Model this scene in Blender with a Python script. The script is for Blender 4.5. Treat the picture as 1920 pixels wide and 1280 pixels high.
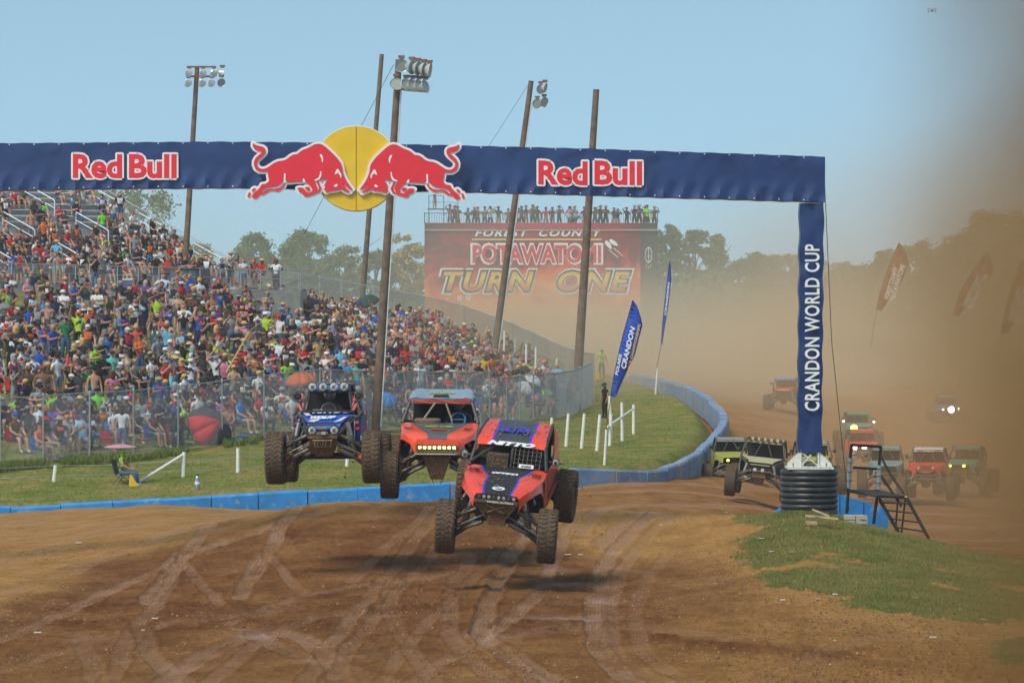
import bpy, bmesh, math, random
import numpy as np
from mathutils import Vector, Matrix, Euler

random.seed(7); rng = np.random.default_rng(7)
for o in list(bpy.data.objects): bpy.data.objects.remove(o)
S = bpy.context.scene; C = S.collection
F = 8000.0; HZ = 580.0; CZ = 5.5            # focal length in photo pixels, horizon row, camera height

# ------------------------------------------------------------------ camera
cam = bpy.data.cameras.new('camera'); cam.lens = 150.0; cam.sensor_width = 36.0
cam.clip_start = 1.0; cam.clip_end = 9000.0
camo = bpy.data.objects.new('camera', cam); C.objects.link(camo)
camo.location = (0, 0, CZ); camo.rotation_euler = (math.radians(90) - math.atan(60 / F), 0, 0)
S.camera = camo

# ------------------------------------------------------------------ light
SUN_EL, SUN_AZ = math.radians(52), math.radians(-142)      # azimuth from +Y clockwise: behind the camera, to its left
world = bpy.data.worlds.new('World'); S.world = world; world.use_nodes = True
wn = world.node_tree.nodes; wl = world.node_tree.links; wn.clear()
wo = wn.new('ShaderNodeOutputWorld'); bg = wn.new('ShaderNodeBackground'); bg.inputs[1].default_value = 0.14
sky = wn.new('ShaderNodeTexSky'); sky.sky_type = 'NISHITA'; sky.sun_disc = False
sky.sun_elevation = SUN_EL; sky.sun_rotation = SUN_AZ
sky.air_density = 1.0; sky.dust_density = 0.8; sky.ozone_density = 1.6; sky.altitude = 300
SKY_TINT = (1.04, 1.12, 0.92, 1)
# the band near the horizon is drawn out so that the low sky in view is the pale blue of the photograph
tcw = wn.new('ShaderNodeTexCoord'); vm = wn.new('ShaderNodeMapping'); vm.inputs['Location'].default_value = (0, 0, 0.22); vm.inputs['Scale'].default_value = (1, 1, 1.15)
vn = wn.new('ShaderNodeVectorMath'); vn.operation = 'NORMALIZE'; wl.new(tcw.outputs['Generated'], vm.inputs[0]); wl.new(vm.outputs[0], vn.inputs[0]); wl.new(vn.outputs[0], sky.inputs[0])
tint = wn.new('ShaderNodeMix'); tint.data_type = 'RGBA'; tint.blend_type = 'MULTIPLY'; tint.inputs[0].default_value = 1.0
tint.inputs[7].default_value = SKY_TINT
wl.new(sky.outputs[0], tint.inputs[6]); wl.new(tint.outputs[2], bg.inputs[0]); wl.new(bg.outputs[0], wo.inputs[0])
sun = bpy.data.lights.new('sun', 'SUN'); sun.energy = 2.1; sun.angle = math.radians(18); sun.color = (1.0, 0.90, 0.76)
suno = bpy.data.objects.new('sun', sun); C.objects.link(suno)
sd = Vector((math.sin(SUN_AZ) * math.cos(SUN_EL), math.cos(SUN_AZ) * math.cos(SUN_EL), math.sin(SUN_EL)))
suno.rotation_euler = sd.to_track_quat('Z', 'Y').to_euler(); suno.location = (0, 0, 60)
S.view_settings.view_transform = 'Standard'; S.view_settings.look = 'None'
S.view_settings.exposure = 0.5; S.view_settings.gamma = 1.0; S.view_settings.use_curve_mapping = False
S.cycles.use_denoising = True; S.cycles.max_bounces = 5; S.cycles.diffuse_bounces = 2
S.cycles.glossy_bounces = 2; S.cycles.transmission_bounces = 3; S.cycles.transparent_max_bounces = 10
S.cycles.volume_bounces = 2; S.cycles.volume_max_steps = 48; S.cycles.volume_step_rate = 1.0
S.cycles.use_adaptive_sampling = True; S.cycles.adaptive_threshold = 0.02

# ------------------------------------------------------------------ helpers
def P(px, py, Y):
    """world point seen at photo pixel (px, py) at distance Y"""
    return Vector(((px - 960) * Y / F, Y, CZ + (HZ - py) * Y / F))
def lin(r, g, b):
    f = lambda c: (c / 255 / 12.92) if c <= 10 else ((c / 255 + 0.055) / 1.055) ** 2.4
    return (f(r), f(g), f(b))
_mats = {}
def mat(name, col, rough=0.6, metal=0.0, var=0.12, scale=6.0, bump=0.0, dirt=0.0, dirtcol=(0.16, 0.09, 0.045), emit=0.0, spec=0.5, coat=0.0):
    if name in _mats: return _mats[name]
    m = bpy.data.materials.new(name); m.use_nodes = True; nt = m.node_tree; n = nt.nodes; l = nt.links
    b = n['Principled BSDF']; b.inputs['Roughness'].default_value = rough; b.inputs['Metallic'].default_value = metal
    b.inputs['Specular IOR Level'].default_value = spec; b.inputs['Coat Weight'].default_value = coat
    tc = n.new('ShaderNodeTexCoord')
    ns = n.new('ShaderNodeTexNoise'); ns.inputs['Scale'].default_value = scale; ns.inputs['Detail'].default_value = 5
    l.new(tc.outputs['Object'], ns.inputs['Vector'])
    mr = n.new('ShaderNodeMapRange'); mr.inputs[1].default_value = 0.3; mr.inputs[2].default_value = 0.7
    mr.inputs[3].default_value = 1 - var; mr.inputs[4].default_value = 1 + var; l.new(ns.outputs[0], mr.inputs[0])
    mx = n.new('ShaderNodeVectorMath'); mx.operation = 'SCALE'; mx.inputs[0].default_value = col[:3]; l.new(mr.outputs[0], mx.inputs['Scale'])
    last = mx.outputs[0]
    if dirt > 0:
        n2 = n.new('ShaderNodeTexNoise'); n2.inputs['Scale'].default_value = scale * 1.7; n2.inputs['Detail'].default_value = 8
        n2.inputs['Roughness'].default_value = 0.7; l.new(tc.outputs['Object'], n2.inputs['Vector'])
        r2 = n.new('ShaderNodeMapRange'); c0 = 0.72 - 0.42 * dirt
        r2.inputs[1].default_value = c0; r2.inputs[2].default_value = c0 + 0.16; l.new(n2.outputs[0], r2.inputs[0])
        mm = n.new('ShaderNodeMix'); mm.data_type = 'RGBA'; l.new(r2.outputs[0], mm.inputs[0]); l.new(last, mm.inputs[6])
        mm.inputs[7].default_value = (*dirtcol, 1); last = mm.outputs[2]
        ra = n.new('ShaderNodeMapRange'); ra.inputs[3].default_value = rough; ra.inputs[4].default_value = 0.85
        l.new(r2.outputs[0], ra.inputs[0]); l.new(ra.outputs[0], b.inputs['Roughness'])
    l.new(last, b.inputs['Base Color'])
    if bump > 0:
        bp = n.new('ShaderNodeBump'); bp.inputs['Strength'].default_value = min(1, bump); bp.inputs['Distance'].default_value = 0.03
        l.new(ns.outputs[0], bp.inputs['Height']); l.new(bp.outputs[0], b.inputs['Normal'])
    if emit > 0:
        b.inputs['Emission Color'].default_value = (*col[:3], 1); b.inputs['Emission Strength'].default_value = emit
    _mats[name] = m
    return m
def tag(o, label=None, cat=None, group=None, kind=None):
    if label: o['label'] = label
    if cat: o['category'] = cat
    if group: o['group'] = group
    if kind: o['kind'] = kind
    return o
def empty(name, loc=(0, 0, 0), rot=(0, 0, 0), parent=None):
    o = bpy.data.objects.new(name, None); C.objects.link(o); o.location = loc; o.rotation_euler = rot
    o.empty_display_size = 0.1
    if parent: o.parent = parent
    return o
def mesh(name, verts, faces, mats=None, parent=None, fm=None, smooth=False, loc=None):
    me = bpy.data.meshes.new(name); me.from_pydata([tuple(v) for v in verts], [], faces)
    if mats is not None:
        for m in (mats if isinstance(mats, (list, tuple)) else [mats]): me.materials.append(m)
    if fm is not None: me.polygons.foreach_set('material_index', fm)
    if smooth: me.polygons.foreach_set('use_smooth', [True] * len(me.polygons))
    me.update()
    o = bpy.data.objects.new(name, me); C.objects.link(o)
    if parent: o.parent = parent
    if loc is not None: o.location = loc
    return o
class MB:
    """collects shapes, builds them as one mesh object"""
    def __init__(s): s.v = []; s.f = []; s.m = []; s.cur = 0
    def add(s, vs, fs):
        k = len(s.v); s.v += [tuple(x) for x in vs]; s.f += [tuple(i + k for i in f) for f in fs]; s.m += [s.cur] * len(fs); return s
    def box(s, c, d, M=None, taper=None):
        hx, hy, hz = d[0] / 2, d[1] / 2, d[2] / 2; t = taper or 1.0
        vs = [Vector((x * hx * (t if z > 0 else 1), y * hy * (t if z > 0 else 1), z * hz)) for z in (-1, 1) for y in (-1, 1) for x in (-1, 1)]
        if M is not None: vs = [M @ v for v in vs]
        vs = [v + Vector(c) for v in vs]
        return s.add(vs, [(0, 2, 3, 1), (4, 5, 7, 6), (0, 1, 5, 4), (2, 6, 7, 3), (0, 4, 6, 2), (1, 3, 7, 5)])
    def tube(s, pts, r, n=6, cap=True):
        pts = [Vector(p) for p in pts]; rs = r if isinstance(r, (list, tuple)) else [r] * len(pts); rings = []
        up = None
        for i, p in enumerate(pts):
            d = (pts[min(i + 1, len(pts) - 1)] - pts[max(i - 1, 0)])
            if d.length < 1e-9: d = Vector((0, 0, 1))
            d.normalize()
            if up is None: up = Vector((0, 0, 1)) if abs(d.z) < 0.9 else Vector((0, 1, 0))
            a = d.cross(up)
            if a.length < 1e-4: a = d.cross(Vector((1, 0, 0.3)))
            a.normalize(); b = a.cross(d).normalized(); up = b
            rings.append([p + (a * math.cos(t) + b * math.sin(t)) * rs[i] for t in [2 * math.pi * k / n for k in range(n)]])
        vs = [v for ring in rings for v in ring]; fs = []
        for i in range(len(pts) - 1):
            for k in range(n):
                k2 = (k + 1) % n; fs.append((i * n + k, i * n + k2, (i + 1) * n + k2, (i + 1) * n + k))
        if cap: fs += [tuple(range(n))[::-1], tuple((len(pts) - 1) * n + k for k in range(n))]
        return s.add(vs, fs)
    def lathe(s, prof, n=24, M=None, cap=True):
        vs = []; fs = []
        for r, z in prof: vs += [Vector((r * math.cos(2 * math.pi * k / n), r * math.sin(2 * math.pi * k / n), z)) for k in range(n)]
        if M is not None: vs = [M @ v for v in vs]
        for i in range(len(prof) - 1):
            for k in range(n):
                k2 = (k + 1) % n; fs.append((i * n + k, i * n + k2, (i + 1) * n + k2, (i + 1) * n + k))
        if cap: fs += [tuple(range(n))[::-1], tuple((len(prof) - 1) * n + k for k in range(n))]
        return s.add(vs, fs)
    def ball(s, c, r, n=8, sc=(1, 1, 1)):
        prof = [(max(0.02, math.sin(math.pi * i / (n // 2 + 1))) , -math.cos(math.pi * i / (n // 2 + 1))) for i in range(n // 2 + 2)]
        M = Matrix.Translation(Vector(c)) @ Matrix.Diagonal((r * sc[0], r * sc[1], r * sc[2], 1))
        return s.lathe(prof, n, M)
    def prism(s, poly, y0, y1):
        """poly in (x, z), extruded along y"""
        n = len(poly); vs = [(x, y0, z) for x, z in poly] + [(x, y1, z) for x, z in poly]
        fs = [tuple(range(n)), tuple(range(2 * n - 1, n - 1, -1))] + [(i, i + n, (i + 1) % n + n, (i + 1) % n) for i in range(n)]
        return s.add(vs, fs)
    def slab(s, quad, t):
        """thick panel from a closed loop of 3D points, thickness t along its normal"""
        q = [Vector(p) for p in quad]; nrm = Vector((0, 0, 0))
        for i in range(len(q)): nrm += q[i].cross(q[(i + 1) % len(q)])
        nrm.normalize(); n = len(q); vs = q + [p - nrm * t for p in q]
        fs = [tuple(range(n)), tuple(range(2 * n - 1, n - 1, -1))] + [(i, i + n, (i + 1) % n + n, (i + 1) % n) for i in range(n)]
        return s.add(vs, fs)
    def grid(s, rows, t=0.0):
        """rows of equal-length 3D points -> sheet, given thickness t downwards along local normal when t>0"""
        R, K = len(rows), len(rows[0]); vs = [Vector(p) for r in rows for p in r]
        fs = [(i * K + k, i * K + k + 1, (i + 1) * K + k + 1, (i + 1) * K + k) for i in range(R - 1) for k in range(K - 1)]
        if t:
            nr = [Vector((0, 0, 0)) for _ in vs]
            for f in fs:
                nn = (vs[f[2]] - vs[f[0]]).cross(vs[f[3]] - vs[f[1]])
                if nn.length > 1e-12: nn.normalize()
                for i in f: nr[i] += nn
            k0 = len(vs); vs = vs + [v - (m.normalized() if m.length > 0 else m) * t for v, m in zip(vs, nr)]
            fs = fs + [tuple(i + k0 for i in reversed(f)) for f in fs]
            edge = [i for i in range(K)] + [i * K + K - 1 for i in range(1, R)] + [(R - 1) * K + k for k in range(K - 2, -1, -1)] + [i * K for i in range(R - 2, 0, -1)]
            fs += [(edge[i], edge[i] + k0, edge[(i + 1) % len(edge)] + k0, edge[(i + 1) % len(edge)]) for i in range(len(edge))]
        return s.add(vs, fs)
    def build(s, name, mats=None, parent=None, smooth=False, loc=None):
        return mesh(name, s.v, s.f, mats, parent, s.m, smooth, loc)
def track(o, a=0.6):
    """smooth shading with hard edges kept"""
    try: o.data.shade_smooth(); o.data.set_sharp_from_angle(angle=a)
    except Exception: pass
    return o
def copy_tree(o, parent=None):
    c = o.copy(); C.objects.link(c); c.parent = parent
    for ch in o.children: copy_tree(ch, c)
    return c
def face_mat(x, nrm, up):
    """matrix whose local x runs along x, local y up, z out of the surface"""
    return
def text(name, body, origin, xdir, ydir, w, h, m, parent, bold=0.0, shear=0.0, depth=0.004, space=1.0, lift=0.004):
    """lettering fitted in the w x h box starting at origin (lower left), lying in the xdir/ydir plane"""
    cu = bpy.data.curves.new(name, 'FONT'); cu.body = body; cu.size = 1; cu.offset = bold; cu.shear = shear
    cu.space_character = space; cu.extrude = 0.5; cu.resolution_u = 3; cu.fill_mode = 'BOTH'
    t = bpy.data.objects.new(name, cu); C.objects.link(t)
    dg = bpy.context.evaluated_depsgraph_get(); dg.update()
    me = bpy.data.meshes.new_from_object(t.evaluated_get(dg)); bpy.data.objects.remove(t); bpy.data.curves.remove(cu)
    n = len(me.vertices); co = np.empty(n * 3, np.float32); me.vertices.foreach_get('co', co); co = co.reshape(-1, 3)
    mn, mxx = co.min(0), co.max(0); co[:, 0] = (co[:, 0] - mn[0]) / max(1e-6, mxx[0] - mn[0]) * w; co[:, 1] = (co[:, 1] - mn[1]) / max(1e-6, mxx[1] - mn[1]) * h
    co[:, 2] = np.where(co[:, 2] > 0, lift + depth, lift - 0.002)
    X = np.array(Vector(xdir).normalized()); Yv = np.array(Vector(ydir).normalized()); Z = np.cross(X, Yv)
    out = np.array(origin)[None] + co[:, :1] * X + co[:, 1:2] * Yv + co[:, 2:] * Z
    me.vertices.foreach_set('co', out.astype(np.float32).ravel()); me.materials.clear(); me.materials.append(m); me.update()
    me.name = name
    o = bpy.data.objects.new(name, me); C.objects.link(o)
    if parent: o.parent = parent
    return o

# numpy value noise
def vnoise(x, y, seed=0):
    xi = np.floor(x).astype(np.int64); yi = np.floor(y).astype(np.int64); fx = x - xi; fy = y - yi
    fx = fx * fx * (3 - 2 * fx); fy = fy * fy * (3 - 2 * fy)
    def h(a, b):
        n = (a * 374761393 + b * 668265263 + seed * 974711) & 0x7fffffff
        n = ((n ^ (n >> 13)) * 1274126177) & 0x7fffffff
        n = n ^ (n >> 16)
        return (n & 0xffff) / 65535.0
    return (h(xi, yi) * (1 - fx) + h(xi + 1, yi) * fx) * (1 - fy) + (h(xi, yi + 1) * (1 - fx) + h(xi + 1, yi + 1) * fx) * fy
def fbm(x, y, o=4, seed=0):
    s = 0; a = 0.5; t = 0
    for i in range(o): s = s + a * vnoise(x * 2 ** i, y * 2 ** i, seed + i * 17); t += a; a *= 0.55
    return s / t
def sst(a, b, x):
    t = np.clip((x - a) / (b - a), 0, 1); return t * t * (3 - 2 * t)
# ------------------------------------------------------------------ the lie of the land
OUT = {
 -600: [(8,None),(62,1280),(75,1180),(90,1092),(105,1040),(130,998),(150,978),(170,975),(230,900),(300,800),(400,700),(600,620)],
 0:    [(8,None),(62,1280),(75,1175),(90,1085),(105,1030),(130,985),(148,963),(170,960),(230,880),(300,780),(400,690),(600,620)],
 300:  [(8,None),(62,1280),(75,1170),(90,1075),(100,1020),(110,985),(125,957),(140,948),(152,944),(170,942),(230,870),(300,770),(400,680),(600,615)],
 600:  [(8,None),(62,1280),(75,1165),(85,1095),(91,1045),(96,1000),(100,966),(104,937),(108,946),(116,980),(130,990),(154,962),(180,930),(230,850),(300,750),(400,670),(600,612)],
 900:  [(8,None),(62,1280),(75,1160),(85,1090),(92,1040),(98,985),(103,938),(108,948),(116,990),(130,1000),(156,962),(180,925),(230,830),(300,720),(400,655),(600,608)],
 1100: [(8,None),(62,1280),(75,1165),(85,1095),(92,1048),(98,998),(103,955),(108,962),(116,1000),(128,985),(142,938),(158,908),(180,875),(230,785),(262,715),(300,672),(350,642),(450,606),(600,592)],
 1300: [(8,None),(62,1280),(75,1158),(85,1088),(92,1036),(97,992),(101,957),(107,966),(116,1000),(128,990),(142,948),(160,908),(172,886),(188,858),(205,830),(230,775),(255,738),(300,685),(350,650),(450,609),(600,592)],
 1400: [(8,None),(62,1280),(75,1150),(85,1070),(92,1010),(97,970),(100,960),(106,985),(116,1010),(130,990),(145,956),(162,926),(180,884),(205,836),(250,758),(300,702),(350,662),(450,613),(600,592)],
 1480: [(8,None),(62,1280),(75,1145),(85,1055),(91,985),(95,957),(98,958),(105,1010),(130,1010),(150,965),(162,942),(180,910),(205,868),(250,775),(300,712),(350,668),(450,616),(600,592)],
 1560: [(8,None),(62,1282),(75,1142),(85,1055),(91,995),(95,968),(98,968),(105,1015),(130,1034),(150,986),(178,934),(216,862),(250,792),(300,722),(350,675),(450,620),(600,593)],
 1700: [(8,None),(62,1290),(75,1150),(85,1068),(92,1014),(95,1004),(98,1010),(105,1052),(130,1046),(150,992),(178,934),(216,875),(258,795),(300,735),(350,686),(450,626),(600,594)],
 1920: [(8,None),(62,1300),(75,1175),(85,1105),(92,1064),(95,1054),(100,1064),(110,1075),(130,1052),(150,1002),(178,942),(216,885),(258,802),(300,742),(350,692),(450,630),(600,594)],
 2500: [(8,None),(62,1300),(75,1180),(85,1110),(92,1080),(100,1080),(130,1060),(150,1006),(178,945),(216,888),(258,806),(300,746),(350,695),(450,630),(600,594)],
}
INN = {
 -600: [(100,1030),(148,966),(160,915),(167,876),(185,770),(200,690),(228,560),(240,545),(300,555),(400,590),(600,590)],
 0:    [(100,1020),(150,952),(158,912),(166,866),(185,765),(200,690),(228,560),(240,548),(300,560),(400,590),(600,590)],
 300:  [(100,1010),(152,936),(160,895),(171,852),(190,760),(205,690),(230,566),(242,556),(300,565),(400,590),(600,590)],
 500:  [(100,1000),(153,924),(162,880),(178,822),(195,745),(215,670),(240,610),(268,575),(300,572),(400,590),(600,590)],
 700:  [(100,990),(155,912),(166,868),(190,806),(205,755),(225,700),(255,652),(292,608),(320,600),(400,590),(600,590)],
 900:  [(100,980),(157,902),(175,860),(206,800),(225,750),(250,700),(278,648),(300,630),(400,600),(600,590)],
 1060: [(100,970),(158,882),(178,842),(205,800),(225,780),(240,750),(255,715),(275,680),(300,655),(400,605),(600,590)],
 1150: [(100,970),(160,882),(180,842),(205,802),(219,782),(240,742),(255,714),(262,702),(300,670),(400,612),(600,592)],
 1300: [(100,980),(168,858),(190,822),(205,790),(225,750),(240,728),(262,704),(300,680),(400,620),(600,592)],
 1400: [(100,980),(168,858),(190,822),(205,792),(225,752),(240,730),(262,706),(300,680),(400,620),(600,592)],
 2500: [(100,980),(168,858),(190,822),(205,792),(225,752),(240,730),(262,706),(300,680),(400,620),(600,592)],
}
_PX = np.arange(-1200, 3201, 20.0)
_YY = np.concatenate([np.arange(8, 120, 0.5), np.arange(120, 320, 1.0), np.arange(320, 620, 4.0)])
def _table(D):
    cols = sorted(D); rows = []
    for c in cols:
        ys = []; zs = []
        for Y, py in D[c]:
            ys.append(Y); zs.append(CZ + (HZ - py) * Y / F if py is not None else None)
        if zs[0] is None: zs[0] = zs[1]
        rows.append(np.interp(_YY, ys, zs))
    rows = np.array(rows); T = np.empty((len(_PX), len(_YY)))
    for j in range(len(_YY)): T[:, j] = np.interp(_PX, cols, rows[:, j])
    k = np.exp(-0.5 * (np.arange(-6, 7) / 2.2) ** 2); k /= k.sum()
    Tp = np.pad(T, ((6, 6), (0, 0)), 'edge'); T = sum(k[i] * Tp[i:i + T.shape[0]] for i in range(13))
    k = np.exp(-0.5 * (np.arange(-3, 4) / 1.5) ** 2); k /= k.sum()
    Tp = np.pad(T, ((0, 0), (3, 3)), 'edge'); return sum(k[i] * Tp[:, i:i + T.shape[1]] for i in range(7))
_TO, _TI = _table(OUT), _table(INN)
def _samp(T, px, Y):
    i = np.clip((px - _PX[0]) / 20.0, 0, len(_PX) - 1.001); i0 = i.astype(int); fi = i - i0
    j = np.interp(Y, _YY, np.arange(len(_YY))); j = np.clip(j, 0, len(_YY) - 1.001); j0 = j.astype(int); fj = j - j0
    return (T[i0, j0] * (1 - fj) + T[i0, j0 + 1] * fj) * (1 - fi) + (T[i0 + 1, j0] * (1 - fj) + T[i0 + 1, j0 + 1] * fj) * fi
def catmull(pts, n):
    pts = [np.array(p, float) for p in pts]; out = []
    for i in range(len(pts) - 1):
        p0 = pts[max(i - 1, 0)]; p1 = pts[i]; p2 = pts[i + 1]; p3 = pts[min(i + 2, len(pts) - 1)]
        for k in range(n):
            t = k / n; out.append(0.5 * (2 * p1 + (p2 - p0) * t + (2 * p0 - 5 * p1 + 4 * p2 - p3) * t * t + (3 * p1 - p0 - 3 * p2 + p3) * t ** 3))
    out.append(pts[-1]); return out
WALLPTS = [(-700,147,968),(-300,148.5,958),(0,150,950),(200,151,940),(400,152.5,928),(600,154,916),(860,156,902),(1050,158.5,878),(1219,162,881),(1289,168,858),(1317,175,838),
           (1348,188,804),(1358,200,782),(1346,213,762),(1317,228,737),(1275,240,720),(1233,250,709),(1177,262,699)]
WALL = [P(a, c, b) for a, b, c in [tuple(p) for p in catmull(WALLPTS, 8)]]
_poly = [(p.x, p.y) for p in WALL] + [tuple(P(a, 600, b).xy) for a, b in [(1110,270),(1000,300),(800,335),(500,370),(0,400),(-700,430)]]
_poly = np.array(_poly)
def inside_dist(x, y):
    """(inside infield?, distance to its edge)"""
    a = _poly; b = np.roll(_poly, -1, 0); ins = np.zeros(x.shape, bool); d = np.full(x.shape, 1e9)
    for (ax, ay), (bx, by) in zip(a, b):
        c = ((ay > y) != (by > y)) & (x < (bx - ax) * (y - ay) / (by - ay + 1e-12) + ax); ins ^= c
        L = (bx - ax) ** 2 + (by - ay) ** 2 + 1e-9; t = np.clip(((x - ax) * (bx - ax) + (y - ay) * (by - ay)) / L, 0, 1)
        d = np.minimum(d, np.hypot(x - ax - t * (bx - ax), y - ay - t * (by - ay)))
    return ins, d
def ground_z(px, Y):
    px = np.asarray(px, float); Y = np.asarray(Y, float)
    zo = _samp(_TO, px, Y); zi = _samp(_TI, px, Y); x = (px - 960) / F * Y
    ins, d = inside_dist(x, Y); w = np.where(ins, sst(0.15, 1.3, d), 0.0)
    return zo * (1 - w) + zi * w, w
def gz(px, Y): return float(ground_z(np.array([float(px)]), np.array([float(Y)]))[0][0])
def G(px, Y, dz=0.0): return Vector(((px - 960) * Y / F, Y, gz(px, Y) + dz))
def gzw(x, y): return gz(960 + x * F / y, y)

# tyre tracks on the near track, as photo pixel polylines (px, py), width m, strength
TR = [([(-40,1215),(120,1150),(345,1045),(520,985),(640,950)],.38,.9), ([(270,1130),(335,1060),(380,1000),(415,955)],.42,1), ([(335,1040),(385,1105),(412,1135)],.3,.8),
 ([(445,1120),(500,1040),(530,985),(560,945)],.42,.9), ([(500,1035),(545,1090),(570,1110)],.3,.7), ([(430,1170),(600,1110),(820,1080),(900,1060)],.3,.6),
 ([(640,1290),(590,1210),(480,1190),(360,1240),(300,1290)],.45,.8), ([(262,1170),(290,1240),(360,1290)],.38,.7), ([(150,1200),(185,1290)],.4,.5),
 ([(560,1290),(650,1170),(740,1060),(800,985),(840,940)],.35,.7), ([(600,1290),(700,1160),(780,1070),(830,1010)],.3,.5), ([(910,1215),(905,1150),(940,1080),(985,1010),(1010,960)],.4,.9),
 ([(1060,1290),(960,1230),(905,1190),(925,1100),(960,1040)],.42,1), ([(1020,1290),(930,1215),(915,1195),(1000,1120),(1040,1050),(1075,970)],.38,.9), ([(1200,1290),(1140,1240),(1110,1170),(1135,1060),(1180,1000),(1235,957)],.4,.9),
 ([(1260,1290),(1170,1240),(1140,1180),(1160,1080),(1210,1010),(1270,960)],.36,.6), ([(1090,1000),(1105,970),(1135,955)],.5,.9), ([(1145,1020),(1180,985),(1230,957)],.9,.9),
 ([(820,1290),(770,1220),(730,1150),(735,1090)],.36,.5), ([(470,1190),(560,1230),(700,1270),(800,1300)],.4,.7), ([(-40,1270),(140,1215),(330,1170),(560,1140)],.32,.5),
 ([(700,1290),(800,1170),(880,1090),(935,1035)],.3,.5),([(-40,1130),(160,1060),(350,990),(480,950)],.5,.5),([(-40,1070),(200,1000),(380,955)],.5,.35), ([(200,1290),(240,1200),(300,1120),(350,1040)],.36,.6), ([(380,1290),(450,1230),(530,1180),(640,1150)],.34,.6), ([(960,1290),(900,1250),(850,1200),(845,1120),(880,1040)],.36,.6),
 ([(1330,1290),(1240,1250),(1190,1190),(1200,1110),(1250,1040)],.34,.45), ([(760,1290),(830,1240),(930,1200),(1060,1180)],.34,.5), ([(-40,1180),(100,1185),(250,1215),(330,1290)],.36,.4), ([(660,1090),(720,1030),(780,980),(800,950)],.34,.5), ([(1400,1290),(1500,1240),(1620,1200),(1760,1190)],.4,.3), ([(1010,1180),(1180,1175),(1400,1200)],.4,.35)]
def near_masks(px, py, x, y):
    h, tr, wet, ridge = (np.zeros(px.shape) for _ in range(4))
    wob = (fbm(x * .7, y * .35, 3, 5) - .5) * 22
    for pl, w, st in TR:
        pts = catmull(pl, 6)
        s0 = 0; best = np.full(px.shape, 1e9); along = np.zeros(px.shape); side = np.zeros(px.shape)
        for a, b in zip(pts[:-1], pts[1:]):
            # ground scale at that row: 1 px sideways ~ Y/8000 m
            mny, mxy = min(a[1], b[1]) - 40, max(a[1], b[1]) + 40
            dx, dy = b[0] - a[0], b[1] - a[1]; k = 3.2     # foreshortening of a pixel row against a pixel column
            L = dx * dx + (dy * k) ** 2
            t = np.clip(((px + wob - a[0]) * dx + (py - a[1]) * dy * k * k) / L, 0, 1)
            ex = px + wob - a[0] - t * dx; ey = (py - a[1] - t * dy) * k; dd = np.hypot(ex, ey)
            m = dd < best; best = np.where(m, dd, best); along = np.where(m, s0 + t * math.sqrt(L), along)
            side = np.where(m, np.sign(ex * dy * k - ey * dx) * dd, side); s0 += math.sqrt(L)
        wpx = w * .8 * F / np.clip(y, 50, 120) / 2
        core = 1 - sst(wpx * .75, wpx * 1.25, best); rim = np.exp(-((best - wpx * 1.25) / (wpx * .3)) ** 2)
        tr = np.maximum(tr, core * st * (.25 + 1.1 * fbm(x * .9, y * .5, 3, 15)) * (.45 + .75 * sst(.35, .62, fbm(x * 3, y * .8, 3, 18))) * (.80 + .28 * np.cos(side * .95)))
        ridge += core * st * (-.022 + .010 * np.cos(side * .95)) + rim * st * .02
    wet = np.zeros(px.shape)
    for cx, cy, rx, ry in [(480,1192,45,7),(465,1180,30,5),(1110,1128,70,6),(1095,1161,60,4),(1140,1066,30,6),(1150,1035,25,4),(1035,1068,35,6),(660,1228,50,7),(1070,1095,45,4),(350,1252,40,7),(570,1240,50,5),(900,1195,40,8),(1060,1160,90,5)]:
        wet = np.maximum(wet, np.exp(-(((px - cx) / rx) ** 2 + ((py - cy) / ry) ** 2)))
    wet = np.clip(wet * 1.15 * (fbm(x * 1.6, y * .5, 4, 9) - .25) * 2, 0, 1)
    return tr, wet, ridge

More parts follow.
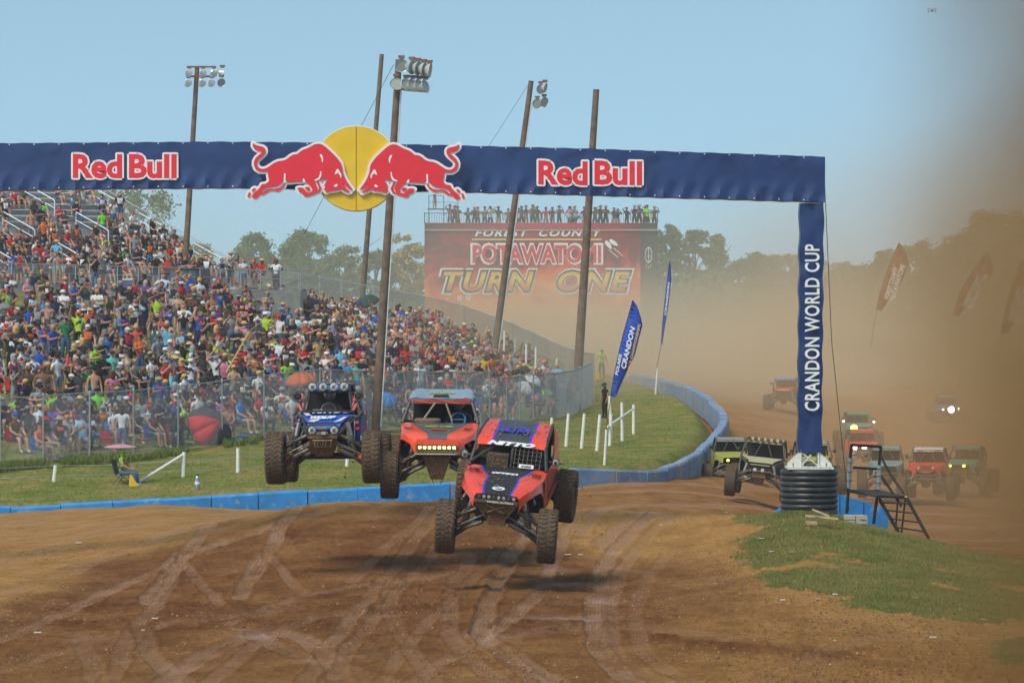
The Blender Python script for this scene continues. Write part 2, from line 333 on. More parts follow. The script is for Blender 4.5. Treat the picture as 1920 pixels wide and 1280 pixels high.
# ground colour: one material driven by measured masks (grass cover, dampness of the soil, packed tyre marks, standing wet)
def ground_material():
    m = bpy.data.materials.new('soil_and_turf'); m.use_nodes = True; n = m.node_tree.nodes; l = m.node_tree.links; b = n['Principled BSDF']
    g = n.new('ShaderNodeNewGeometry')
    def attr(nm):
        a = n.new('ShaderNodeAttribute'); a.attribute_name = nm; return a.outputs['Fac']
    def noise(sc, det=6, rough=.6, st=(1, 1, 1)):
        mp = n.new('ShaderNodeMapping'); mp.inputs['Scale'].default_value = st; l.new(g.outputs['Position'], mp.inputs[0])
        t = n.new('ShaderNodeTexNoise'); t.inputs['Scale'].default_value = sc; t.inputs['Detail'].default_value = det; t.inputs['Roughness'].default_value = rough
        l.new(mp.outputs[0], t.inputs[0]); return t.outputs[0]
    def ramp(f, stops):
        r = n.new('ShaderNodeValToRGB'); e = r.color_ramp.elements
        while len(e) < len(stops): e.new(0.5)
        for el, (p, c) in zip(e, stops): el.position = p; el.color = (*c, 1)
        l.new(f, r.inputs[0]); return r.outputs[0]
    def mix(f, a, c, bt='MIX'):
        x = n.new('ShaderNodeMix'); x.data_type = 'RGBA'; x.blend_type = bt
        (l.new(f, x.inputs[0]) if not isinstance(f, float) else setattr(x.inputs[0], 'default_value', f)); l.new(a, x.inputs[6]); l.new(c, x.inputs[7]); return x.outputs[2]
    n1 = noise(1.1, 12, .78, (1, .45, 1)); n2 = noise(16, 8, .85, (1, .5, 1)); n3 = noise(.35, 4, .5)
    dry = ramp(n1, [(.3, (.26, .13, .040)), (.5, (.39, .205, .066)), (.68, (.50, .28, .10))])
    damp = ramp(n1, [(.3, (.10, .036, .012)), (.45, (.16, .064, .021)), (.58, (.24, .105, .037)), (.74, (.37, .19, .075))])
    packed = ramp(n2, [(.3, (.29, .165, .10)), (.7, (.43, .265, .165))])
    soil = mix(attr('damp'), dry, damp)
    soil = mix(attr('track'), soil, packed)
    speck = ramp(n2, [(.34, (.34, .34, .36)), (.46, (.92, .92, .92)), (.56, (1.05, 1.05, 1.05)), (.68, (1.6, 1.55, 1.5))])
    soil = mix(.8, soil, speck, 'MULTIPLY')
    g1 = noise(.5, 8, .7); g2 = noise(5, 6, .8, (1, .5, 1))
    turf = ramp(g1, [(.25, (.085, .14, .02)), (.42, (.14, .175, .034)), (.55, (.22, .20, .058)), (.7, (.32, .24, .09))])
    turf2 = ramp(g2, [(.3, (.5, .52, .45)), (.5, (1, 1, 1)), (.7, (1.4, 1.3, 1.15))])
    turf = mix(1.0, turf, turf2, 'MULTIPLY')
    # grass edge broken up by noise
    sb = n.new('ShaderNodeMath'); sb.operation = 'ADD'; l.new(attr('grass'), sb.inputs[0])
    ms = n.new('ShaderNodeMath'); ms.operation = 'MULTIPLY_ADD'; ms.inputs[1].default_value = .9; ms.inputs[2].default_value = -.45; l.new(g2, ms.inputs[0]); l.new(ms.outputs[0], sb.inputs[1])
    th = n.new('ShaderNodeMapRange'); th.inputs[1].default_value = .42; th.inputs[2].default_value = .58; l.new(sb.outputs[0], th.inputs[0])
    col = mix(th.outputs[0], soil, turf)
    l.new(col, b.inputs['Base Color'])
    wet = attr('wet'); rr = n.new('ShaderNodeMapRange'); rr.inputs[3].default_value = .93; rr.inputs[4].default_value = .34; l.new(wet, rr.inputs[0]); l.new(rr.outputs[0], b.inputs['Roughness'])
    sp_ = n.new('ShaderNodeMapRange'); sp_.inputs[3].default_value = .04; sp_.inputs[4].default_value = .5; l.new(wet, sp_.inputs[0]); l.new(sp_.outputs[0], b.inputs['Specular IOR Level'])
    bp = n.new('ShaderNodeBump'); bp.inputs['Distance'].default_value = .05; l.new(n2, bp.inputs['Height'])
    bs = n.new('ShaderNodeMapRange'); bs.inputs[3].default_value = .9; bs.inputs[4].default_value = .12; l.new(wet, bs.inputs[0]); l.new(bs.outputs[0], bp.inputs['Strength'])
    l.new(bp.outputs[0], b.inputs['Normal']); return m
GROUND = ground_material()
def fan(name, pxs, ys, near):
    PX, YY = np.meshgrid(pxs, ys); X = (PX - 960) / F * YY
    Z, w = ground_z(PX, YY)
    far = sst(600, 640, YY); Z = Z * (1 - far) + far * (CZ - 10 * YY / F * 1.0)
    PYv = HZ + (CZ - Z) * F / YY
    tr = np.zeros(PX.shape); wet = np.zeros(PX.shape)
    if near:
        tr, wet, ridge = near_masks(PX, PYv, X, YY)
    # grass cover
    gr = w * (1 - .0 * w)
    # bare ground under the crowd
    crowd = w * sst(0, 14, YY - np.interp(PX, [0, 300, 700, 900, 1110], [166, 171, 190, 206, 232])) * (PX < 1115)
    gr = gr - .35 * crowd
    dirtstrip = w * np.exp(-((YY - np.interp(PX, [0, 300, 700], [163, 168, 186])) / 1.6) ** 2) * (fbm(X * .35, YY * .1, 2, 3) > .5)
    gr = gr - .55 * dirtstrip
    # mound beneath the arch leg
    edge = np.interp(PYv, [940, 965, 1000, 1050, 1090, 1140, 1165, 1180, 1300], [1440, 1385, 1410, 1400, 1450, 1590, 1760, 1900, 2050]) + (fbm(X * .6, YY * .3, 4, 12) - .5) * 120
    edge = edge + (fbm(X * 2.2, YY * 1.1, 4, 19) - .5) * 150
    md = sst(-30, 30, PX - edge) * (1 - .62 * sst(.60, .68, fbm(X * .9, YY * .45, 4, 66)) * (PYv > 985)) * (YY < 101) * (YY > 56) * sst(1195, 1150, PYv + (fbm(X * .5, YY * .2, 3, 2) - .5) * 60)
    md = np.maximum(md, .75 * sst(1780, 1900, PX + (fbm(X * 1.2, YY * .6, 3, 90) - .5) * 160) * np.exp(-((PYv - 1222) / 34) ** 2))
    gr = np.maximum(gr, md * (YY < 106))
    # far edge of the track on the left turns to field
    gr = np.maximum(gr, sst(330, 400, YY) * .8)
    # dampness
    if near:
        line = np.interp(PX, [-100, 0, 200, 420, 560, 1010, 1060, 1200, 1350, 1500, 1950], [1150, 1120, 1045, 985, 948, 940, 1010, 1035, 1050, 1140, 1230])
        dp = sst(-20, 45, PYv - line + (fbm(X * .5, YY * .15, 4, 4) - .5) * 80)
        rightish = sst(1050, 1500, PX + (fbm(X * .4, YY * .2, 3, 8) - .5) * 300); dp = dp * (1 - .55 * rightish)
        dp = dp * np.interp(PYv, [940, 1180, 1290], [1, .9, .62])
        dp = dp * (.72 + .5 * fbm(X * .8, YY * .35, 4, 21))
        crest = np.exp(-((YY - 98) / 4) ** 2)
        rough = np.clip(sst(1330, 1520, PX) * (1 - md) + .3, 0, 1)
        clod = fbm(X * 5, YY * 3.2, 3, 31); cl2 = fbm(X * 1.7, YY * 1.0, 3, 33)
        berm = sum(np.exp(-((PYv - c - (fbm(X * .35, X * 0, 3, int(c)) - .5) * 14) / 7) ** 2) for c in (1140, 1168)) * sst(-100, 200, PX) * sst(1300, 1000, PX)
        berm = berm + np.exp(-((PYv - 1205 - (PX - 1300) * .09) / 12) ** 2) * sst(1050, 1250, PX) * sst(1780, 1500, PX)
        berm = berm + .8 * np.exp(-((PYv - 1085 - (PX - 1450) * .2) / 16) ** 2) * sst(1380, 1430, PX) * sst(1620, 1500, PX) * (1 - md)
        fade = sst(106, 103, YY); Z0 = Z
        Z = Z + (cl2 - .5) * .05 + (clod - .5) * (.016 + .022 * rough) + (np.clip(fbm(X * 7, YY * 3.5, 2, 71) - .66, 0, 1) * .22) * (.4 + rough) * (1 - .8 * tr) * (1 - .9 * wet) + ridge * (YY < 104) + berm * (clod - .3) * (cl2 * 1.3) * .15
        Z = Z0 + (Z - Z0) * fade
        dp = np.clip(dp + berm * .5, 0, 1)
    else:
        dp = .15 + .5 * fbm(X * .05, YY * .12, 4, 14) * sst(300, 180, YY)
        st = np.abs(np.sin((YY - X * .9) * .35 + fbm(X * .1, YY * .1, 3, 6) * 6)); tr = .5 * sst(.8, 1, st) * (YY < 300)
        dp = np.maximum(dp, .75 * sst(1500, 1650, PX) * sst(260, 200, YY)); dp = np.maximum(dp, .6 * sst(195, 165, YY) * sst(700, 1000, PX)); dp = dp * (1 - .8 * (sst(900, 500, PX) * (YY < 170)))
        Z = Z + (fbm(X * .8, YY * .5, 3, 41) - .5) * .16 * sst(107, 114, YY) - .02 * (YY < 106.3)
    V = np.stack([X, YY, Z], -1).reshape(-1, 3).astype(np.float32)
    R, K = PX.shape; idx = np.arange(R * K).reshape(R, K)
    Q = np.stack([idx[:-1, :-1], idx[:-1, 1:], idx[1:, 1:], idx[1:, :-1]], -1).reshape(-1, 4)
    me = bpy.data.meshes.new(name); me.vertices.add(len(V)); me.vertices.foreach_set('co', V.ravel())
    me.loops.add(len(Q) * 4); me.loops.foreach_set('vertex_index', Q.ravel().astype(np.int32))
    me.polygons.add(len(Q)); me.polygons.foreach_set('loop_start', np.arange(0, len(Q) * 4, 4, dtype=np.int32))
    me.polygons.foreach_set('use_smooth', np.ones(len(Q), bool)); me.update(calc_edges=True)
    for nm, a in (('grass', gr), ('damp', dp), ('track', tr), ('wet', wet)):
        at = me.attributes.new(nm, 'FLOAT', 'POINT'); at.data.foreach_set('value', np.clip(a, 0, 1).astype(np.float32).ravel())
    me.materials.append(GROUND); o = bpy.data.objects.new(name, me); C.objects.link(o); o['kind'] = 'structure'; return o
sides = [-40000, -12000, -5000, -2500, -1500, -1000, -700, -450, -250]
pxn = np.array(sides + list(np.arange(-120, 2041, 3)) + [2040 + (-120 - s) for s in reversed(sides)], float)
track_near = fan('dirt_track', pxn, np.concatenate([np.arange(8, 56, 3.0), np.arange(56, 106.1, .2)]), True)
pxm = np.array(sides + list(np.arange(-120, 2041, 8)) + [2040 + (-120 - s) for s in reversed(sides)], float)
ground_far = fan('ground', pxm, np.concatenate([np.arange(105.2, 146, .8), np.arange(146, 170, .3), np.arange(170, 270, .8), np.arange(270, 600, 6), np.geomspace(600, 6000, 24)]), False)

# loose clods and crumbs of soil lying on the near track
def clods(n, seed, smin, smax, name, m, label):
    rg = np.random.default_rng(seed); Y = 60 + (103 - 60) * rg.random(n) ** 1.1; px = rg.uniform(-30, 1960, n); x = (px - 960) / F * Y
    dens = fbm(x * .45, Y * .3, 4, 101) + .35 * sst(1300, 1500, px) * (px < 1800); z = ground_z(px, Y)[0]; py = HZ + (CZ - z) * F / Y
    for c in (1140, 1168): dens = dens + .3 * np.exp(-((py - c) / 14) ** 2) * (px < 1250)
    tr_, wt_, rd_ = near_masks(px, py, x, Y); keep = (rg.random(n) < sst(.40, .78, dens)) & (rg.random(n) > tr_ * 1.1) & (wt_ < .3); edge = np.interp(py, [940, 965, 1000, 1050, 1090, 1140, 1165, 1180], [1440, 1385, 1410, 1400, 1450, 1590, 1760, 1900])
    keep &= (px < edge + 40) | (py > 1200); x, Y, z = x[keep], Y[keep], z[keep]; n = len(x); s = smin + (smax - smin) * rg.random(n) ** 5
    base = np.array([(1, 0, -.25), (-.3, .9, -.25), (-.8, -.5, -.25), (.2, -.95, -.25), (.1, .1, .65)]); a = rg.uniform(0, 6.28, n); ca, sa = np.cos(a), np.sin(a)
    V = base[None] * (s[:, None, None] * rg.uniform(.6, 1.3, (n, 5, 3))); V = np.stack([V[..., 0] * ca[:, None] - V[..., 1] * sa[:, None], V[..., 0] * sa[:, None] + V[..., 1] * ca[:, None], V[..., 2]], -1) + np.stack([x, Y, z + .008], -1)[:, None]
    fi = np.array([(0, 1, 4), (1, 2, 4), (2, 3, 4), (3, 0, 4)]); Fc = (fi[None] + 5 * np.arange(n)[:, None, None]).reshape(-1, 3)
    me = bpy.data.meshes.new(name); me.vertices.add(n * 5); me.vertices.foreach_set('co', V.astype(np.float32).ravel()); me.loops.add(len(Fc) * 3); me.loops.foreach_set('vertex_index', Fc.ravel().astype(np.int32)); me.polygons.add(len(Fc)); me.polygons.foreach_set('loop_start', np.arange(0, len(Fc) * 3, 3, dtype=np.int32)); me.update(calc_edges=True)
    me.materials.append(m); o = bpy.data.objects.new(name, me); C.objects.link(o); return tag(o, label, 'soil', kind='stuff')
clods(64000, 31, .008, .030, 'soil_clods', mat('damp_clod', (.11, .052, .023), .9, var=.5, scale=3), 'dark crumbs and clods of soil scattered over the near track')
clods(16000, 32, .006, .028, 'soil_crumbs', mat('dry_crumb', (.42, .27, .14), .9, var=.4, scale=3), 'pale dry crumbs and small stones scattered over the near track')
# ------------------------------------------------------------------ materials for built things
NAVY = mat('navy_vinyl', lin(34, 58, 108), .34, var=.14, scale=1.6, bump=.6, spec=.5)
WHITE = mat('white_print', (.78, .80, .80), .5, var=.04)
RED = mat('red_print', lin(226, 42, 58), .5, var=.05)
YEL = mat('yellow_print', lin(226, 186, 40), .5, var=.06, scale=3, dirt=.12, dirtcol=(.7, .66, .5))
STEEL = mat('galvanised_steel', (.42, .45, .47), .45, .6, var=.12, scale=20)
BLACKM = mat('black_steel', (.025, .025, .027), .5, .2, var=.3)
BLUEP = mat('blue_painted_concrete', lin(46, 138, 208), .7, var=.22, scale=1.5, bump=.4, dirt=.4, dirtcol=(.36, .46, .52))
CONC = mat('grey_concrete', (.36, .34, .30), .9, var=.2, scale=2, bump=.3, dirt=.2, dirtcol=(.2, .17, .13))
WOODP = mat('weathered_pole_wood', (.15, .10, .07), .9, var=.35, scale=3, bump=.4)
WPAINT = mat('white_painted_wood', (.74, .74, .70), .7, var=.08, scale=8, dirt=.3, dirtcol=(.34, .25, .17))
PLAST = mat('black_plastic_pipe', (.032, .034, .036), .38, var=.25, scale=3, dirt=.35, dirtcol=(.12, .10, .08))
WOOD = mat('raw_timber', (.42, .30, .18), .85, var=.2)
LIME = mat('white_steel_paint', (.66, .66, .61), .5, var=.1, dirt=.3)

BLUEF = mat('faded_hazed_blue_concrete', lin(100, 138, 178), .85, var=.25, scale=1.1, bump=.4, dirt=.62, dirtcol=(.31, .28, .25))  # haze over the bend is mixed into this faded, dirty blue
# ------------------------------------------------------------------ low blue block wall round the infield
wall = tag(empty('barrier_wall', WALL[40]), 'low blue painted concrete block wall curving round the grass infield', 'wall')
acc = [0.0]
for a, b in zip(WALL[:-1], WALL[1:]): acc.append(acc[-1] + (b - a).length)
def wall_at(s):
    i = min(max(np.searchsorted(acc, s) - 1, 0), len(WALL) - 2); t = (s - acc[i]) / (acc[i + 1] - acc[i]); return WALL[i].lerp(WALL[i + 1], t)
s = 0.0
while s < acc[-1] - .3:
    L = random.uniform(1.75, 2.0); e = min(s + L - .035, acc[-1]); a, b = wall_at(s), wall_at(e)
    nn = Vector((-(b - a).y, (b - a).x, 0)).normalized() * .20; dz = random.uniform(-.035, .035); H = 1.15; b = b + Vector((random.uniform(-.03, .03), random.uniform(-.04, .04), 0))
    mb = MB(); top = []
    for p in (a, b):
        for sg, drop in ((-1, .07), (-.75, 0), (.75, 0), (1, .07)):
            top.append(p + nn * sg + Vector((0, 0, dz + random.uniform(-.012, .012) - drop)))
    base = [a - nn * 1.06, b - nn * 1.06, b + nn * 1.06, a + nn * 1.06]
    vs = top + [p - Vector((0, 0, H)) for p in base]
    mb.add(vs, [(0, 1, 5, 4), (1, 2, 6, 5), (2, 3, 7, 6), (8, 0, 4, 9), (3, 11, 10, 7), (0, 8, 11, 3, 2, 1), (4, 5, 6, 7, 10, 9), (8, 9, 10, 11)])
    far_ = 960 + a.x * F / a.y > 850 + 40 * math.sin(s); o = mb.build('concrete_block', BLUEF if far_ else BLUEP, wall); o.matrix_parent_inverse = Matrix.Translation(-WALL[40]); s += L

wall2 = tag(empty('barrier_wall', P(1560, 960, 104)), 'short blue painted barrier sloping down behind the corrugated pipe and black stairs', 'wall')
bp = [P(1440, 968, 103), P(1478, 944, 103), P(1520, 934, 103), P(1575, 928, 103.2), P(1620, 940, 103.4), P(1667, 955, 103.6)]
for a, b in zip(bp[:-1], bp[1:]):
    mb = MB(); v = Vector((.012, 0, 0)); n2 = Vector((0, .3, 0))
    mb.add([a + v, b - v, b - v + n2, a + v + n2] + [q - Vector((0, 0, 1.2)) for q in (a + v, b - v, b - v + n2, a + v + n2)],
           [(0, 1, 2, 3), (4, 5, 1, 0), (5, 6, 2, 1), (6, 7, 3, 2), (7, 4, 0, 3), (7, 6, 5, 4)])
    o = mb.build('concrete_block', BLUEP, wall2); o.matrix_parent_inverse = Matrix.Translation(-P(1560, 960, 104))

# ------------------------------------------------------------------ start arch
AY = 96.0; u = AY / F
arch = tag(empty('start_arch', (0, 0, 0)), 'navy banner arch over the track with two red bulls charging a yellow disc', 'arch')
def AP(px, py, dy=0.0): p = P(px, py, AY); p.y += dy; return p
pxs = np.linspace(-420, 1547, 260)
topy = np.interp(pxs, [-420, 0, 400, 640, 1100, 1547], [273, 268.5, 265.5, 267.5, 278.5, 293.5])
boty = np.interp(pxs, [-420, 0, 250, 460, 860, 1100, 1500, 1547], [363, 357, 353.5, 352.5, 360, 366, 378, 380])
rows = []
for j in range(17):
    t = j / 16; row = []
    for x, a, b in zip(pxs, topy, boty):
        y = a * (1 - t) + b * t
        sc = (math.sin(x * math.pi / 46) ** 2) * .9 * (abs(2 * t - 1) ** 6)      # scalloping between eyelets
        e = 0.0
        row.append(Vector(AP(x, y + sc * (1 if t > .5 else -1) * -1.1)) + Vector((0, 0, 0)))
    rows.append(row)
W = np.array([[tuple(p) for p in r] for r in rows])
xx = pxs[None] * .012 + 0 * W[:, :, 0]; tt = np.linspace(0, 1, 17)[:, None] + 0 * xx
d = (fbm(xx * 1.3 + tt * 1.0, tt * 2.0 - xx * .5, 4, 3) - .5) * .05 + (fbm(xx * 4 + tt * 3, tt * 1.5 + xx, 3, 8) - .5) * .05 * np.abs(2 * tt - 1) ** 2
fold = np.abs(np.sin(xx * 7.6 + (tt - .5) * 3)) ** 6 * (tt > .55) * (tt - .55) * .17
W[:, :, 1] += d - fold
mb = MB(); mb.grid([[Vector(q) for q in r] for r in W.tolist()])
mb.v = mb.v; o1 = mb
back = 1.0
top, bot = W[0].tolist(), W[-1].tolist()
mb.grid([[Vector(q) + Vector((0, back, 0)) for q in top], [Vector(q) + Vector((0, 0, .003)) for q in top]])
mb.grid([[Vector(q) - Vector((0, 0, .003)) for q in bot], [Vector(q) + Vector((0, back, 0)) for q in bot]])
mb.grid([[Vector(q) + Vector((0, back, 0)) for q in bot], [Vector(q) + Vector((0, back, 0)) for q in top]])
R_ = W[:, -1].tolist(); mb.grid([[Vector(q) for q in R_], [Vector(q) + Vector((.003, back, 0)) for q in R_]])
beam = mb.build('beam_banner', NAVY, arch, smooth=True); track(beam, .5)
# leg banner
rows = []
for i in range(60):
    t = i / 59; y = 381 + t * 467; l_, r_ = 1500.5 - 3.5 * t, 1545 - 4 * t
    rows.append([AP(l_ + (r_ - l_) * k / 8 + 1.2 * math.sin(y * .09 + k) * (k in (0, 8)), y) for k in range(9)])
W2 = np.array([[tuple(p) for p in r] for r in rows]); yy2 = W2[:, :, 2]; x2 = W2[:, :, 0]
W2[:, :, 1] += .02 + (fbm(yy2 * 3.1 + x2 * 2.5, x2 * 5, 4, 6) - .5) * .10 - np.abs(np.sin(yy2 * 5 + x2 * 6)) ** 8 * .02
mb = MB(); mb.grid([[Vector(q) for q in r] for r in W2.tolist()])
for side in (0, -1):
    e = W2[:, side].tolist(); a = [Vector(q) for q in e]; b = [Vector(q) + Vector((0, .5, 0)) for q in e]
    mb.grid([b, a] if side == 0 else [a, b])
mb.grid([[Vector(q) + Vector((0, .5, 0)) for q in W2[:, -1].tolist()], [Vector(q) + Vector((0, .5, 0)) for q in W2[:, 0].tolist()]])
o = mb.build('leg_banner', NAVY, arch, smooth=True); track(o, .5)
mb = MB()
for x in np.arange(-400, 1545, 46.5):
    a = np.interp(x, pxs, topy); b = np.interp(x, pxs, boty)
    for y in (a + 3.2, b - 3.2): mb.lathe([(.0, -.02), (.012, -.02), (.015, .02)], 6, Matrix.Translation(AP(x, y, -.075)) @ Matrix.Rotation(math.pi / 2, 4, 'X'))
o = mb.build('eyelet', WHITE, arch); o['kind'] = 'stuff'
text('lettering', 'CRANDON WORLD CUP', AP(1536.5, 770, -.05), (0, 0, 1), (-1, 0, 0), 312 * u, 28 * u, WHITE, arch, bold=.02, space=1.08, depth=.012)
# the same navy leg at the far end of the beam
mb = MB(); mb.box(P(-395, 615, AY + .3), (.5, .5, 5.7)); mb.build('leg_banner', NAVY, arch)
def halo(t_, r, root):
    """white border plate behind lettering: every outline edge widened, holes filled"""
    bm = bmesh.new(); bm.from_mesh(t_.data); ymin = min(v.co.y for v in bm.verts); ymax = max(v.co.y for v in bm.verts); mid = (ymin + ymax) / 2
    fr = [f for f in bm.faces if all(v.co.y < mid for v in f.verts)]; fs = set(fr); wb = MB(); k = 0
    for f in fr:
        for e in f.edges:
            if sum(1 for g in e.link_faces if g in fs) == 1:
                a, b = e.verts[0].co, e.verts[1].co; y = ymax - .0002 - k * .00003; k += 1
                wb.prism([(a.x + r * math.cos(i * math.pi / 5), a.z + r * math.sin(i * math.pi / 5)) for i in range(10)], y, ymax + .006)
                L = math.hypot(b.x - a.x, b.z - a.z)
                if L > 1e-6:
                    nx, nz = -(b.z - a.z) / L * r, (b.x - a.x) / L * r; wb.prism([(a.x + nx, a.z + nz), (a.x - nx, a.z - nz), (b.x - nx, b.z - nz), (b.x + nx, b.z + nz)], y - .00001, ymax + .006)
    bm.free(); wb.build('lettering_border', WHITE, root)
for bx, by in ((134, 285), (1006, 297)):
    sl = .03
    xd = (1, 0, -.004 if bx < 500 else -.02)
    for i, (wd, x, w) in enumerate((('Red', 0, 99), ('Bull', 105, 96))):
        t_ = text('lettering', wd, AP(bx + x + 3.4, by + 49.6, -.055), xd, (0, 0, 1), (w - 6.8) * u, 45.5 * u, RED, arch, bold=.034, depth=.004, space=1.0)
        halo(t_, 3.5 * u, arch)
# emblem
from mathutils.geometry import tessellate_polygon
def plate(mb, poly, y0, y1):
    y0 += AY; y1 += AY
    vs = [Vector((x, y0, z)) for x, z in poly]; tris = tessellate_polygon([vs]); n = len(vs)
    mb.add(vs + [Vector((x, y1, z)) for x, z in poly], [tuple(t) for t in tris] + [(i, (i + 1) % n, (i + 1) % n + n, i + n) for i in range(n)])
def BQ(pts, mir):
    out = []
    for x, y in pts:
        px, py = 455 + x / 8.727, 255 + y / 8.727
        if mir: px = 2 * 668.9 - px; py += .8 + (px - 669) * .006
        p = AP(px, py); out.append((p.x, p.z))
    return out
BODY = [(190,130),(240,165),(300,178),(350,190),(385,215),(395,250),(390,290),(365,325),(320,365),(275,405),(250,445),(255,490),(280,525),(320,548),(370,548),(420,530),(480,490),(540,450),(600,425),(690,412),(740,390),(800,340),(850,315),(910,310),(950,275),(1000,240),(1080,212),(1140,180),(1200,148),(1260,140),(1310,152),(1370,190),(1430,245),(1500,310),(1560,375),(1620,455),(1640,520),(1650,600),(1680,680),(1710,740),(1750,800),(1790,855),(1815,885),(1780,882),(1740,862),(1700,815),(1655,768),(1680,820),(1720,880),(1775,930),(1740,935),(1680,905),(1620,870),(1570,895),(1510,900),(1440,910),(1385,930),(1360,905),(1350,870),(1370,840),(1345,825),(1360,790),(1390,750),(1410,712),(1340,722),(1275,735),(1240,715),(1185,740),(1215,800),(1240,860),(1222,925),(1210,950),(1140,975),(1060,1000),(1020,985),(990,940),(945,925),(910,865),(950,852),(1010,860),(1040,900),(1080,940),(1130,930),(1160,890),(1140,850),(1100,800),(1050,770),(1025,745),(1000,755),(940,755),(850,762),(770,768),(735,755),(715,700),(705,640),(692,700),(680,740),(640,790),(580,825),(500,840),(420,850),(360,880),(328,920),(332,940),(345,935),(400,890),(460,870),(540,875),(610,860),(660,830),(700,775),(715,790),(690,840),(650,880),(590,915),(520,900),(450,905),(400,940),(350,968),(300,965),(270,1000),(230,1030),(170,1015),(180,970),(220,930),(280,880),(310,840),(330,800),(400,790),(455,745),(440,690),(430,590),(360,595),(290,590),(230,550),(205,490),(205,430),(235,370),(290,320),(330,290),(330,262),(270,255),(215,225),(185,180)]
EXTRA = [[(215,860),(235,870),(225,895),(190,920),(165,910),(180,880)], [(125,925),(155,940),(140,985),(135,1018),(95,1000),(110,960)], [(1030,848),(1105,842),(1125,890),(1075,910),(1050,880)], [(1215,740),(1255,745),(1275,800),(1305,860),(1280,920),(1240,945),(1215,940),(1260,880),(1260,840),(1235,790)]]
MARKS = [[(1275,320),(1300,312),(1325,345),(1335,400),(1325,440),(1312,440),(1305,380),(1285,345)], [(1550,560),(1575,550),(1600,590),(1630,640),(1630,690),(1612,695),(1605,650),(1570,615),(1535,640),(1520,635)], [(1505,825),(1545,795),(1570,805),(1560,835),(1525,845)],
         [(695,625),(722,625),(718,740),(740,765),(690,775)], [(1285,590),(1303,592),(1302,660),(1275,722),(1215,748),(1180,735),(1250,700),(1280,650)], [(1000,708),(1020,710),(1050,770),(1000,765)]]
mb = MB(); c = AP(668.9, 317); mb.lathe([(79 * u, 0), (79 * u, .06)], 72, Matrix.Translation(c + Vector((0, -.30, 0))) @ Matrix.Rotation(math.pi / 2, 4, 'X'))
mb.build('yellow_disc', YEL, arch)
mb = MB(); mb.lathe([(80.6 * u, 0), (80.6 * u, .05)], 72, Matrix.Translation(c + Vector((0, -.22, 0))) @ Matrix.Rotation(math.pi / 2, 4, 'X')); mb.build('disc_backing', WHITE, arch)
mb = MB(); mb.box(c + Vector((0, -.364, 0)), (.008, .01, 157 * u)); mb.build('disc_seam', BLACKM, arch)
for mir in (0, 1):
    wb = MB(); r = 4.3 * u; k = 0
    for poly in [BODY] + EXTRA:
        q = BQ(poly, mir)
        for i, (x, z) in enumerate(q):
            x2_, z2_ = q[(i + 1) % len(q)]; y = AY - .42 - k * .00006; k += 1
            ds = [(x + r * math.cos(a * math.pi / 6), z + r * math.sin(a * math.pi / 6)) for a in range(12)]
            wb.prism(ds, y, AY - .36); L = math.hypot(x2_ - x, z2_ - z)
            if L > 1e-6:
                nx, nz = -(z2_ - z) / L * r, (x2_ - x) / L * r
                wb.prism([(x + nx, z + nz), (x - nx, z - nz), (x2_ - nx, z2_ - nz), (x2_ + nx, z2_ + nz)], y - .00003, AY - .36)
    plate(wb, BQ(BODY, mir), -.415, -.36); bull_w = wb.build('bull_outline', WHITE, arch)
    rb = MB()
    for poly in [BODY] + EXTRA: plate(rb, BQ(poly, mir), -.455, -.4501)
    rb.build('bull', RED, arch)
    for poly in MARKS: mk = MB(); plate(mk, BQ(poly, mir), -.461, -.456); mk.build('bull_marking', WHITE, arch)
# foot of the leg: white welded stand on a corrugated pipe full of earth
mb = MB(); b0 = AP(1519, 877, .25)
mb.box(b0, (86 * u, 86 * u, .05))
for sx in (-1, 1):
    for sy in (-1, 1): mb.tube([b0 + Vector((sx * 17 * u, sy * 17 * u, 0)), b0 + Vector((sx * 17 * u, sy * 17 * u, .42))], .028, 4)
for sy in (-1, 1):
    mb.tube([b0 + Vector((-17 * u, sy * .2, .36)), b0 + Vector((17 * u, sy * .2, .03))], .016, 4)
    mb.tube([b0 + Vector((-17 * u, sy * .2, .03)), b0 + Vector((3 * u, sy * .2, .30))], .014, 4)
for sx in (-1, 1):
    mb.slab([b0 + Vector((sx * 18 * u, -.2, .03)), b0 + Vector((sx * 41 * u, -.2, .03)), b0 + Vector((sx * 41 * u, -.2, .09)), b0 + Vector((sx * 18 * u, -.2, .36))], .015)
    mb.slab([b0 + Vector((sx * 18 * u, .2, .03)), b0 + Vector((sx * 41 * u, .2, .03)), b0 + Vector((sx * 41 * u, .2, .09)), b0 + Vector((sx * 18 * u, .2, .36))], .015)
mb.build('leg_foot', LIME, arch)
for x in (-32, -4, 6, 30): mb = MB(); mb.lathe([(.012, 0), (.012, .07), (.02, .07), (.02, .09)], 6, Matrix.Translation(b0 + Vector((x * u, -.33, .02)))); mb.build('anchor_bolt', mat('rusty_bolt', (.2, .09, .03), .7), arch)
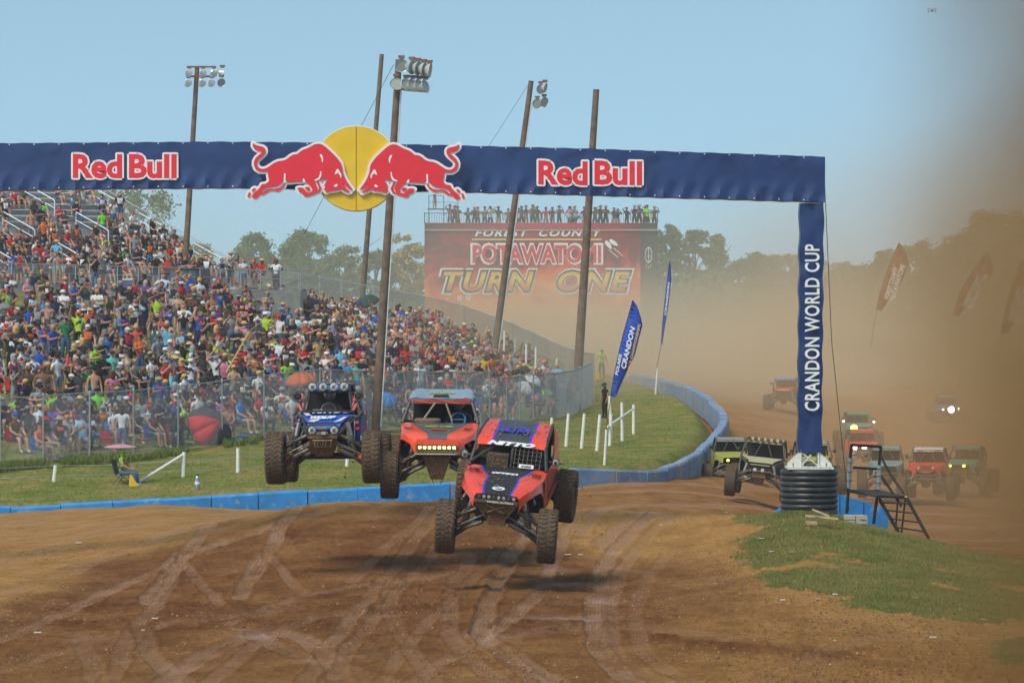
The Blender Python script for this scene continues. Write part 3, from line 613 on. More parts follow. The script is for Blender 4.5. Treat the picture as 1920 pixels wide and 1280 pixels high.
# guy cable
mb = MB(); mb.tube([AP(1548, 330, .4), AP(1560, 640, .1), AP(1590, 955, -.3)], .008, 4); mb.build('guy_cable', BLACKM, arch)
prof = []; H = 1.02; n = 8
for i in range(n * 8 + 1):
    t = i / 8; ph = (t % 1.0); rr = .655 - .05 * (1 - abs(math.sin(math.pi * ph)) ** .45)
    prof.append((rr, -H + i / (n * 8) * H))
prof = [(r + (.0 if k < len(prof) - 1 else 0), z) for k, (r, z) in enumerate(prof)] + [(.60, 0.005), (.58, -.03)]
mb = MB(); c = AP(1518.5, 880, .25); mb.lathe(prof, 48, Matrix.Translation(c))
pipe = mb.build('drain_pipe', PLAST, None, smooth=True); track(pipe, .9)
tag(pipe, 'black corrugated drain pipe section standing upright under the arch leg', 'pipe')
bl = tag(empty('cinder_block', AP(1585, 968, -1)), 'pale grey concrete block beside the corrugated pipe, nearer the pipe of two', 'block', 'concrete blocks beside the pipe')
for i, (px, w) in enumerate(((1584, .24), (1604, .26))):
    if i: bl = tag(empty('cinder_block', AP(1604, 968, -1)), 'pale concrete block beside the stair platform foot, farther from the pipe', 'block', 'concrete blocks beside the pipe')
    mb = MB(); cc = AP(px, 968.5, -1.2) - Vector(bl.location); mb.box(cc, (w, .4, .19), Matrix.Rotation(.15 * i, 3, 'Z')); mb.build('block_body', mat('cast_concrete', (.42, .39, .33), .9, var=.15, scale=12, bump=.3), bl)
    mb = MB(); mb.box(cc + Vector((0, -.2, 0)), (w * .9, .01, .012)); mb.build('seam', BLACKM, bl)

# ------------------------------------------------------------------ black steel marshal stand with stairs
stand = tag(empty('stair_platform', AP(1640, 1000, 1.5)), 'black steel viewing platform with railing and a short open stair', 'platform')
SI = Matrix.Translation(-Vector(stand.location))
def sp(px, py, dy): return P(px, py, 97.5 + dy)
def part(mb, nm, m): o = mb.build(nm, m, stand); o.matrix_parent_inverse = SI; return o
mb = MB(); mb.tube([sp(1588, 962, .6), sp(1596, 834, .6)], .035, 4); part(mb, 'post', BLACKM)
mb = MB(); mb.tube([sp(1643, 930, 1.2), sp(1652, 837, 1.2)], .035, 4); part(mb, 'post', BLACKM)
mb = MB(); mb.tube([sp(1596, 834, .6), sp(1652, 837, 1.2)], .035, 4); part(mb, 'rail', BLACKM)
mb = MB(); mb.tube([sp(1600, 876, .6), sp(1647, 879, 1.2)], .028, 4); part(mb, 'rail', BLACKM)
GREYP = mat('grey_foam_padding', (.42, .43, .42), .7)
for a, b in (((1593, 859), (1590, 915)), ((1648, 872), (1645, 917))):
    mb = MB(); mb.tube([sp(a[0] + 1.5, a[1], .45), sp(b[0] + 1.5, b[1], .45)], .052, 8); o = part(mb, 'padding', GREYP)
    for t in (.15, .45, .75): mb = MB(); mb.tube([sp(a[0] - 4 + (b[0] - a[0]) * t, a[1] + (b[1] - a[1]) * t, .38), sp(a[0] + 8 + (b[0] - a[0]) * t, a[1] + (b[1] - a[1]) * t, .38)], .008, 4); part(mb, 'strap', BLACKM)
mb = MB(); mb.slab([sp(1588, 917, 0), sp(1645, 928, -.4), sp(1702, 930, .4), sp(1650, 918, 1.6)], .06); part(mb, 'deck', mat('black_deck_plate', (.04, .04, .042), .75))
for a, b in (((1645, 930), (1638, 982)), ((1698, 932), (1690, 1004)), ((1684, 930), (1679, 1000))):
    mb = MB(); mb.tube([sp(*a, 0 if a[0] < 1660 else .5), sp(*b, 0 if a[0] < 1660 else .5)], .036 if a[0] < 1660 else .022, 4); part(mb, 'leg', BLACKM)
for a, b in (((1648, 932), (1690, 1004)), ((1700, 931), (1744, 1012))):
    q0, q1 = sp(*a, -.2), sp(*b, -.2); mb = MB(); mb.slab([q0 + Vector((0, 0, .06)), q0 - Vector((0, 0, .10)), q1 - Vector((0, 0, .10)), q1 + Vector((0, 0, .06))], .05); part(mb, 'stringer', BLACKM)
for a, b in (((1655, 941), (1703, 943)), ((1662, 955), (1712, 961)), ((1671, 971), (1721, 978)), ((1681, 987), (1731, 995))):
    q0, q1 = sp(*a, -.25), sp(*b, -.25); dd = Vector((0, .28, 0)); mb = MB(); mb.slab([q0, q1, q1 + dd, q0 + dd], .03); part(mb, 'tread', BLACKM)
for a, b, m in (((1653, 858), (1694, 924), (1672, 893)), ((1652, 892), (1690, 948), (1668, 915))):
    mb = MB(); mb.tube([sp(*a, .9), sp(*m, .6), sp(*b, .3)], .03, 6); part(mb, 'handrail', BLACKM)
mb = MB(); mb.box(sp(1699, 931, -.45), (.06, .02, .03)); part(mb, 'tape', mat('yellow_tape', (.7, .6, .05), .5))
for i, (pa, pb, wd, lb) in enumerate((((1511, 966), (1572, 972), .12, 'weathered flat plank lying in grass before the corrugated pipe'), ((1524, 954), (1556, 967), .06, 'thin broken lath leaning across the planks by the corrugated pipe'), ((1512, 978), (1533, 979), .1, 'short thick offcut of timber lying lowest in the grass by the pipe'))):
    mb = MB(); a, b = P(pa[0], pa[1], 92.0 - i * .3), P(pb[0], pb[1], 91.6 - i * .3); dd = Vector((0, wd * 2, .01)); mb.slab([a, b, b + dd, a + dd], .03 + .03 * (i == 2)); tag(mb.build('timber_plank', WOOD), lb, 'plank', 'loose timber in the grass')

# ------------------------------------------------------------------ chain-link fences
WIRE = mat('fence_wire', (.34, .37, .38), .5, .5, var=.1)
def chainlink(name, pts, H, label, spacing=.085, postgap=3.0, wire=.0035, posts=None, mesh_mat=None):
    """pts: list of ground Vectors. Children: post (each), top_rail, wire_mesh"""
    root = tag(empty(name, pts[0]), label, 'fence'); I = Matrix.Translation(-Vector(pts[0])); up = Vector((0, 0, 1))
    L = [0.0]
    for a, b in zip(pts[:-1], pts[1:]): L.append(L[-1] + (b - a).length)
    def at(s):
        s = min(max(s, 0), L[-1]); i = min(max(int(np.searchsorted(L, s)) - 1, 0), len(pts) - 2); return pts[i].lerp(pts[i + 1], (s - L[i]) / max(1e-6, L[i + 1] - L[i]))
    ps = posts if posts else list(np.arange(0, L[-1], postgap)) + [L[-1]]
    for s_ in ps:
        mb = MB(); b = at(s_); mb.tube([b - up * .15, b + up * (H + .03)], .036, 8); mb.ball(b + up * (H + .05), .045, 6); o = mb.build('post', STEEL, root); o.matrix_parent_inverse = I
    ns = int(L[-1] / .8) + 2; mb = MB(); mb.tube([at(s_) + up * H + Vector((0, 0, .012 * math.sin(s_ * 1.3))) for s_ in np.linspace(0, L[-1], ns)], .024, 6); o = mb.build('top_rail', STEEL, root); o.matrix_parent_inverse = I
    mb = MB(); s_ = -H
    while s_ < L[-1] + H:
        for sg in (1, -1):
            a_s, b_s, a_z, b_z = (s_, s_ + H, 0.02, H) if sg == 1 else (s_ + H, s_, 0.02, H)
            # clip to [0, L]
            def clip(sa, za, sb, zb):
                if sb != sa:
                    for lim in (0, L[-1]):
                        if (sa < 0 and lim == 0) or (sa > L[-1] and lim): t = (lim - sa) / (sb - sa); za += (zb - za) * t; sa = lim
                        if (sb < 0 and lim == 0) or (sb > L[-1] and lim): t = (lim - sb) / (sa - sb); zb += (za - zb) * t; sb = lim
                return sa, za, sb, zb
            if max(a_s, b_s) < 0 or min(a_s, b_s) > L[-1]: continue
            sa, za, sb, zb = clip(a_s, a_z, b_s, b_z)
            q = []
            nseg = 3
            for i in range(nseg + 1):
                t = i / nseg; p_ = at(sa + (sb - sa) * t) + up * (za + (zb - za) * t); q.append(p_)
            mb.tube(q, wire, 3, cap=False)
        s_ += spacing
    o = mb.build('wire_mesh', WIRE, root); o['kind'] = 'stuff'; o.matrix_parent_inverse = I
    return root, at
FRONT = [(-90,164),(0,164.5),(81,166),(168,167.5),(250,169.5),(334,172),(416,174.5),(495,178),(600,184),(717,190),(787,194),(856,199),(918,205)]
def tall(px, Y, ytop, ybot): return None
FP = [G(a, b) for a, b in FRONT]
def cum(pts):
    L = [0.0]
    for a, b in zip(pts[:-1], pts[1:]): L.append(L[-1] + (b - a).length)
    return L
FPl = cum(FP)
fence_front, fat = chainlink('chain_link_fence', FP, 2.62, 'long chain-link fence with grey posts between the seated crowd and the grass', spacing=.082, posts=FPl[1:])
FR = [G(a, b) for a, b in [(918,205),(950,207.5),(975,210),(1000,212.5),(1025,215),(1045,218),(1060,221),(1075,224),(1088,227),(1100,230),(1110,233)]]
chainlink('chain_link_fence', FR, 2.3, 'chain-link fence stretch receding to the bare pole beside the standing flag marshals', spacing=.09, posts=cum(FR)[1:], wire=.004)
BK = [G(a, b) for a, b in [(1114,236),(1085,240),(1060,244),(1025,250),(1000,255),(960,262),(925,267),(870,275),(830,280),(794,284),(740,288),(700,290),(640,293),(600,295),(560,297),(520,299)]]
chainlink('chain_link_fence', BK, 2.6, 'chain-link fence along the back of the crowd, climbing behind the taller poles', spacing=.12, posts=[x for x in cum(BK)], wire=.005)

# white posts with thin wires on the grass
def wpost(px, py0, py1, Y, w=.11, label='', lean=0):
    b = G(px, Y, -.1); t = P(px + lean, py1, Y); mb = MB(); mb.tube([b, t], [w * .58, w * .5], 8); return tag(mb.build('fence_post', WPAINT), label, 'post', 'white posts on the grass')
WL = [(100,159,872,4,'short white post standing on grass at the far side from the seated marshal'),(343,160,847,2,'white post with a diagonal brace on the grass behind the flag marshal'),(446,161,840,0,'white post on the grass beside the silver fire extinguisher'),
      (548,163,838,0,'white post below the blue race car on the grass'),(650,164,836,3,'white post partly hidden behind the blue race car wheel'),(736,167,822,0,'white post between the wheels of the blue and the orange race cars')]
for px, Y, yt, ln, lb in WL: wpost(px, 0, yt, Y, .13, lb, ln)
mb = MB(); mb.tube([G(262, 158.5, .02), P(343, 852, 160)], .055, 8); tag(mb.build('brace_pole', WPAINT), 'slanting white timber brace resting against a white post beside the marshal', 'brace')
BP = [(1032,186,783,3),(1061,181,775,5),(1090,179.5,775,6),(1119,178,777,6),(1143,183,776,3),(1167,188,754,-1),(1188,196,758,0),(1146,197,742,-3)]
nm = ['first','second','third','fourth']
lbs = ['white post standing beside the red race car roof on the grass','leaning white post, next after the one by the red car roof','leaning white post midway along the row on the infield grass','leaning white post on the grass nearest the blue feather flag','white post where the slanting rail meets the row','tall white post in the middle of the slanting rail','white post at the outer end of the slanting rail','white post on the grass just behind the blue feather flag']
for (px, Y, yt, ln), lb in zip(BP, lbs): wpost(px, 0, yt, Y, .13, lb, ln)
mb = MB(); mb.tube([P(1139, 800, 182.4), P(1190, 765, 193)], .05, 6); tag(mb.build('slanting_rail', WPAINT), 'slanting white rail nailed across three posts on the infield grass', 'rail')
for px, Y, yt, lb in ((985,236,645,'white post behind the receding fence, closest to the crowd'),(1003,240,650,'white post seen through the receding fence beside the crowd end'),(1042,243,672,'white post seen through the fence near the bare pole'),(1063,246,677,'white post seen through the fence touching the bare pole'),(844,262,625,'white brace post behind the crowd near the sloping fence'),(889,258,632,'white post leaning over the back fence behind the crowd'),(944,250,620,'white post behind the crowd between pole and sloping fence'),(964,247,632,'white post behind the crowd right of the conduit pole')): wpost(px, 0, yt, Y, .12, lb.replace('right of', 'just past'), 2)
mb = MB()
for hgt in (.25, .62):
    for a, b in zip(WL[:-1], WL[1:]):
        mb.tube([G(a[0], a[1], hgt), G((a[0] + b[0]) / 2, (a[1] + b[1]) / 2, hgt - .06), G(b[0], b[1], hgt)], .009, 4)
    mb.tube([G(-60, 158, hgt), G(100, 159, hgt)], .009, 4)
tag(mb.build('fence_cable', STEEL), 'two sagging wire cables strung between the white posts on the grass', 'cable')

# ------------------------------------------------------------------ timber poles with floodlights
BELL = mat('spun_aluminium', (.52, .55, .55), .35, .3, var=.08, scale=4)
LENS = mat('lamp_lens', (.30, .34, .31), .15, .0, var=.1)
BALL = mat('ballast_grey', (.30, .34, .36), .6)
CROSS = mat('rusted_crossarm', (.22, .10, .06), .8, var=.3)
BELLP = [(.035, .33), (.07, .32), (.12, .27), (.19, .17), (.25, .06), (.285, 0), (.30, -.03), (.298, -.035), (.27, 0), (.17, .15), (.06, .24)]
bellme = None
def pole(p0, p1, r0, r1, label, lights=(), conduit=False, extra=None, drop=True):
    """p0 foot, p1 top; lights: (offset right m, offset down m, yaw, tilt)"""
    global bellme
    root = tag(empty('light_pole' if lights else 'utility_pole', p0), label, 'pole'); I = Matrix.Translation(-p0); K = 10
    mb = MB(); mb.tube([p0.lerp(p1, i / K) - (Vector((0, 0, .4)) if i == 0 else Vector((0, 0, 0))) for i in range(K + 1)], [r0 + (r1 - r0) * i / K for i in range(K + 1)], 10); o = mb.build('pole_shaft', WOODP, root, smooth=True); track(o, .8); o.matrix_parent_inverse = I
    if conduit:
        mb = MB(); off = Vector((r0 * 1.15, -r0 * .4, 0)); mb.tube([p0 + off, p0.lerp(p1, .93) + off * .8], .03, 6); o = mb.build('conduit', mat('grey_conduit', (.6, .62, .62), .4), root); o.matrix_parent_inverse = I
    rows = sorted({round(l[1], 2) for l in lights})
    for rd in rows:
        xs = [l[0] for l in lights if round(l[1], 2) == rd]
        mb = MB(); mb.box(p1 + Vector(((min(xs) + max(xs)) / 2, -.12, -rd + .42)), (max(xs) - min(xs) + .3, .09, .10)); o = mb.build('crossarm', CROSS, root); o.matrix_parent_inverse = I
    for lx, ld, yaw, tilt, sc in lights:
        M = Matrix.Translation(p1 + Vector((lx, -.35, -ld))) @ Matrix.Rotation(yaw, 4, 'Z') @ Matrix.Rotation(math.pi / 2 + tilt, 4, 'X') @ Matrix.Rotation(math.pi, 4, 'X') @ Matrix.Scale(sc, 4)
        if bellme is None:
            mb = MB(); mb.lathe(BELLP, 20, cap=False); mb.box((0, 0, .36), (.12, .12, .1)); o = mb.build('floodlight', BELL, smooth=True); track(o, .6); bellme = o.data
        else: o = bpy.data.objects.new('floodlight', bellme); C.objects.link(o)
        o.parent = root; o.matrix_parent_inverse = I; o.matrix_basis = M
        mb = MB(); mb.lathe([(.262, .004), (.262, .012), (.1, .03)], 20); g_ = mb.build('lens', LENS, o)
        mb = MB(); mb.box((0, 0, 0), (.22, .26, .16)); g_ = mb.build('ballast_box', BALL, root); g_.matrix_parent_inverse = I; g_.location = p1 + Vector((lx, .02, -ld + .40))
    if extra: extra(root, I)
    return root
def PP(px, py, Y): return P(px, py, Y)
pole(G(343, 245), P(370, 125, 245), .19, .13, 'tall timber light pole carrying eight floodlights behind the grandstand', [(-.45, .45, 2.6, .5, .8), (.35, .45, 2.7, .5, .8), (.95, .45, 2.9, .5, .8), (1.45, .4, 1.9, .3, .8), (-.5, 1.0, 2.8, .6, .8), (.3, 1.0, 2.9, .6, .8), (.85, 1.0, 2.7, .6, .8), (1.4, .95, .5, .3, .85)])
pole(G(676, 296), P(716, 102, 296), .20, .15, 'bare timber pole rising behind the crowd beside the floodlit pole')
lts = [(.12, .30, .25, .15, 1.0)] + [(.58 + .26 * i, .36 + .05 * i, 1.0 + .12 * i, .15, 1.1) for i in range(4)] + [(-.10, 1.12, .15, -.45, 1.0)] + [(.34 + .28 * i, 1.16 + .02 * i, .8 + .08 * i, -.35, 1.05) for i in range(4)]
pole(P(704, 800, 189), P(748, 112, 189), .205, .145, 'thick timber light pole with ten floodlights and a white conduit at the fence', lts, conduit=True)
pole(G(920, 246), P(996, 152, 246), .21, .15, 'leaning timber light pole with four floodlights in front of the billboard', [(.55, .5, .5, .1, 1), (.8, .42, 1.2, .2, .9), (.35, 1.35, .2, .1, 1), (.75, 1.25, .7, .1, 1)], conduit=True)
def lampx(root, I):
    for k, yaw in ((-.35, -1.2), (-.75, -1.5)):
        M = Matrix.Translation(P(1086, 408, 236) + Vector((k * .9, -.3, 0))) @ Matrix.Rotation(yaw, 4, 'Z') @ Matrix.Rotation(math.pi / 2 + .2, 4, 'X') @ Matrix.Rotation(math.pi, 4, 'X')
        o = bpy.data.objects.new('floodlight', bellme); C.objects.link(o); o.parent = root; o.matrix_parent_inverse = I; o.matrix_basis = M
    mb = MB(); mb.box(P(1082, 408, 236), (.7, .08, .08)); o = mb.build('crossarm', STEEL, root); o.matrix_parent_inverse = I
pole(P(1083, 706, 236), P(1118, 168, 236), .26, .17, 'bare topped timber pole at the fence corner beside the yellow flag marshal', extra=lampx)
for a, b, Y0, Y1, lb in (((738, 122), (570, 440), 189, 232, 'thin guy wire slanting down from the ten light pole'), ((990, 160), (900, 300), 246, 250, 'thin guy wire slanting down from the leaning light pole'), ((300, 560), (715, 446), 190, 300, 'slack overhead cable sagging above the crowd toward the bare pole')):
    q0, q1 = P(*a, Y0), P(*b, Y1); q = [q0.lerp(q1, t) - Vector((0, 0, 1.2 * math.sin(math.pi * t) * (Y0 == 190))) for t in np.linspace(0, 1, 12)]
    mb = MB(); mb.tube(q, .013, 4); tag(mb.build('wire', BLACKM), lb, 'wire')

# ------------------------------------------------------------------ billboard with viewing deck
BY = 330.0; ub = BY / F
def bmat():
    m = bpy.data.materials.new('billboard_print'); m.use_nodes = True; n = m.node_tree.nodes; l = m.node_tree.links; b = n['Principled BSDF']; b.inputs['Roughness'].default_value = .6
    tc = n.new('ShaderNodeTexCoord'); sx = n.new('ShaderNodeSeparateXYZ'); l.new(tc.outputs['Object'], sx.inputs[0])
    ns = n.new('ShaderNodeTexNoise'); ns.inputs['Scale'].default_value = .45; ns.inputs['Detail'].default_value = 7; ns.inputs['Roughness'].default_value = .65; ns.inputs['Distortion'].default_value = 1.2; l.new(tc.outputs['Object'], ns.inputs[0])
    mr = n.new('ShaderNodeMapRange'); mr.inputs[1].default_value = .5; mr.inputs[2].default_value = 7.3; mr.inputs[3].default_value = .34; mr.inputs[4].default_value = -.22; l.new(sx.outputs['Z'], mr.inputs[0])
    ad = n.new('ShaderNodeMath'); l.new(ns.outputs[0], ad.inputs[0]); l.new(mr.outputs[0], ad.inputs[1])
    cr = n.new('ShaderNodeValToRGB'); e = cr.color_ramp.elements; e.new(.5); e.new(.6); e.new(.7)
    for el, (p, c) in zip(e, [(.25, (.05, .008, .01)), (.45, (.16, .012, .018)), (.6, (.42, .03, .02)), (.72, (.7, .12, .02)), (.85, (.8, .3, .05))]): el.position = p; el.color = (*c, 1)
    l.new(ad.outputs[0], cr.inputs[0])
    # red band along the top, fading to the sides
    gx = n.new('ShaderNodeMath'); gx.operation = 'ABSOLUTE'; sb = n.new('ShaderNodeMath'); sb.operation = 'SUBTRACT'; sb.inputs[1].default_value = 9.3; l.new(sx.outputs['X'], sb.inputs[0]); l.new(sb.outputs[0], gx.inputs[0])
    m1 = n.new('ShaderNodeMapRange'); m1.inputs[1].default_value = 9; m1.inputs[2].default_value = 2; l.new(gx.outputs[0], m1.inputs[0])
    m2 = n.new('ShaderNodeMapRange'); m2.inputs[1].default_value = 5.2; m2.inputs[2].default_value = 6.6; l.new(sx.outputs['Z'], m2.inputs[0])
    mu = n.new('ShaderNodeMath'); mu.operation = 'MULTIPLY'; l.new(m1.outputs[0], mu.inputs[0]); l.new(m2.outputs[0], mu.inputs[1])
    mx = n.new('ShaderNodeMix'); mx.data_type = 'RGBA'; l.new(mu.outputs[0], mx.inputs[0]); l.new(cr.outputs[0], mx.inputs[6]); mx.inputs[7].default_value = (.45, .012, .03, 1)
    l.new(mx.outputs[2], b.inputs['Base Color']); return m
bb = tag(empty('billboard', P(796, 590, BY)), 'huge red flame billboard with a railed viewing deck full of spectators on top', 'billboard'); bbl = Vector(bb.location)
def bq(px, py, dy=0.0): p = P(px, py, BY) - bbl; p.y += dy; return p
mb = MB(); a, b = bq(796, 418), bq(1201, 640); mb.box(((a.x + b.x) / 2, .06, (a.z + b.z) / 2), (b.x - a.x, .1, a.z - b.z)); mb.build('printed_face', bmat(), bb)
mb = MB(); a2, b2 = bq(1201, 418), bq(1233, 640); mb.box(((a2.x + b2.x) / 2, .10, (a2.z + b2.z) / 2), (b2.x - a2.x - .01, .1, a2.z - b2.z)); mb.build('side_panel', mat('dark_print', (.035, .035, .038), .6, var=.2, scale=.5), bb)
mb = MB(); mb.box(((a.x + b2.x) / 2, 1.8, (a.z + b.z) / 2 - .15), (b2.x - a.x - .1, 3.2, a.z - b.z - .35)); mb.build('tower_body', mat('dark_scaffold', (.06, .06, .06), .8), bb)
mb = MB(); mb.box(((a.x + b2.x) / 2, 1.6, a.z - .55), (b2.x - a.x, 3.4, .1)); mb.build('deck', CONC, bb)
xs = np.arange(a.x, b2.x + .01, .19)
mb = MB()
for x in xs: mb.box((x, .02, a.z + .36), (.025, .025, .78))
o = mb.build('baluster', BLACKM, bb); o['kind'] = 'stuff'
mb = MB(); mb.box(((a.x + b2.x) / 2, .02, a.z + .76), (b2.x - a.x, .05, .05)); mb.build('top_rail', BLACKM, bb)
mb = MB()
for x in np.linspace(a.x, b2.x, 9): mb.box((x, -.01, a.z + .38), (.07, .07, .86))
mb.build('rail_post', BLACKM, bb)
def bt(body, x0, x1, y0, y1, m, bold, shear=0, sp_=1.0, lift=.01): text('lettering', body, bq(x0, y1), (1, 0, 0), (0, 0, 1), (x1 - x0) * ub, (y1 - y0) * ub, m, bb, bold=bold, shear=shear, space=sp_, lift=lift + .0, depth=.01)
BK_ = mat('black_print', (.02, .018, .018), .6)
bt('FOREST  COUNTY', 888, 1132, 428, 445.5, BK_, .06, .3, 1.25, .005); bt('FOREST  COUNTY', 890, 1130, 430, 443.5, WHITE, .035, .3, 1.25, .02)
bt('POTAWATOMI', 882, 1131, 455, 497, WHITE, .075, 0, 1.0, .005); bt('POTAWATOMI', 886, 1127, 459, 493.5, mat('print_red_bright', (.62, .03, .035), .5), .035, 0, 1.0, .02)
def grad():
    m = bpy.data.materials.new('flame_letter_print'); m.use_nodes = True; n = m.node_tree.nodes; l = m.node_tree.links; b = n['Principled BSDF']
    tc = n.new('ShaderNodeTexCoord'); sx = n.new('ShaderNodeSeparateXYZ'); l.new(tc.outputs['Object'], sx.inputs[0])
    mr = n.new('ShaderNodeMapRange'); mr.inputs[1].default_value = bq(0, 550).z; mr.inputs[2].default_value = bq(0, 505).z; l.new(sx.outputs['Z'], mr.inputs[0])
    cr = n.new('ShaderNodeValToRGB'); e = cr.color_ramp.elements; e.new(.4); e.new(.7)
    for el, (p, c) in zip(e, [(0, (.5, .03, .02)), (.35, (.75, .3, .03)), (.6, (.8, .62, .08)), (1, (.75, .3, .04))]): el.position = p; el.color = (*c, 1)
    l.new(mr.outputs[0], cr.inputs[0]); l.new(cr.outputs[0], b.inputs['Base Color']); return m
bt('TURN  ONE', 822, 1190, 502, 553, WHITE, .10, .25, 1.12, .005); bt('TURN  ONE', 826, 1186, 505, 550, BK_, .075, .25, 1.12, .018); bt('TURN  ONE', 831, 1181, 509, 546, grad(), .03, .25, 1.16, .031)
mb = MB(); q = bq(885, 449); mb.box(((bq(885, 0).x + bq(1128, 0).x) / 2, -.02, q.z), (243 * ub, .02, 3.2 * ub)); mb.build('spear_shaft', mat('print_yellow', (.75, .5, .12), .5), bb)
mb = MB()
for k, (fx, fy, an) in enumerate(((1138, 456, -.6), (1147, 453, -.9))):
    c0 = bq(fx, fy); R = Matrix.Rotation(an, 3, 'Y')
    poly = [R @ Vector((x, 0, z)) for x, z in ((0, .25), (.16, .1), (.18, -.3), (.05, -.62), (-.1, -.35), (-.16, .05))]
    mb.prism([(c0.x + p_.x, c0.z + p_.z) for p_ in poly], -.03 - .012 * k, -.012 - .012 * k + .006)
    mb.prism([(c0.x + .1, c0.z - .5), (c0.x + .16, c0.z - .48), (c0.x + .9, c0.z - 1.1), (c0.x + .86, c0.z - 1.14)], -.028 - .012 * k, -.02 - .012 * k)
mb.build('feather', WHITE, bb)
mb = MB(); q = bq(1216, 478)
for i in range(14):
    t0, t1 = i * 2 * math.pi / 14, (i + 1) * 2 * math.pi / 14
    mb.slab([q + Vector((.28 * math.cos(t0) * s1, .04, .62 * math.sin(t0) * s1)) if False else q + Vector((.28 * math.cos(tt_) * rr_, .04, .62 * math.sin(tt_) * rr_)) for tt_, rr_ in ((t0, 1), (t1, 1), (t1, .88), (t0, .88))] if True else [], .01) if False else mb.prism([(q.x + .28 * math.cos(tt_) * rr_, q.z + .62 * math.sin(tt_) * rr_) for tt_, rr_ in ((t0, 1), (t1, 1), (t1, .86), (t0, .86))], .03, .048)
mb.box(q + Vector((0, .03, 0)), (.04, .02, 1.1)); mb.box(q + Vector((.06, .03, -.1)), (.3, .02, .05))
for k in (-1, 0, 1): mb.box(q + Vector((k * .17, .03, -.85 - .12 * (k == 0))), (.04, .02, .22))
mb.build('emblem', WHITE, bb)
for k in (859, 864, 875, 880):
    mb = MB(); q = bq(k, 559); mb.box((q.x, -.02, q.z), (.12, .02, .42)); mb.build('print_mark', WHITE, bb)
# scaffold with camera man's perch
sc = tag(empty('scaffold', P(834, 402, BY)), 'small blue scaffold tower standing on the billboard deck', 'scaffold'); scl = Vector(sc.location); SCB = mat('blue_scaffold_paint', (.10, .25, .38), .5)
for dx in (-1.25, -.1, 1.0):
    for dy in (.4, 1.6):
        if dx == 1.0 and dy > 1: continue
        mb = MB(); mb.tube([(dx, dy, -.65), (dx, dy, 1.5)], .03, 5); mb.build('upright', SCB, sc)
for z in (.45, .95, 1.45):
    mb = MB(); mb.tube([(-1.25, .4, z), (-.1, .4, z)], .022, 4); mb.build('crossbar', SCB, sc)
mb = MB(); mb.tube([(-.1, .4, .95), (1.0, .4, .9)], .022, 4); mb.tube([(-.1, .4, -.1), (1.0, .4, .85)], .02, 4); mb.build('brace', SCB, sc)
mb = MB(); mb.box((-.65, 1.0, .42), (1.4, 1.3, .06)); mb.build('plank', BLACKM, sc)

# ------------------------------------------------------------------ feather flags
FB = mat('flag_blue_cloth', lin(38, 76, 175), .8, var=.1); FO = mat('flag_dark_cloth', (.16, .035, .018), .85, var=.4, scale=1.5, dirt=.5, dirtcol=(.60, .17, .05))
GOLD = mat('gold_print', (.62, .42, .05), .6)
def feather(base, top, bot, width, side, cloth, label, words, Y, grp, wcol=(WHITE, GOLD), bend=.3):
    """base: ground point; bot/top: pixel of the cloth's ends; side=+1 cloth on the right of the mast"""
    root = tag(empty('feather_flag', base), label, 'flag', grp); I = Matrix.Translation(-Vector(base))
    b, t = P(*bot, Y), P(*top, Y); N = 26; mast = []; outer = []
    H = (t - b).length; ax = (t - b).normalized(); sd = Vector((ax.z, 0, -ax.x)) * side
    for i in range(N + 1):
        k = i / N; p = b + ax * H * k - sd * (bend * H * .18 * math.sin(math.pi * min(1, k * .62 + .38)) * 1.0 - bend * H * .18 * math.sin(math.pi * .38) * (1 - k)) * (1 if k < 1 else 1)
        w = width * min(1, (1 - k) * 4.5) ** .7 * (.30 + .70 * min(1, k * 2.2)); mast.append(p)
        outer.append(p + sd * w + Vector((0, .06 * math.sin(k * 9), 0)))
    rows = [mast, [m.lerp(o, .5) + Vector((0, -.05 * math.sin(i * .7), 0)) for i, (m, o) in enumerate(zip(mast, outer))], outer]
    mb = MB(); mb.grid([[r[i] for r in rows] for i in range(N + 1)], .006); o = mb.build('cloth', cloth, root, smooth=True); o.matrix_parent_inverse = I
    mb = MB(); mb.tube([Vector(base), b - ax * .02] + [m - sd * .015 for m in mast], .014, 5); o = mb.build('mast', BLACKM, root); o.matrix_parent_inverse = I
    for wd, s0, s1, off, hh, m_ in words:
        o0 = b + ax * H * s0 + sd * (width * off) - Vector((0, .09, 0)); xd = (mast[int(s1 * N)] - mast[int(s0 * N)]).normalized(); yd = -sd * side
        yd = Vector((-xd.z, 0, xd.x))
        o = text('lettering', wd, o0, xd, yd, H * (s1 - s0), hh, m_, root, bold=.03, shear=.2, depth=.008); o.matrix_parent_inverse = I
    return root
feather(G(1133, 163, .9), (1187, 563), (1146, 742), .62, 1, FB, 'tall blue feather flag with white and gold lettering near the leaning white posts', [('CRANDON', .3, .74, .50, .2, WHITE), ('WORLD CHAMPIONSHIPS', .22, .78, .80, .11, GOLD), ('POLARIS', .22, .44, .12, .13, WHITE)], 166, 'blue feather flags')
feather(G(1231, 237, 1.4), (1256, 490), (1240, 645), .22, 1, FB, 'narrow blue feather flag seen edge-on farther along the infield edge', [('CRANDON', .35, .75, .5, .12, WHITE)], 237, 'blue feather flags', bend=.15)
wpost(1133, 0, 805, 163, .09, 'thin white stake holding the near blue feather flag', 4); wpost(1229, 0, 690, 238, .1, 'thin white stake holding the edge-on blue feather flag', 4)
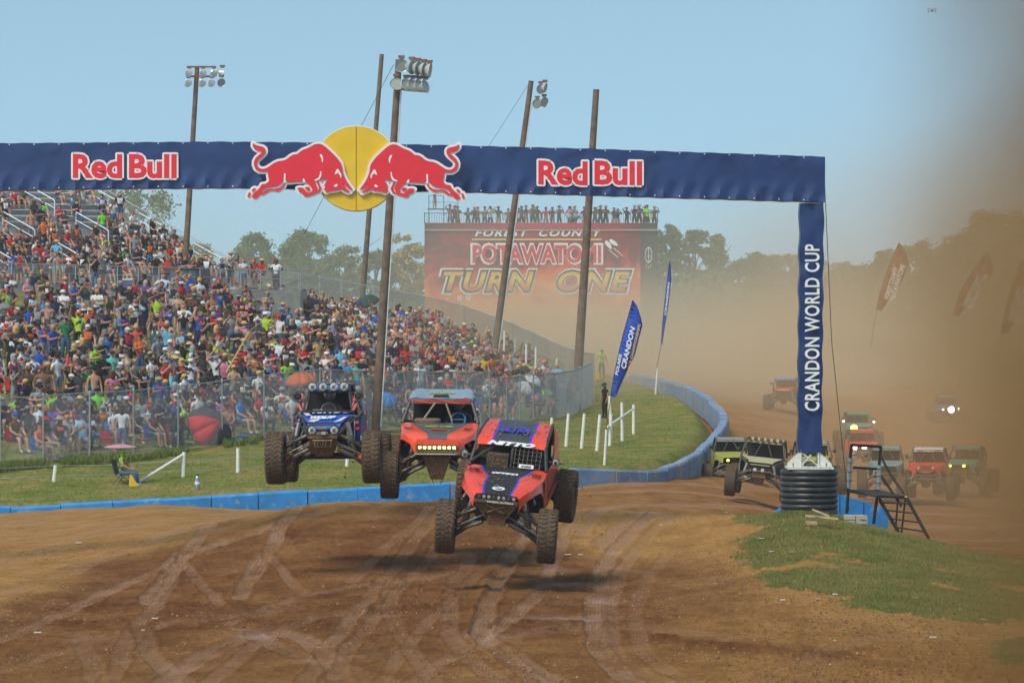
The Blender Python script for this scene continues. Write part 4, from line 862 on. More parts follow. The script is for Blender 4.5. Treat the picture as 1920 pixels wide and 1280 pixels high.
for i, (tp, bo, w, Y, lb) in enumerate((((1686, 455), (1644, 580), .95, 238, 'black and orange feather flag beside the arch leg, fully above the dust'), ((1851, 472), (1788, 590), .9, 218, 'black and orange feather flag bending most, middle of its row'), ((1917, 488), (1878, 625), .85, 196, 'black and orange feather flag lowest in its row, deep in brown dust'))):
    feather(P(bo[0] - 12, bo[1] + 75, Y), tp, bo, w, 1, FO, lb, [('FOREST COUNTY', .18, .66, .45, .26, WHITE), ('POTAWATOMI', .18, .72, .8, .3, WHITE)], Y, 'dark feather flags', bend=.5 + .4 * (i == 1))
# ------------------------------------------------------------------ grandstand
SO = P(447, 532, 250); SU = Vector((-.90, -.40, 0)); SV = Vector((-.70, .60, .37)); NR = 17
gs = tag(empty('grandstand', SO), 'tiered grandstand with white and dark red benches packed with spectators', 'grandstand')
BWH = mat('bench_white', (.66, .68, .68), .5, var=.06); BRD = mat('bench_dark_red', (.16, .02, .035), .6, var=.15); DECK = mat('aluminium_deck', (.34, .36, .37), .55, .3, var=.15)
secs = [(0.2, 3.4), (4.6, 8.0), (9.2, 12.6), (13.8, 17.4), (18.4, 24.0)]
mb = MB()
for r in range(NR):
    a = SV * r; L = SU * 24.5
    q = [a, a + L, a + L + Vector((SV.x, SV.y, 0)), a + Vector((SV.x, SV.y, 0))]
    mb.slab(q[::-1], .05); mb.slab([q[3], q[2], q[2] + Vector((0, 0, .37)), q[3] + Vector((0, 0, .37))], .03)
mb.build('deck', DECK, gs)
mb = MB(); e0, e1 = SV * NR, Vector((0, 0, 0)); mb.slab([Vector((0, 0, -.1)), SV * NR, Vector(((SV * NR).x, (SV * NR).y, -2.6)), Vector((0, 0, -2.6))], .1)
mb.slab([Vector((0, 0, -.06)), SU * 24.5 + Vector((0, 0, -.06)), SU * 24.5 + Vector((0, 0, -3.2)), Vector((0, 0, -3.2))], .2)
mb.build('stand_side', CONC, gs)
for r in range(NR):
    for s0, s1 in secs:
        a = SV * r + Vector((SV.x, SV.y, 0)) * .55 + Vector((0, 0, .40)); w = Vector((SV.x, SV.y, 0)) * .34
        q = [a + SU * s0, a + SU * s1, a + SU * s1 + w, a + SU * s0 + w]; mb = MB(); mb.slab(q[::-1], .05)
        mb.build('bench', BRD if r < 9 + (1 if s0 > 8 else 0) else BWH, gs)
def rail(path, r=.03, m=None, nm='handrail', par=None): mb = MB(); mb.tube(path, r, 6); return mb.build(nm, m or WPAINT, par or gs)
WR = mat('white_handrail_paint', (.78, .80, .80), .4)
for s_ in (-.0, 4.0, 8.6, 13.2, 17.9):
    for r0, r1 in ((1, 4), (6, 9), (11, 15)):
        a = SU * s_ + SV * r0; b = SU * s_ + SV * r1; up = Vector((0, 0, .95)); rail([a, a + up * .95, a + up + SV * .15, b + up, b + Vector((0, 0, .2))], .035, WR)
        rail([a + up * .5, b + up * .5], .028, WR, 'mid_rail')
# outer fence down the open end
pts = [SV * k for k in range(0, NR + 1)]
for k in range(0, NR + 1, 3):
    mb = MB(); mb.tube([SV * k, SV * k + Vector((0, 0, 1.25))], .04, 6); mb.build('fence_post', STEEL, gs)
rail([p + Vector((.05, 0, 1.22)) for p in pts], .03, STEEL, 'fence_rail')
mb = MB()
for k in np.arange(0, NR - 1, .16):
    a = SV * k; b = SV * (k + 1.3)
    mb.tube([a + Vector((0, 0, .02)), b + Vector((0, 0, 1.2))], .004, 3, cap=False); mb.tube([a + Vector((0, 0, 1.2)), b + Vector((0, 0, .02))], .004, 3, cap=False)
o = mb.build('wire_mesh', WIRE, gs); o['kind'] = 'stuff'
# concrete ledge with steel railing in front
ledge = tag(empty('retaining_wall', G(300, 231)), 'long grey concrete ledge below the grandstand railing, behind the standing crowd', 'wall')
mb = MB(); la = P(100, 533, 232); lb_ = P(563, 545, 240); d_ = Vector((0, 1.0, 0)); dn = Vector((0, 0, 2.4))
LI = Matrix.Translation(-Vector(ledge.location))
mb.add([la, lb_, lb_ + d_ * 8, la + d_ * 8, la - dn, lb_ - dn, lb_ + d_ * 8 - dn, la + d_ * 8 - dn], [(0, 1, 2, 3), (4, 5, 1, 0), (5, 6, 2, 1), (6, 7, 3, 2), (7, 4, 0, 3), (7, 6, 5, 4)]); o = mb.build('ledge', CONC, ledge); o.matrix_parent_inverse = LI
lr = tag(empty('railing', la), 'grey steel pipe railing along the concrete ledge in front of the stand', 'railing'); RI = Matrix.Translation(-la); la2 = P(-60, 530, 229)
NP = 16
for k in range(NP + 1):
    p = la2.lerp(lb_, k / NP) + Vector((0, .2, 0)); mb = MB(); mb.tube([p, p + Vector((0, 0, 1.1))], .04, 6); o = mb.build('post', STEEL, lr); o.matrix_parent_inverse = RI
for h in (.15, 1.1, .62):
    mb = MB(); mb.tube([la2 + Vector((0, .2, h)), lb_ + Vector((0, .2, h))], .032 if h > 1 else .022, 6); o = mb.build('rail', STEEL, lr); o.matrix_parent_inverse = RI
mb = MB()
Lr = (lb_ - la2).length; dr = (lb_ - la2).normalized()
for k in np.arange(0, Lr - 1.1, .11):
    a = la2 + dr * k + Vector((0, .2, 0)); mb.tube([a, a + dr * 1.0 + Vector((0, 0, 1.08))], .004, 3, cap=False); mb.tube([a + dr * 1.0, a + Vector((0, 0, 1.08))], .004, 3, cap=False)
o = mb.build('wire_mesh', WIRE, lr); o['kind'] = 'stuff'; o.matrix_parent_inverse = RI
cb = MB(); cb.box(G(205, 236) * 0 + P(242, 532, 238), (.75, .5, .5)); cb.build  # cool box on the ledge
cool = tag(empty('cool_box', P(242, 538, 238)), 'blue and white cool box on the ledge behind the railing', 'cool box'); mb = MB(); mb.box((0, 0, .2), (.7, .45, .38)); mb.build('body', mat('cooler_blue', (.03, .06, .22), .4), cool); mb = MB(); mb.box((0, 0, .43), (.72, .47, .07)); mb.build('lid', WHITE, cool)

# ------------------------------------------------------------------ trees
LEAF = {}
def leafmat(nm, c):
    m = bpy.data.materials.new('leaf_' + nm); m.use_nodes = True; n = m.node_tree.nodes; l = m.node_tree.links; b = n['Principled BSDF']
    g_ = n.new('ShaderNodeNewGeometry'); mr = n.new('ShaderNodeMapRange'); mr.inputs[3].default_value = .6; mr.inputs[4].default_value = 1.5; l.new(g_.outputs['Random Per Island'], mr.inputs[0])
    sc_ = n.new('ShaderNodeVectorMath'); sc_.operation = 'SCALE'; sc_.inputs[0].default_value = c; l.new(mr.outputs[0], sc_.inputs['Scale']); l.new(sc_.outputs[0], b.inputs['Base Color'])
    b.inputs['Roughness'].default_value = .6; b.inputs['Specular IOR Level'].default_value = .2
    tr_ = n.new('ShaderNodeBsdfTranslucent'); l.new(sc_.outputs[0], tr_.inputs[0]); mx = n.new('ShaderNodeMixShader'); mx.inputs[0].default_value = .3
    l.new(b.outputs[0], mx.inputs[1]); l.new(tr_.outputs[0], mx.inputs[2]); l.new(mx.outputs[0], n['Material Output'].inputs[0]); return m
for nm, c in (('green', (.16, .22, .055)), ('olive', (.24, .25, .075)), ('yellow', (.48, .36, .08)), ('dark', (.10, .145, .04))): LEAF[nm] = leafmat(nm, c)
BARK = mat('bark', (.12, .095, .07), .95, var=.3)
def tree(px, ytop, wpx, Y, kind, label, group, ybase=None, dens=1.0, seed=0, airy=.5, conic=False):
    rg = np.random.default_rng(seed + int(px)); base = P(px, ybase if ybase else 600, Y); top = P(px, ytop, Y); H = top.z - base.z; Wd = wpx * Y / F
    root = tag(empty('tree', base), label, 'tree', group)
    mb = MB(); x0 = rg.uniform(-.3, .3); mb.tube([(0, 0, 0), (x0 * .5, 0, H * .4), (x0, 0, H * .8)], [H * .022 + .06, H * .015 + .04, .03], 7)
    tips = []
    for k in range(9):
        t = rg.uniform(.3, .8); a = rg.uniform(0, 2 * math.pi); r = Wd * .4 * rg.uniform(.5, 1); e = Vector((math.cos(a) * r + x0 * t, math.sin(a) * r, H * min(.97, t + rg.uniform(.1, .3))))
        mb.tube([(x0 * t, 0, H * t), (e.x * .5 + x0 * t * .5, e.y * .5, (H * t + e.z) / 2 + .2), e], [.07, .045, .02], 5); tips.append(e)
    mb.build('trunk', BARK, root)
    nb = int(44 * dens); C_ = []
    for k in range(nb):
        zf = rg.uniform(.22, 1) if not conic else rg.uniform(.12, 1) ** .8
        prof = math.sin(math.pi * min(1, (zf - .1) * 1.0)) ** .7 if not conic else (1.05 - zf)
        a = rg.uniform(0, 2 * math.pi); rr = Wd * .5 * prof * rg.uniform(.35, 1.0) ** .6
        C_.append((math.cos(a) * rr + x0 * zf, math.sin(a) * rr * .8, H * zf * .96, Wd * rg.uniform(.09, .2) * (1 - airy * .35)))
    C_ = np.array(C_); nl = int(120 * (1.25 - airy * .6)); n = nb * nl
    dirv = rg.normal(size=(n, 3)); dirv /= np.linalg.norm(dirv, axis=1)[:, None]; rad = rg.uniform(.2, 1.0, n) ** .5 * (1 + .5 * (rg.random(n) < .12))
    cen = np.repeat(C_[:, :3], nl, 0) + dirv * (rad * np.repeat(C_[:, 3], nl))[:, None] * np.array([1.15, 1.0, .8])
    s_ = rg.uniform(.09, .2, n) * (.85 + Wd * .02); A = rg.normal(size=(n, 3)); A /= np.linalg.norm(A, axis=1)[:, None]; B = np.cross(A, rg.normal(size=(n, 3))); B /= np.linalg.norm(B, axis=1)[:, None]
    V = np.stack([cen - A * s_[:, None], cen + B * s_[:, None] * .6, cen + A * s_[:, None], cen - B * s_[:, None] * .6], 1).reshape(-1, 3)
    me = bpy.data.meshes.new('crown'); me.vertices.add(len(V)); me.vertices.foreach_set('co', V.astype(np.float32).ravel()); me.loops.add(n * 4); me.loops.foreach_set('vertex_index', np.arange(n * 4, dtype=np.int32))
    me.polygons.add(n); me.polygons.foreach_set('loop_start', np.arange(0, n * 4, 4, dtype=np.int32)); me.update(calc_edges=True)
    me.materials.append(LEAF[kind]); o = bpy.data.objects.new('crown', me); C.objects.link(o); o.parent = root
    return root
GT = 'trees beyond the track'
tree(178, 345, 125, 330, 'green', 'airy green tree closest to the grandstand fence', GT, 590, 1.3, 1, .9)
tree(262, 348, 165, 332, 'green', 'wide loose green tree behind the handrails of the grandstand', GT, 590, 1.5, 2, .9)
tree(372, 452, 60, 340, 'olive', 'small pale tree behind the first floodlight pole', GT, 590, .8, 3, .8)
tree(470, 440, 78, 345, 'green', 'round hazy green tree behind the man in the white vest', GT, 590, 1.2, 4, .3)
tree(580, 433, 105, 350, 'green', 'broad hazy green tree behind the rear of the crowd', GT, 590, 1.6, 5, .3)
tree(540, 470, 80, 355, 'green', 'lower green tree filling in between two hazy trees', GT, 590, 1, 6, .3)
tree(645, 462, 80, 352, 'olive', 'olive tree just before the bare pole behind the crowd', GT, 590, 1.2, 7, .4)
tree(705, 468, 70, 350, 'dark', 'darker narrow tree between the two timber poles', GT, 590, 1, 8, .4)
tree(758, 440, 82, 352, 'yellow', 'yellowing autumn tree next to the billboard edge', GT, 590, 1.3, 9, .5)
tree(420, 500, 70, 352, 'olive', 'low pale bush-like tree behind the ledge end', GT, 590, .8, 10, .4)
for i, (px, yt, w, k, cn, lb) in enumerate([(1255,418,70,'green',0,'green tree emerging right beside the billboard'),(1300,428,90,'dark',0,'bushy tree, second out from the billboard'),(1348,436,75,'green',1,'pointed tree between billboard and arch leg'),(1400,488,90,'dark',0,'low rounded tree where the tree line dips'),
    (1440,470,80,'dark',0,'mid height tree before the arch leg'),(1482,478,70,'green',0,'tree crown touching the navy arch leg'),(1530,486,80,'dark',0,'tree directly behind the navy arch leg'),(1575,494,80,'green',0,'low tree just past the arch leg'),(1622,496,90,'dark',0,'low tree before the first dark feather flag'),(1672,470,80,'dark',0,'tree behind the first dark feather flag'),
    (1715,452,85,'dark',0,'round tree rising past the first dark feather flag'),(1750,462,70,'green',0,'tree between the first and second dark feather flags')]):
    tree(px, yt, w, 395 + (i % 3) * 8, k, lb.replace('right beside', 'close beside'), GT, 600, 1.25, 20 + i, .3, bool(cn))
for i, (px, yt, w, lb) in enumerate([(1800,430,120,'tall leafy tree standing shorter of the brown dusty pair'),(1862,392,130,'large tree that stands highest above the brown dust'),(1935,376,120,'large tree cut by the picture edge in thick dust'),(1980,400,120,'large tree beyond the picture edge in thick dust')][:3]):
    tree(px, yt, w, 330, 'dark', lb, GT, 640, 2.0, 60 + i, .35)
# undergrowth: one mass of leaves below the tree line
rg = np.random.default_rng(5); n = 26000
pxh = rg.uniform(330, 2100, n); Yh = rg.uniform(360, 420, n); hh = (fbm(pxh * .012, Yh * .02, 3, 77)) * 5.5 + 1.0
X = (pxh - 960) / F * Yh; Z = CZ - 1.6 + rg.uniform(0, 1, n) ** .6 * hh
Z = np.where(pxh < 800, Z - .9, Z)
cen = np.stack([X, Yh, Z], 1); A = rg.normal(size=(n, 3)); A /= np.linalg.norm(A, axis=1)[:, None]; B = np.cross(A, rg.normal(size=(n, 3))); B /= np.linalg.norm(B, axis=1)[:, None]; s_ = rg.uniform(.2, .45, n)[:, None]
V = np.stack([cen - A * s_, cen + B * s_ * .6, cen + A * s_, cen - B * s_ * .6], 1).reshape(-1, 3); me = bpy.data.meshes.new('undergrowth'); me.vertices.add(len(V)); me.vertices.foreach_set('co', V.astype(np.float32).ravel()); me.loops.add(n * 4); me.loops.foreach_set('vertex_index', np.arange(n * 4, dtype=np.int32))
me.polygons.add(n); me.polygons.foreach_set('loop_start', np.arange(0, n * 4, 4, dtype=np.int32)); me.update(calc_edges=True); me.materials.append(LEAF['dark']); o = bpy.data.objects.new('undergrowth', me); C.objects.link(o)
tag(o, 'mass of green undergrowth below the distant tree line', 'undergrowth', kind='stuff')
# ------------------------------------------------------------------ off-road race cars
MUD = (.135, .078, .038)
RUB = mat('muddy_rubber', (.030, .028, .026), .85, var=.3, scale=9, bump=.2, dirt=.85, dirtcol=(.12, .075, .042))
RUBC = mat('clean_rubber', (.022, .022, .024), .7, var=.3, scale=9, dirt=.25, dirtcol=MUD)
RIMM = mat('dusty_rim', (.12, .11, .10), .5, .4, dirt=.5, dirtcol=MUD)
FRAME = mat('muddy_frame_tube', (.055, .06, .065), .45, .4, dirt=.45, dirtcol=MUD, scale=5)
ARM = mat('muddy_arm_steel', (.16, .15, .14), .5, .5, dirt=.6, dirtcol=MUD, scale=5)
SHAFT = mat('bright_steel_shaft', (.45, .42, .38), .3, .8, dirt=.45, dirtcol=MUD, scale=5)
BLK = mat('matt_black_panel', (.020, .021, .024), .5, var=.2, dirt=.28, dirtcol=MUD, scale=8)
CHAR = mat('charcoal_panel', (.045, .05, .056), .4, var=.15, dirt=.3, dirtcol=(.2, .12, .06), scale=9, coat=.3)
DARKI = mat('cabin_black', (.006, .006, .007), .8)
MUDM = mat('caked_mud', (.15, .09, .045), .95, var=.4, scale=14, bump=.8)
GLASSL = mat('lamp_glass', (.55, .56, .50), .12, .3, var=.5, scale=40)
ORG = mat('orange_red_paint', lin(226, 70, 44), .30, var=.10, dirt=.42, dirtcol=(.30, .14, .07), scale=7, coat=.5)
BLS = mat('blue_stripe_paint', lin(62, 58, 190), .4, dirt=.1, dirtcol=MUD)
BLUEC = mat('blue_wrap', lin(38, 92, 205), .35, var=.1, dirt=.3, dirtcol=MUD, coat=.4)
BLUED = mat('dark_blue_wrap', lin(24, 34, 110), .4, var=.2, dirt=.2, dirtcol=MUD)
GRYB = mat('grey_blue_roof_paint', lin(128, 152, 168), .45, var=.1, dirt=.15, dirtcol=MUD, coat=.3)
LGRN = mat('yellow_green_print', lin(170, 190, 30), .5)
LBLUE = mat('bright_blue_rim', lin(40, 120, 190), .4)
WSUIT = mat('helmet_grey', (.10, .10, .11), .25, var=.2, coat=.6)
RSPR = mat('red_shock_body', lin(180, 25, 30), .4)
def lamp_m(nm, c, e): return mat(nm, c, .3, emit=e)
L_Y = lamp_m('lit_lamp_warm', (1, .93, .45), 5.0); L_W = lamp_m('lit_lamp_white', (1, .98, .9), 14.0); L_YY = lamp_m('lit_lamp_yellow', (1, .80, .03), 22.0); L_G = lamp_m('lit_lamp_lime', (.85, 1, .1), 6.0)

_ty = {}
def tyre_mesh(R, w, n=34):
    if (R, w) in _ty: return _ty[(R, w)]
    mb = MB(); Ry = Matrix.Rotation(math.pi / 2, 4, 'Y'); h = w / 2
    prof = [(R * .60, -h * .78), (R * .62, -h * .92), (R * .78, -h * 1.0), (R * .90, -h * .97), (R * .955, -h * .84), (R * .965, -h * .4), (R * .967, 0), (R * .965, h * .4), (R * .955, h * .84), (R * .90, h * .97), (R * .78, h * 1.0), (R * .62, h * .92), (R * .60, h * .78)]
    mb.lathe(prof, n * 2, Ry, cap=False)
    def lug(t0, t1, t2, t3, x0, x1, r0, r1):
        """block between angle pairs at x0 (t0,t1) and x1 (t2,t3)"""
        f = lambda t, x, r: Vector((x, math.cos(t) * r, math.sin(t) * r))
        lo = [f(t0, x0, R * .94), f(t1, x0, R * .94), f(t3, x1, R * .94), f(t2, x1, R * .94)]; e = .10 * (t1 - t0)
        hi = [f(t0 + e, x0, r0), f(t1 - e, x0, r0), f(t3 - e, x1, r1), f(t2 + e, x1, r1)]
        mb.add(lo + hi, [(4, 5, 6, 7), (0, 1, 5, 4), (1, 2, 6, 5), (2, 3, 7, 6), (3, 0, 4, 7)])
    d = 2 * math.pi / n
    for k in range(n):
        t = k * d
        for sg in (-1, 1):
            o = 0 if sg < 0 else .5 * d
            lug(t + o, t + o + .62 * d, t + o + .5 * d, t + o + 1.12 * d, sg * h * .06, sg * h * .40, R, R)
            lug(t + o + .45 * d, t + o + 1.1 * d, t + o + .1 * d, t + o + .74 * d, sg * h * .46, sg * h * .80, R, R * .995)
            lug(t + o + .1 * d, t + o + .74 * d, t + o + .15 * d, t + o + .8 * d, sg * h * .84, sg * h * 1.03, R * .985, R * .93)
    o = mb.build('tyre', RUB); me = o.data; bpy.data.objects.remove(o)
    mb = MB(); mb.lathe([(.03, h * .55), (R * .2, h * .5), (R * .5, h * .62), (R * .6, h * .80), (R * .63, h * .80), (R * .60, -h * .8), (R * .56, -h * .78), (R * .52, -h * .3), (.05, -h * .35)], 28, Ry)
    for k in range(10):
        a = k * 2 * math.pi / 10; mb.tube([Ry @ Vector((R * .15 * math.cos(a), R * .15 * math.sin(a), h * .6)), Ry @ Vector((R * .55 * math.cos(a), R * .55 * math.sin(a), h * .72))], .02, 4)
    o = mb.build('rim', RIMM); me2 = o.data; bpy.data.objects.remove(o)
    _ty[(R, w)] = (me, me2); return me, me2
def wheel(root, x, y, z, R, w, steer=0.0, camber=0.0, m=None):
    wl_ = empty('wheel', (x, y, z), (0, camber, steer + (math.pi if x < 0 else 0)), root); a, b = tyre_mesh(R, w)
    for nm, me in (('tyre', a), ('rim', b)):
        o = bpy.data.objects.new(nm, me); C.objects.link(o); o.parent = wl_
    return wl_
def coil(mb, a, b, r, turns=8, rr=.012):
    a, b = Vector(a), Vector(b); ax = (b - a); u_ = ax.cross(Vector((0, 1, .1))).normalized(); v_ = ax.cross(u_).normalized(); q = []
    for i in range(turns * 8 + 1):
        t = i / (turns * 8); q.append(a + ax * t + (u_ * math.cos(t * turns * 6.283) + v_ * math.sin(t * turns * 6.283)) * r)
    mb.tube(q, rr, 4)
def chassis(root, track, yf, yr, R, w, cz, steer=0.0, arm_in=.26, top=1.35, boots=None, lod=0, hubf=None):
    """wheels, arms, shafts, shocks. cz: height of the inner arm mounts"""
    hz_ = R
    for sx in (-1, 1):
        for y, st in ((yf, steer), (yr, 0)):
            wheel(root, sx * track / 2, y, hz_, R, w, st, 0)
        ex = sx * (track / 2 - w / 2 + .02)
        for y in ((yf, yr) if not lod else (yf,)):
            mb = MB()
            for dy in (-.22, .22): mb.tube([(sx * arm_in, y + dy, cz - .10), (sx * (abs(ex) * .6 + arm_in * .35), y + dy * .7, (cz + hz_) / 2 - .10), (ex, y, hz_ - .16)], [.045, .04, .035], 6)
            mb.slab([(sx * (arm_in + .1), y - .2, cz - .11), (sx * (arm_in + .1), y + .2, cz - .11), (ex * .96, y + .05, hz_ - .15), (ex * .96, y - .05, hz_ - .15)], .025); mb.build('lower_arm', ARM, root)
            mb = MB()
            for dy in (-.16, .16): mb.tube([(sx * (arm_in + .05), y + dy, cz + .18), (sx * (abs(ex) * .6 + .1), y + dy * .8, (cz + hz_) / 2 + .20), (ex, y, hz_ + .17)], [.04, .036, .03], 6)
            mb.build('upper_arm', ARM, root)
            mb = MB(); mb.tube([(sx * arm_in * .8, y + .0, cz + .03), (ex, y + .0, hz_)], .042, 8); mb.build('axle_shaft', SHAFT, root)
            mb = MB(); mb.tube([(sx * arm_in * .8, y - .22, cz + .06), (ex, y - .20, hz_ + .04)], .022, 6); mb.build('tie_rod', ARM, root)
            mb = MB(); mb.box((ex, y, hz_), (.10, .20, .34)); mb.build('hub_carrier', FRAME, root)
            for k, dy in enumerate((-.10, .12)):
                a = Vector((sx * (abs(ex) * .78), y + dy, (hz_ * .8 + cz * .2))); b = Vector((sx * (arm_in + .20), y + dy, top)); mb = MB(); mb.tube([a, a.lerp(b, .5)], .028, 8); mb.tube([a.lerp(b, .45), b], .045, 8)
                s_ = mb.build('shock', FRAME if k else SHAFT, root)
                if not lod and k == 0: mb = MB(); coil(mb, a.lerp(b, .08), a.lerp(b, .62), .065); mb.build('spring', BLK if sx < 0 else ARM, s_)
    if boots is not None:
        for sx in (-1, 1):
            mb = MB(); mb.lathe([(.03, -.09), (.075, -.06), (.085, 0), (.075, .05), (.03, .09)], 12, Matrix.Translation((sx * (track / 2 - w / 2 - .05), yf, hz_ - .02)) @ Matrix.Rotation(math.pi / 2, 4, 'Y')); mb.build('axle_boot', boots, root)
def round_lamp(root, p, r, lens=None, rim=None, name='spotlight', bars=True, parent=None):
    mb = MB(); M = Matrix.Translation(Vector(p)) @ Matrix.Rotation(math.pi / 2, 4, 'X')
    mb.lathe([(r * .5, -.09), (r * .95, -.04), (r, .02), (r * .93, .025), (r * .88, .0)], 18, M, cap=False); s_ = mb.build(name, rim or BLK, parent or root)
    mb = MB(); mb.lathe([(r * .9, .005), (r * .5, .015), (.001, .018)], 18, M, cap=False); mb.build('lens', lens or GLASSL, s_)
    if bars:
        mb = MB(); q = Vector(p)
        for a in (.8, -.8): mb.box(q + Vector((0, -.03, 0)), (r * .9, .008, .016), Matrix.Rotation(a, 3, 'Y'))
        mb.build('lens_bar', BLK, s_)
    return s_
def loft(sts, cols, mats_, name, root, t=.02):
    """sts: list of (y, [(x,z)...]) half sections; cols: material index per strip; mirrored"""
    full = []
    for y, pts in sts: full.append([Vector((-x, y, z)) for x, z in reversed(pts[1:])] + [Vector((x, y, z)) for x, z in pts])
    out = []; n = len(full[0]); ci = list(reversed(cols)) + list(cols); used = sorted(set(ci)); objs = []
    for mi in used:
        mb = MB()
        # consecutive strips of one material are joined into one panel
        k = 0
        while k < n - 1:
            if ci[k] != mi: k += 1; continue
            e = k
            while e < n - 1 and ci[e] == mi: e += 1
            mb = MB(); mb.grid([[r[j] for j in range(k, e + 1)] for r in full], t); o = mb.build(name if isinstance(name, str) else name[mi], mats_[mi], root, smooth=True); track(o, .7); objs.append(o); k = e
    return objs
def cage(root, segs, r=.028, m=None, name='cage_tube'):
    for s_ in segs: mb = MB(); mb.tube(s_, r, 7); mb.build(name, m or FRAME, root)
def clumps(root, pts, name='mud_clump', m=None):
    mb = MB()
    for p, r in pts: mb.ball(p, r, 5, (1.2, 1, .6))
    o = mb.build(name, m or mat('mud_clod', (.24, .14, .07), .95, var=.3), root); o['kind'] = 'stuff'; return o
def driver(loc, rot, label, suit=(.05, .05, .06), hm=None, blue=False):
    """helmeted driver, seated; one skinned body, helmet on top"""
    root = tag(empty('person', loc, rot), label, 'person')
    mb = MB(); mb.lathe([(.10, 0), (.17, .03), (.19, .2), (.22, .38), (.20, .47), (.10, .52), (.06, .56), (.055, .60)], 12, Matrix.Diagonal((1, .62, 1, 1)))
    for sx in (-1, 1): mb.tube([(sx * .19, 0, .44), (sx * .27, -.08, .27), (sx * .20, -.36, .27), (sx * .15, -.44, .28)], [.065, .055, .042, .035], 8); mb.tube([(sx * .09, -.05, .05), (sx * .11, -.45, .12), (sx * .11, -.70, -.2)], [.09, .075, .05], 8)
    mb.build('body', mat('race_suit_%d' % int(sum(suit) * 999), suit, .8), root, smooth=True)
    mb = MB(); mb.ball((0, -.01, .68), .135, 16, (.95, 1.1, 1.05)); h_ = mb.build('helmet', hm or WSUIT, root, smooth=True)
    mb = MB(); mb.ball((0, -.045, .69), .122, 16, (.88, 1.05, .45)); mb.build('visor', mat('smoked_visor', (.25, .24, .24), .08, .6), h_, smooth=True)
    return root
def steer_wheel(root, x, y, z, m):
    M = Matrix.Translation((x, y, z)) @ Matrix.Rotation(math.radians(65), 4, 'X'); q = [M @ Vector((.15 * math.cos(a), .15 * math.sin(a), 0)) for a in np.linspace(0, 2 * math.pi, 21)]
    mb = MB(); mb.tube(q, .016, 6, cap=False); mb.tube([M @ Vector((-.14, 0, 0)), M @ Vector((.14, 0, 0))], .012, 4); mb.build('steering_wheel', m, root)

# ================= the red and charcoal car flying nearest the camera
def local(root, p): return p
def car_root(name, px, py, Y, pitch, roll, yaw, label, group='race cars in the air over the crest', cat='race car'):
    r = empty(name, P(px, py, Y), (math.radians(pitch), math.radians(roll), math.radians(yaw))); return tag(r, label, cat, group)
A = car_root('race_car', 947, 1006, 84.0, 12.6, 5.4, -6.6, 'mud spattered red and charcoal race car flying lowest, nose down, with window net')
chassis(A, 1.98, -1.5, 1.5, .535, .37, .86, steer=math.radians(5), top=1.32)
MM = [BLK, BLS, ORG]
sts = [(-1.86, [(0, 1.37), (.24, 1.37), (.28, 1.37), (.36, 1.36), (.43, 1.31), (.45, 1.08)]),
       (-1.70, [(0, 1.41), (.26, 1.41), (.30, 1.41), (.42, 1.42), (.52, 1.37), (.55, 1.22)]),
       (-1.50, [(0, 1.43), (.28, 1.43), (.32, 1.43), (.50, 1.46), (.64, 1.41), (.69, 1.30)]),
       (-1.20, [(0, 1.45), (.29, 1.45), (.33, 1.45), (.55, 1.50), (.72, 1.45), (.78, 1.30)]),
       (-.98, [(0, 1.46), (.27, 1.46), (.31, 1.46), (.56, 1.51), (.76, 1.46), (.815, 1.14)]),
       (-.84, [(0, 1.47), (.32, 1.47), (.36, 1.47), (.60, 1.50), (.78, 1.45), (.83, .90)]),
       (-.60, [(0, 1.48), (.42, 1.48), (.46, 1.48), (.64, 1.49), (.78, 1.46), (.83, .84)]),
       (-.32, [(0, 1.50), (.50, 1.50), (.54, 1.50), (.66, 1.50), (.78, 1.47), (.83, .82)])]
loft(sts, [0, 1, 2, 2, 2], MM, ['hood_panel', 'stripe', 'fender'], A, .02)
# side pods and rising rear quarter
for sx in (-1, 1):
    mb = MB(); q = [(sx * .83, -.34, .82), (sx * .83, 1.15, .86), (sx * .80, 1.55, 1.15), (sx * .76, 1.62, 1.72), (sx * .72, 1.25, 1.95), (sx * .76, .85, 1.60), (sx * .80, .45, 1.50), (sx * .80, -.34, 1.47)]
    mb.slab(q if sx > 0 else q[::-1], .02); mb.build('side_panel', ORG, A)
    mb = MB(); mb.slab([(sx * .832, -.3, .95), (sx * .832, 1.1, 1.0), (sx * .836, 1.1, 1.12), (sx * .836, -.3, 1.03)] if sx > 0 else [(sx * .836, -.3, 1.03), (sx * .836, 1.1, 1.12), (sx * .832, 1.1, 1.0), (sx * .832, -.3, .95)], .006); mb.build('side_stripe', BLK, A)
mb = MB(); mb.box((0, -.75, 1.05), (.80, 1.9, .56)); mb.box((0, .8, 1.05), (1.5, 1.5, .5)); mb.build('tub', DARKI, A)
for sx in (-1, 1): mb = MB(); mb.slab([(sx * .42, -1.62, .85), (sx * .42, -.45, .80), (sx * .44, -.45, 1.44), (sx * .44, -1.62, 1.36)], .015); mb.slab([(sx * .42, -.86, .78), (sx * .81, -.86, .80), (sx * .81, -.86, 1.42), (sx * .42, -.86, 1.44)], .015); mb.build('wheel_well', mat('well_black', (.018, .017, .016), .9, dirt=.4, dirtcol=MUD), A)
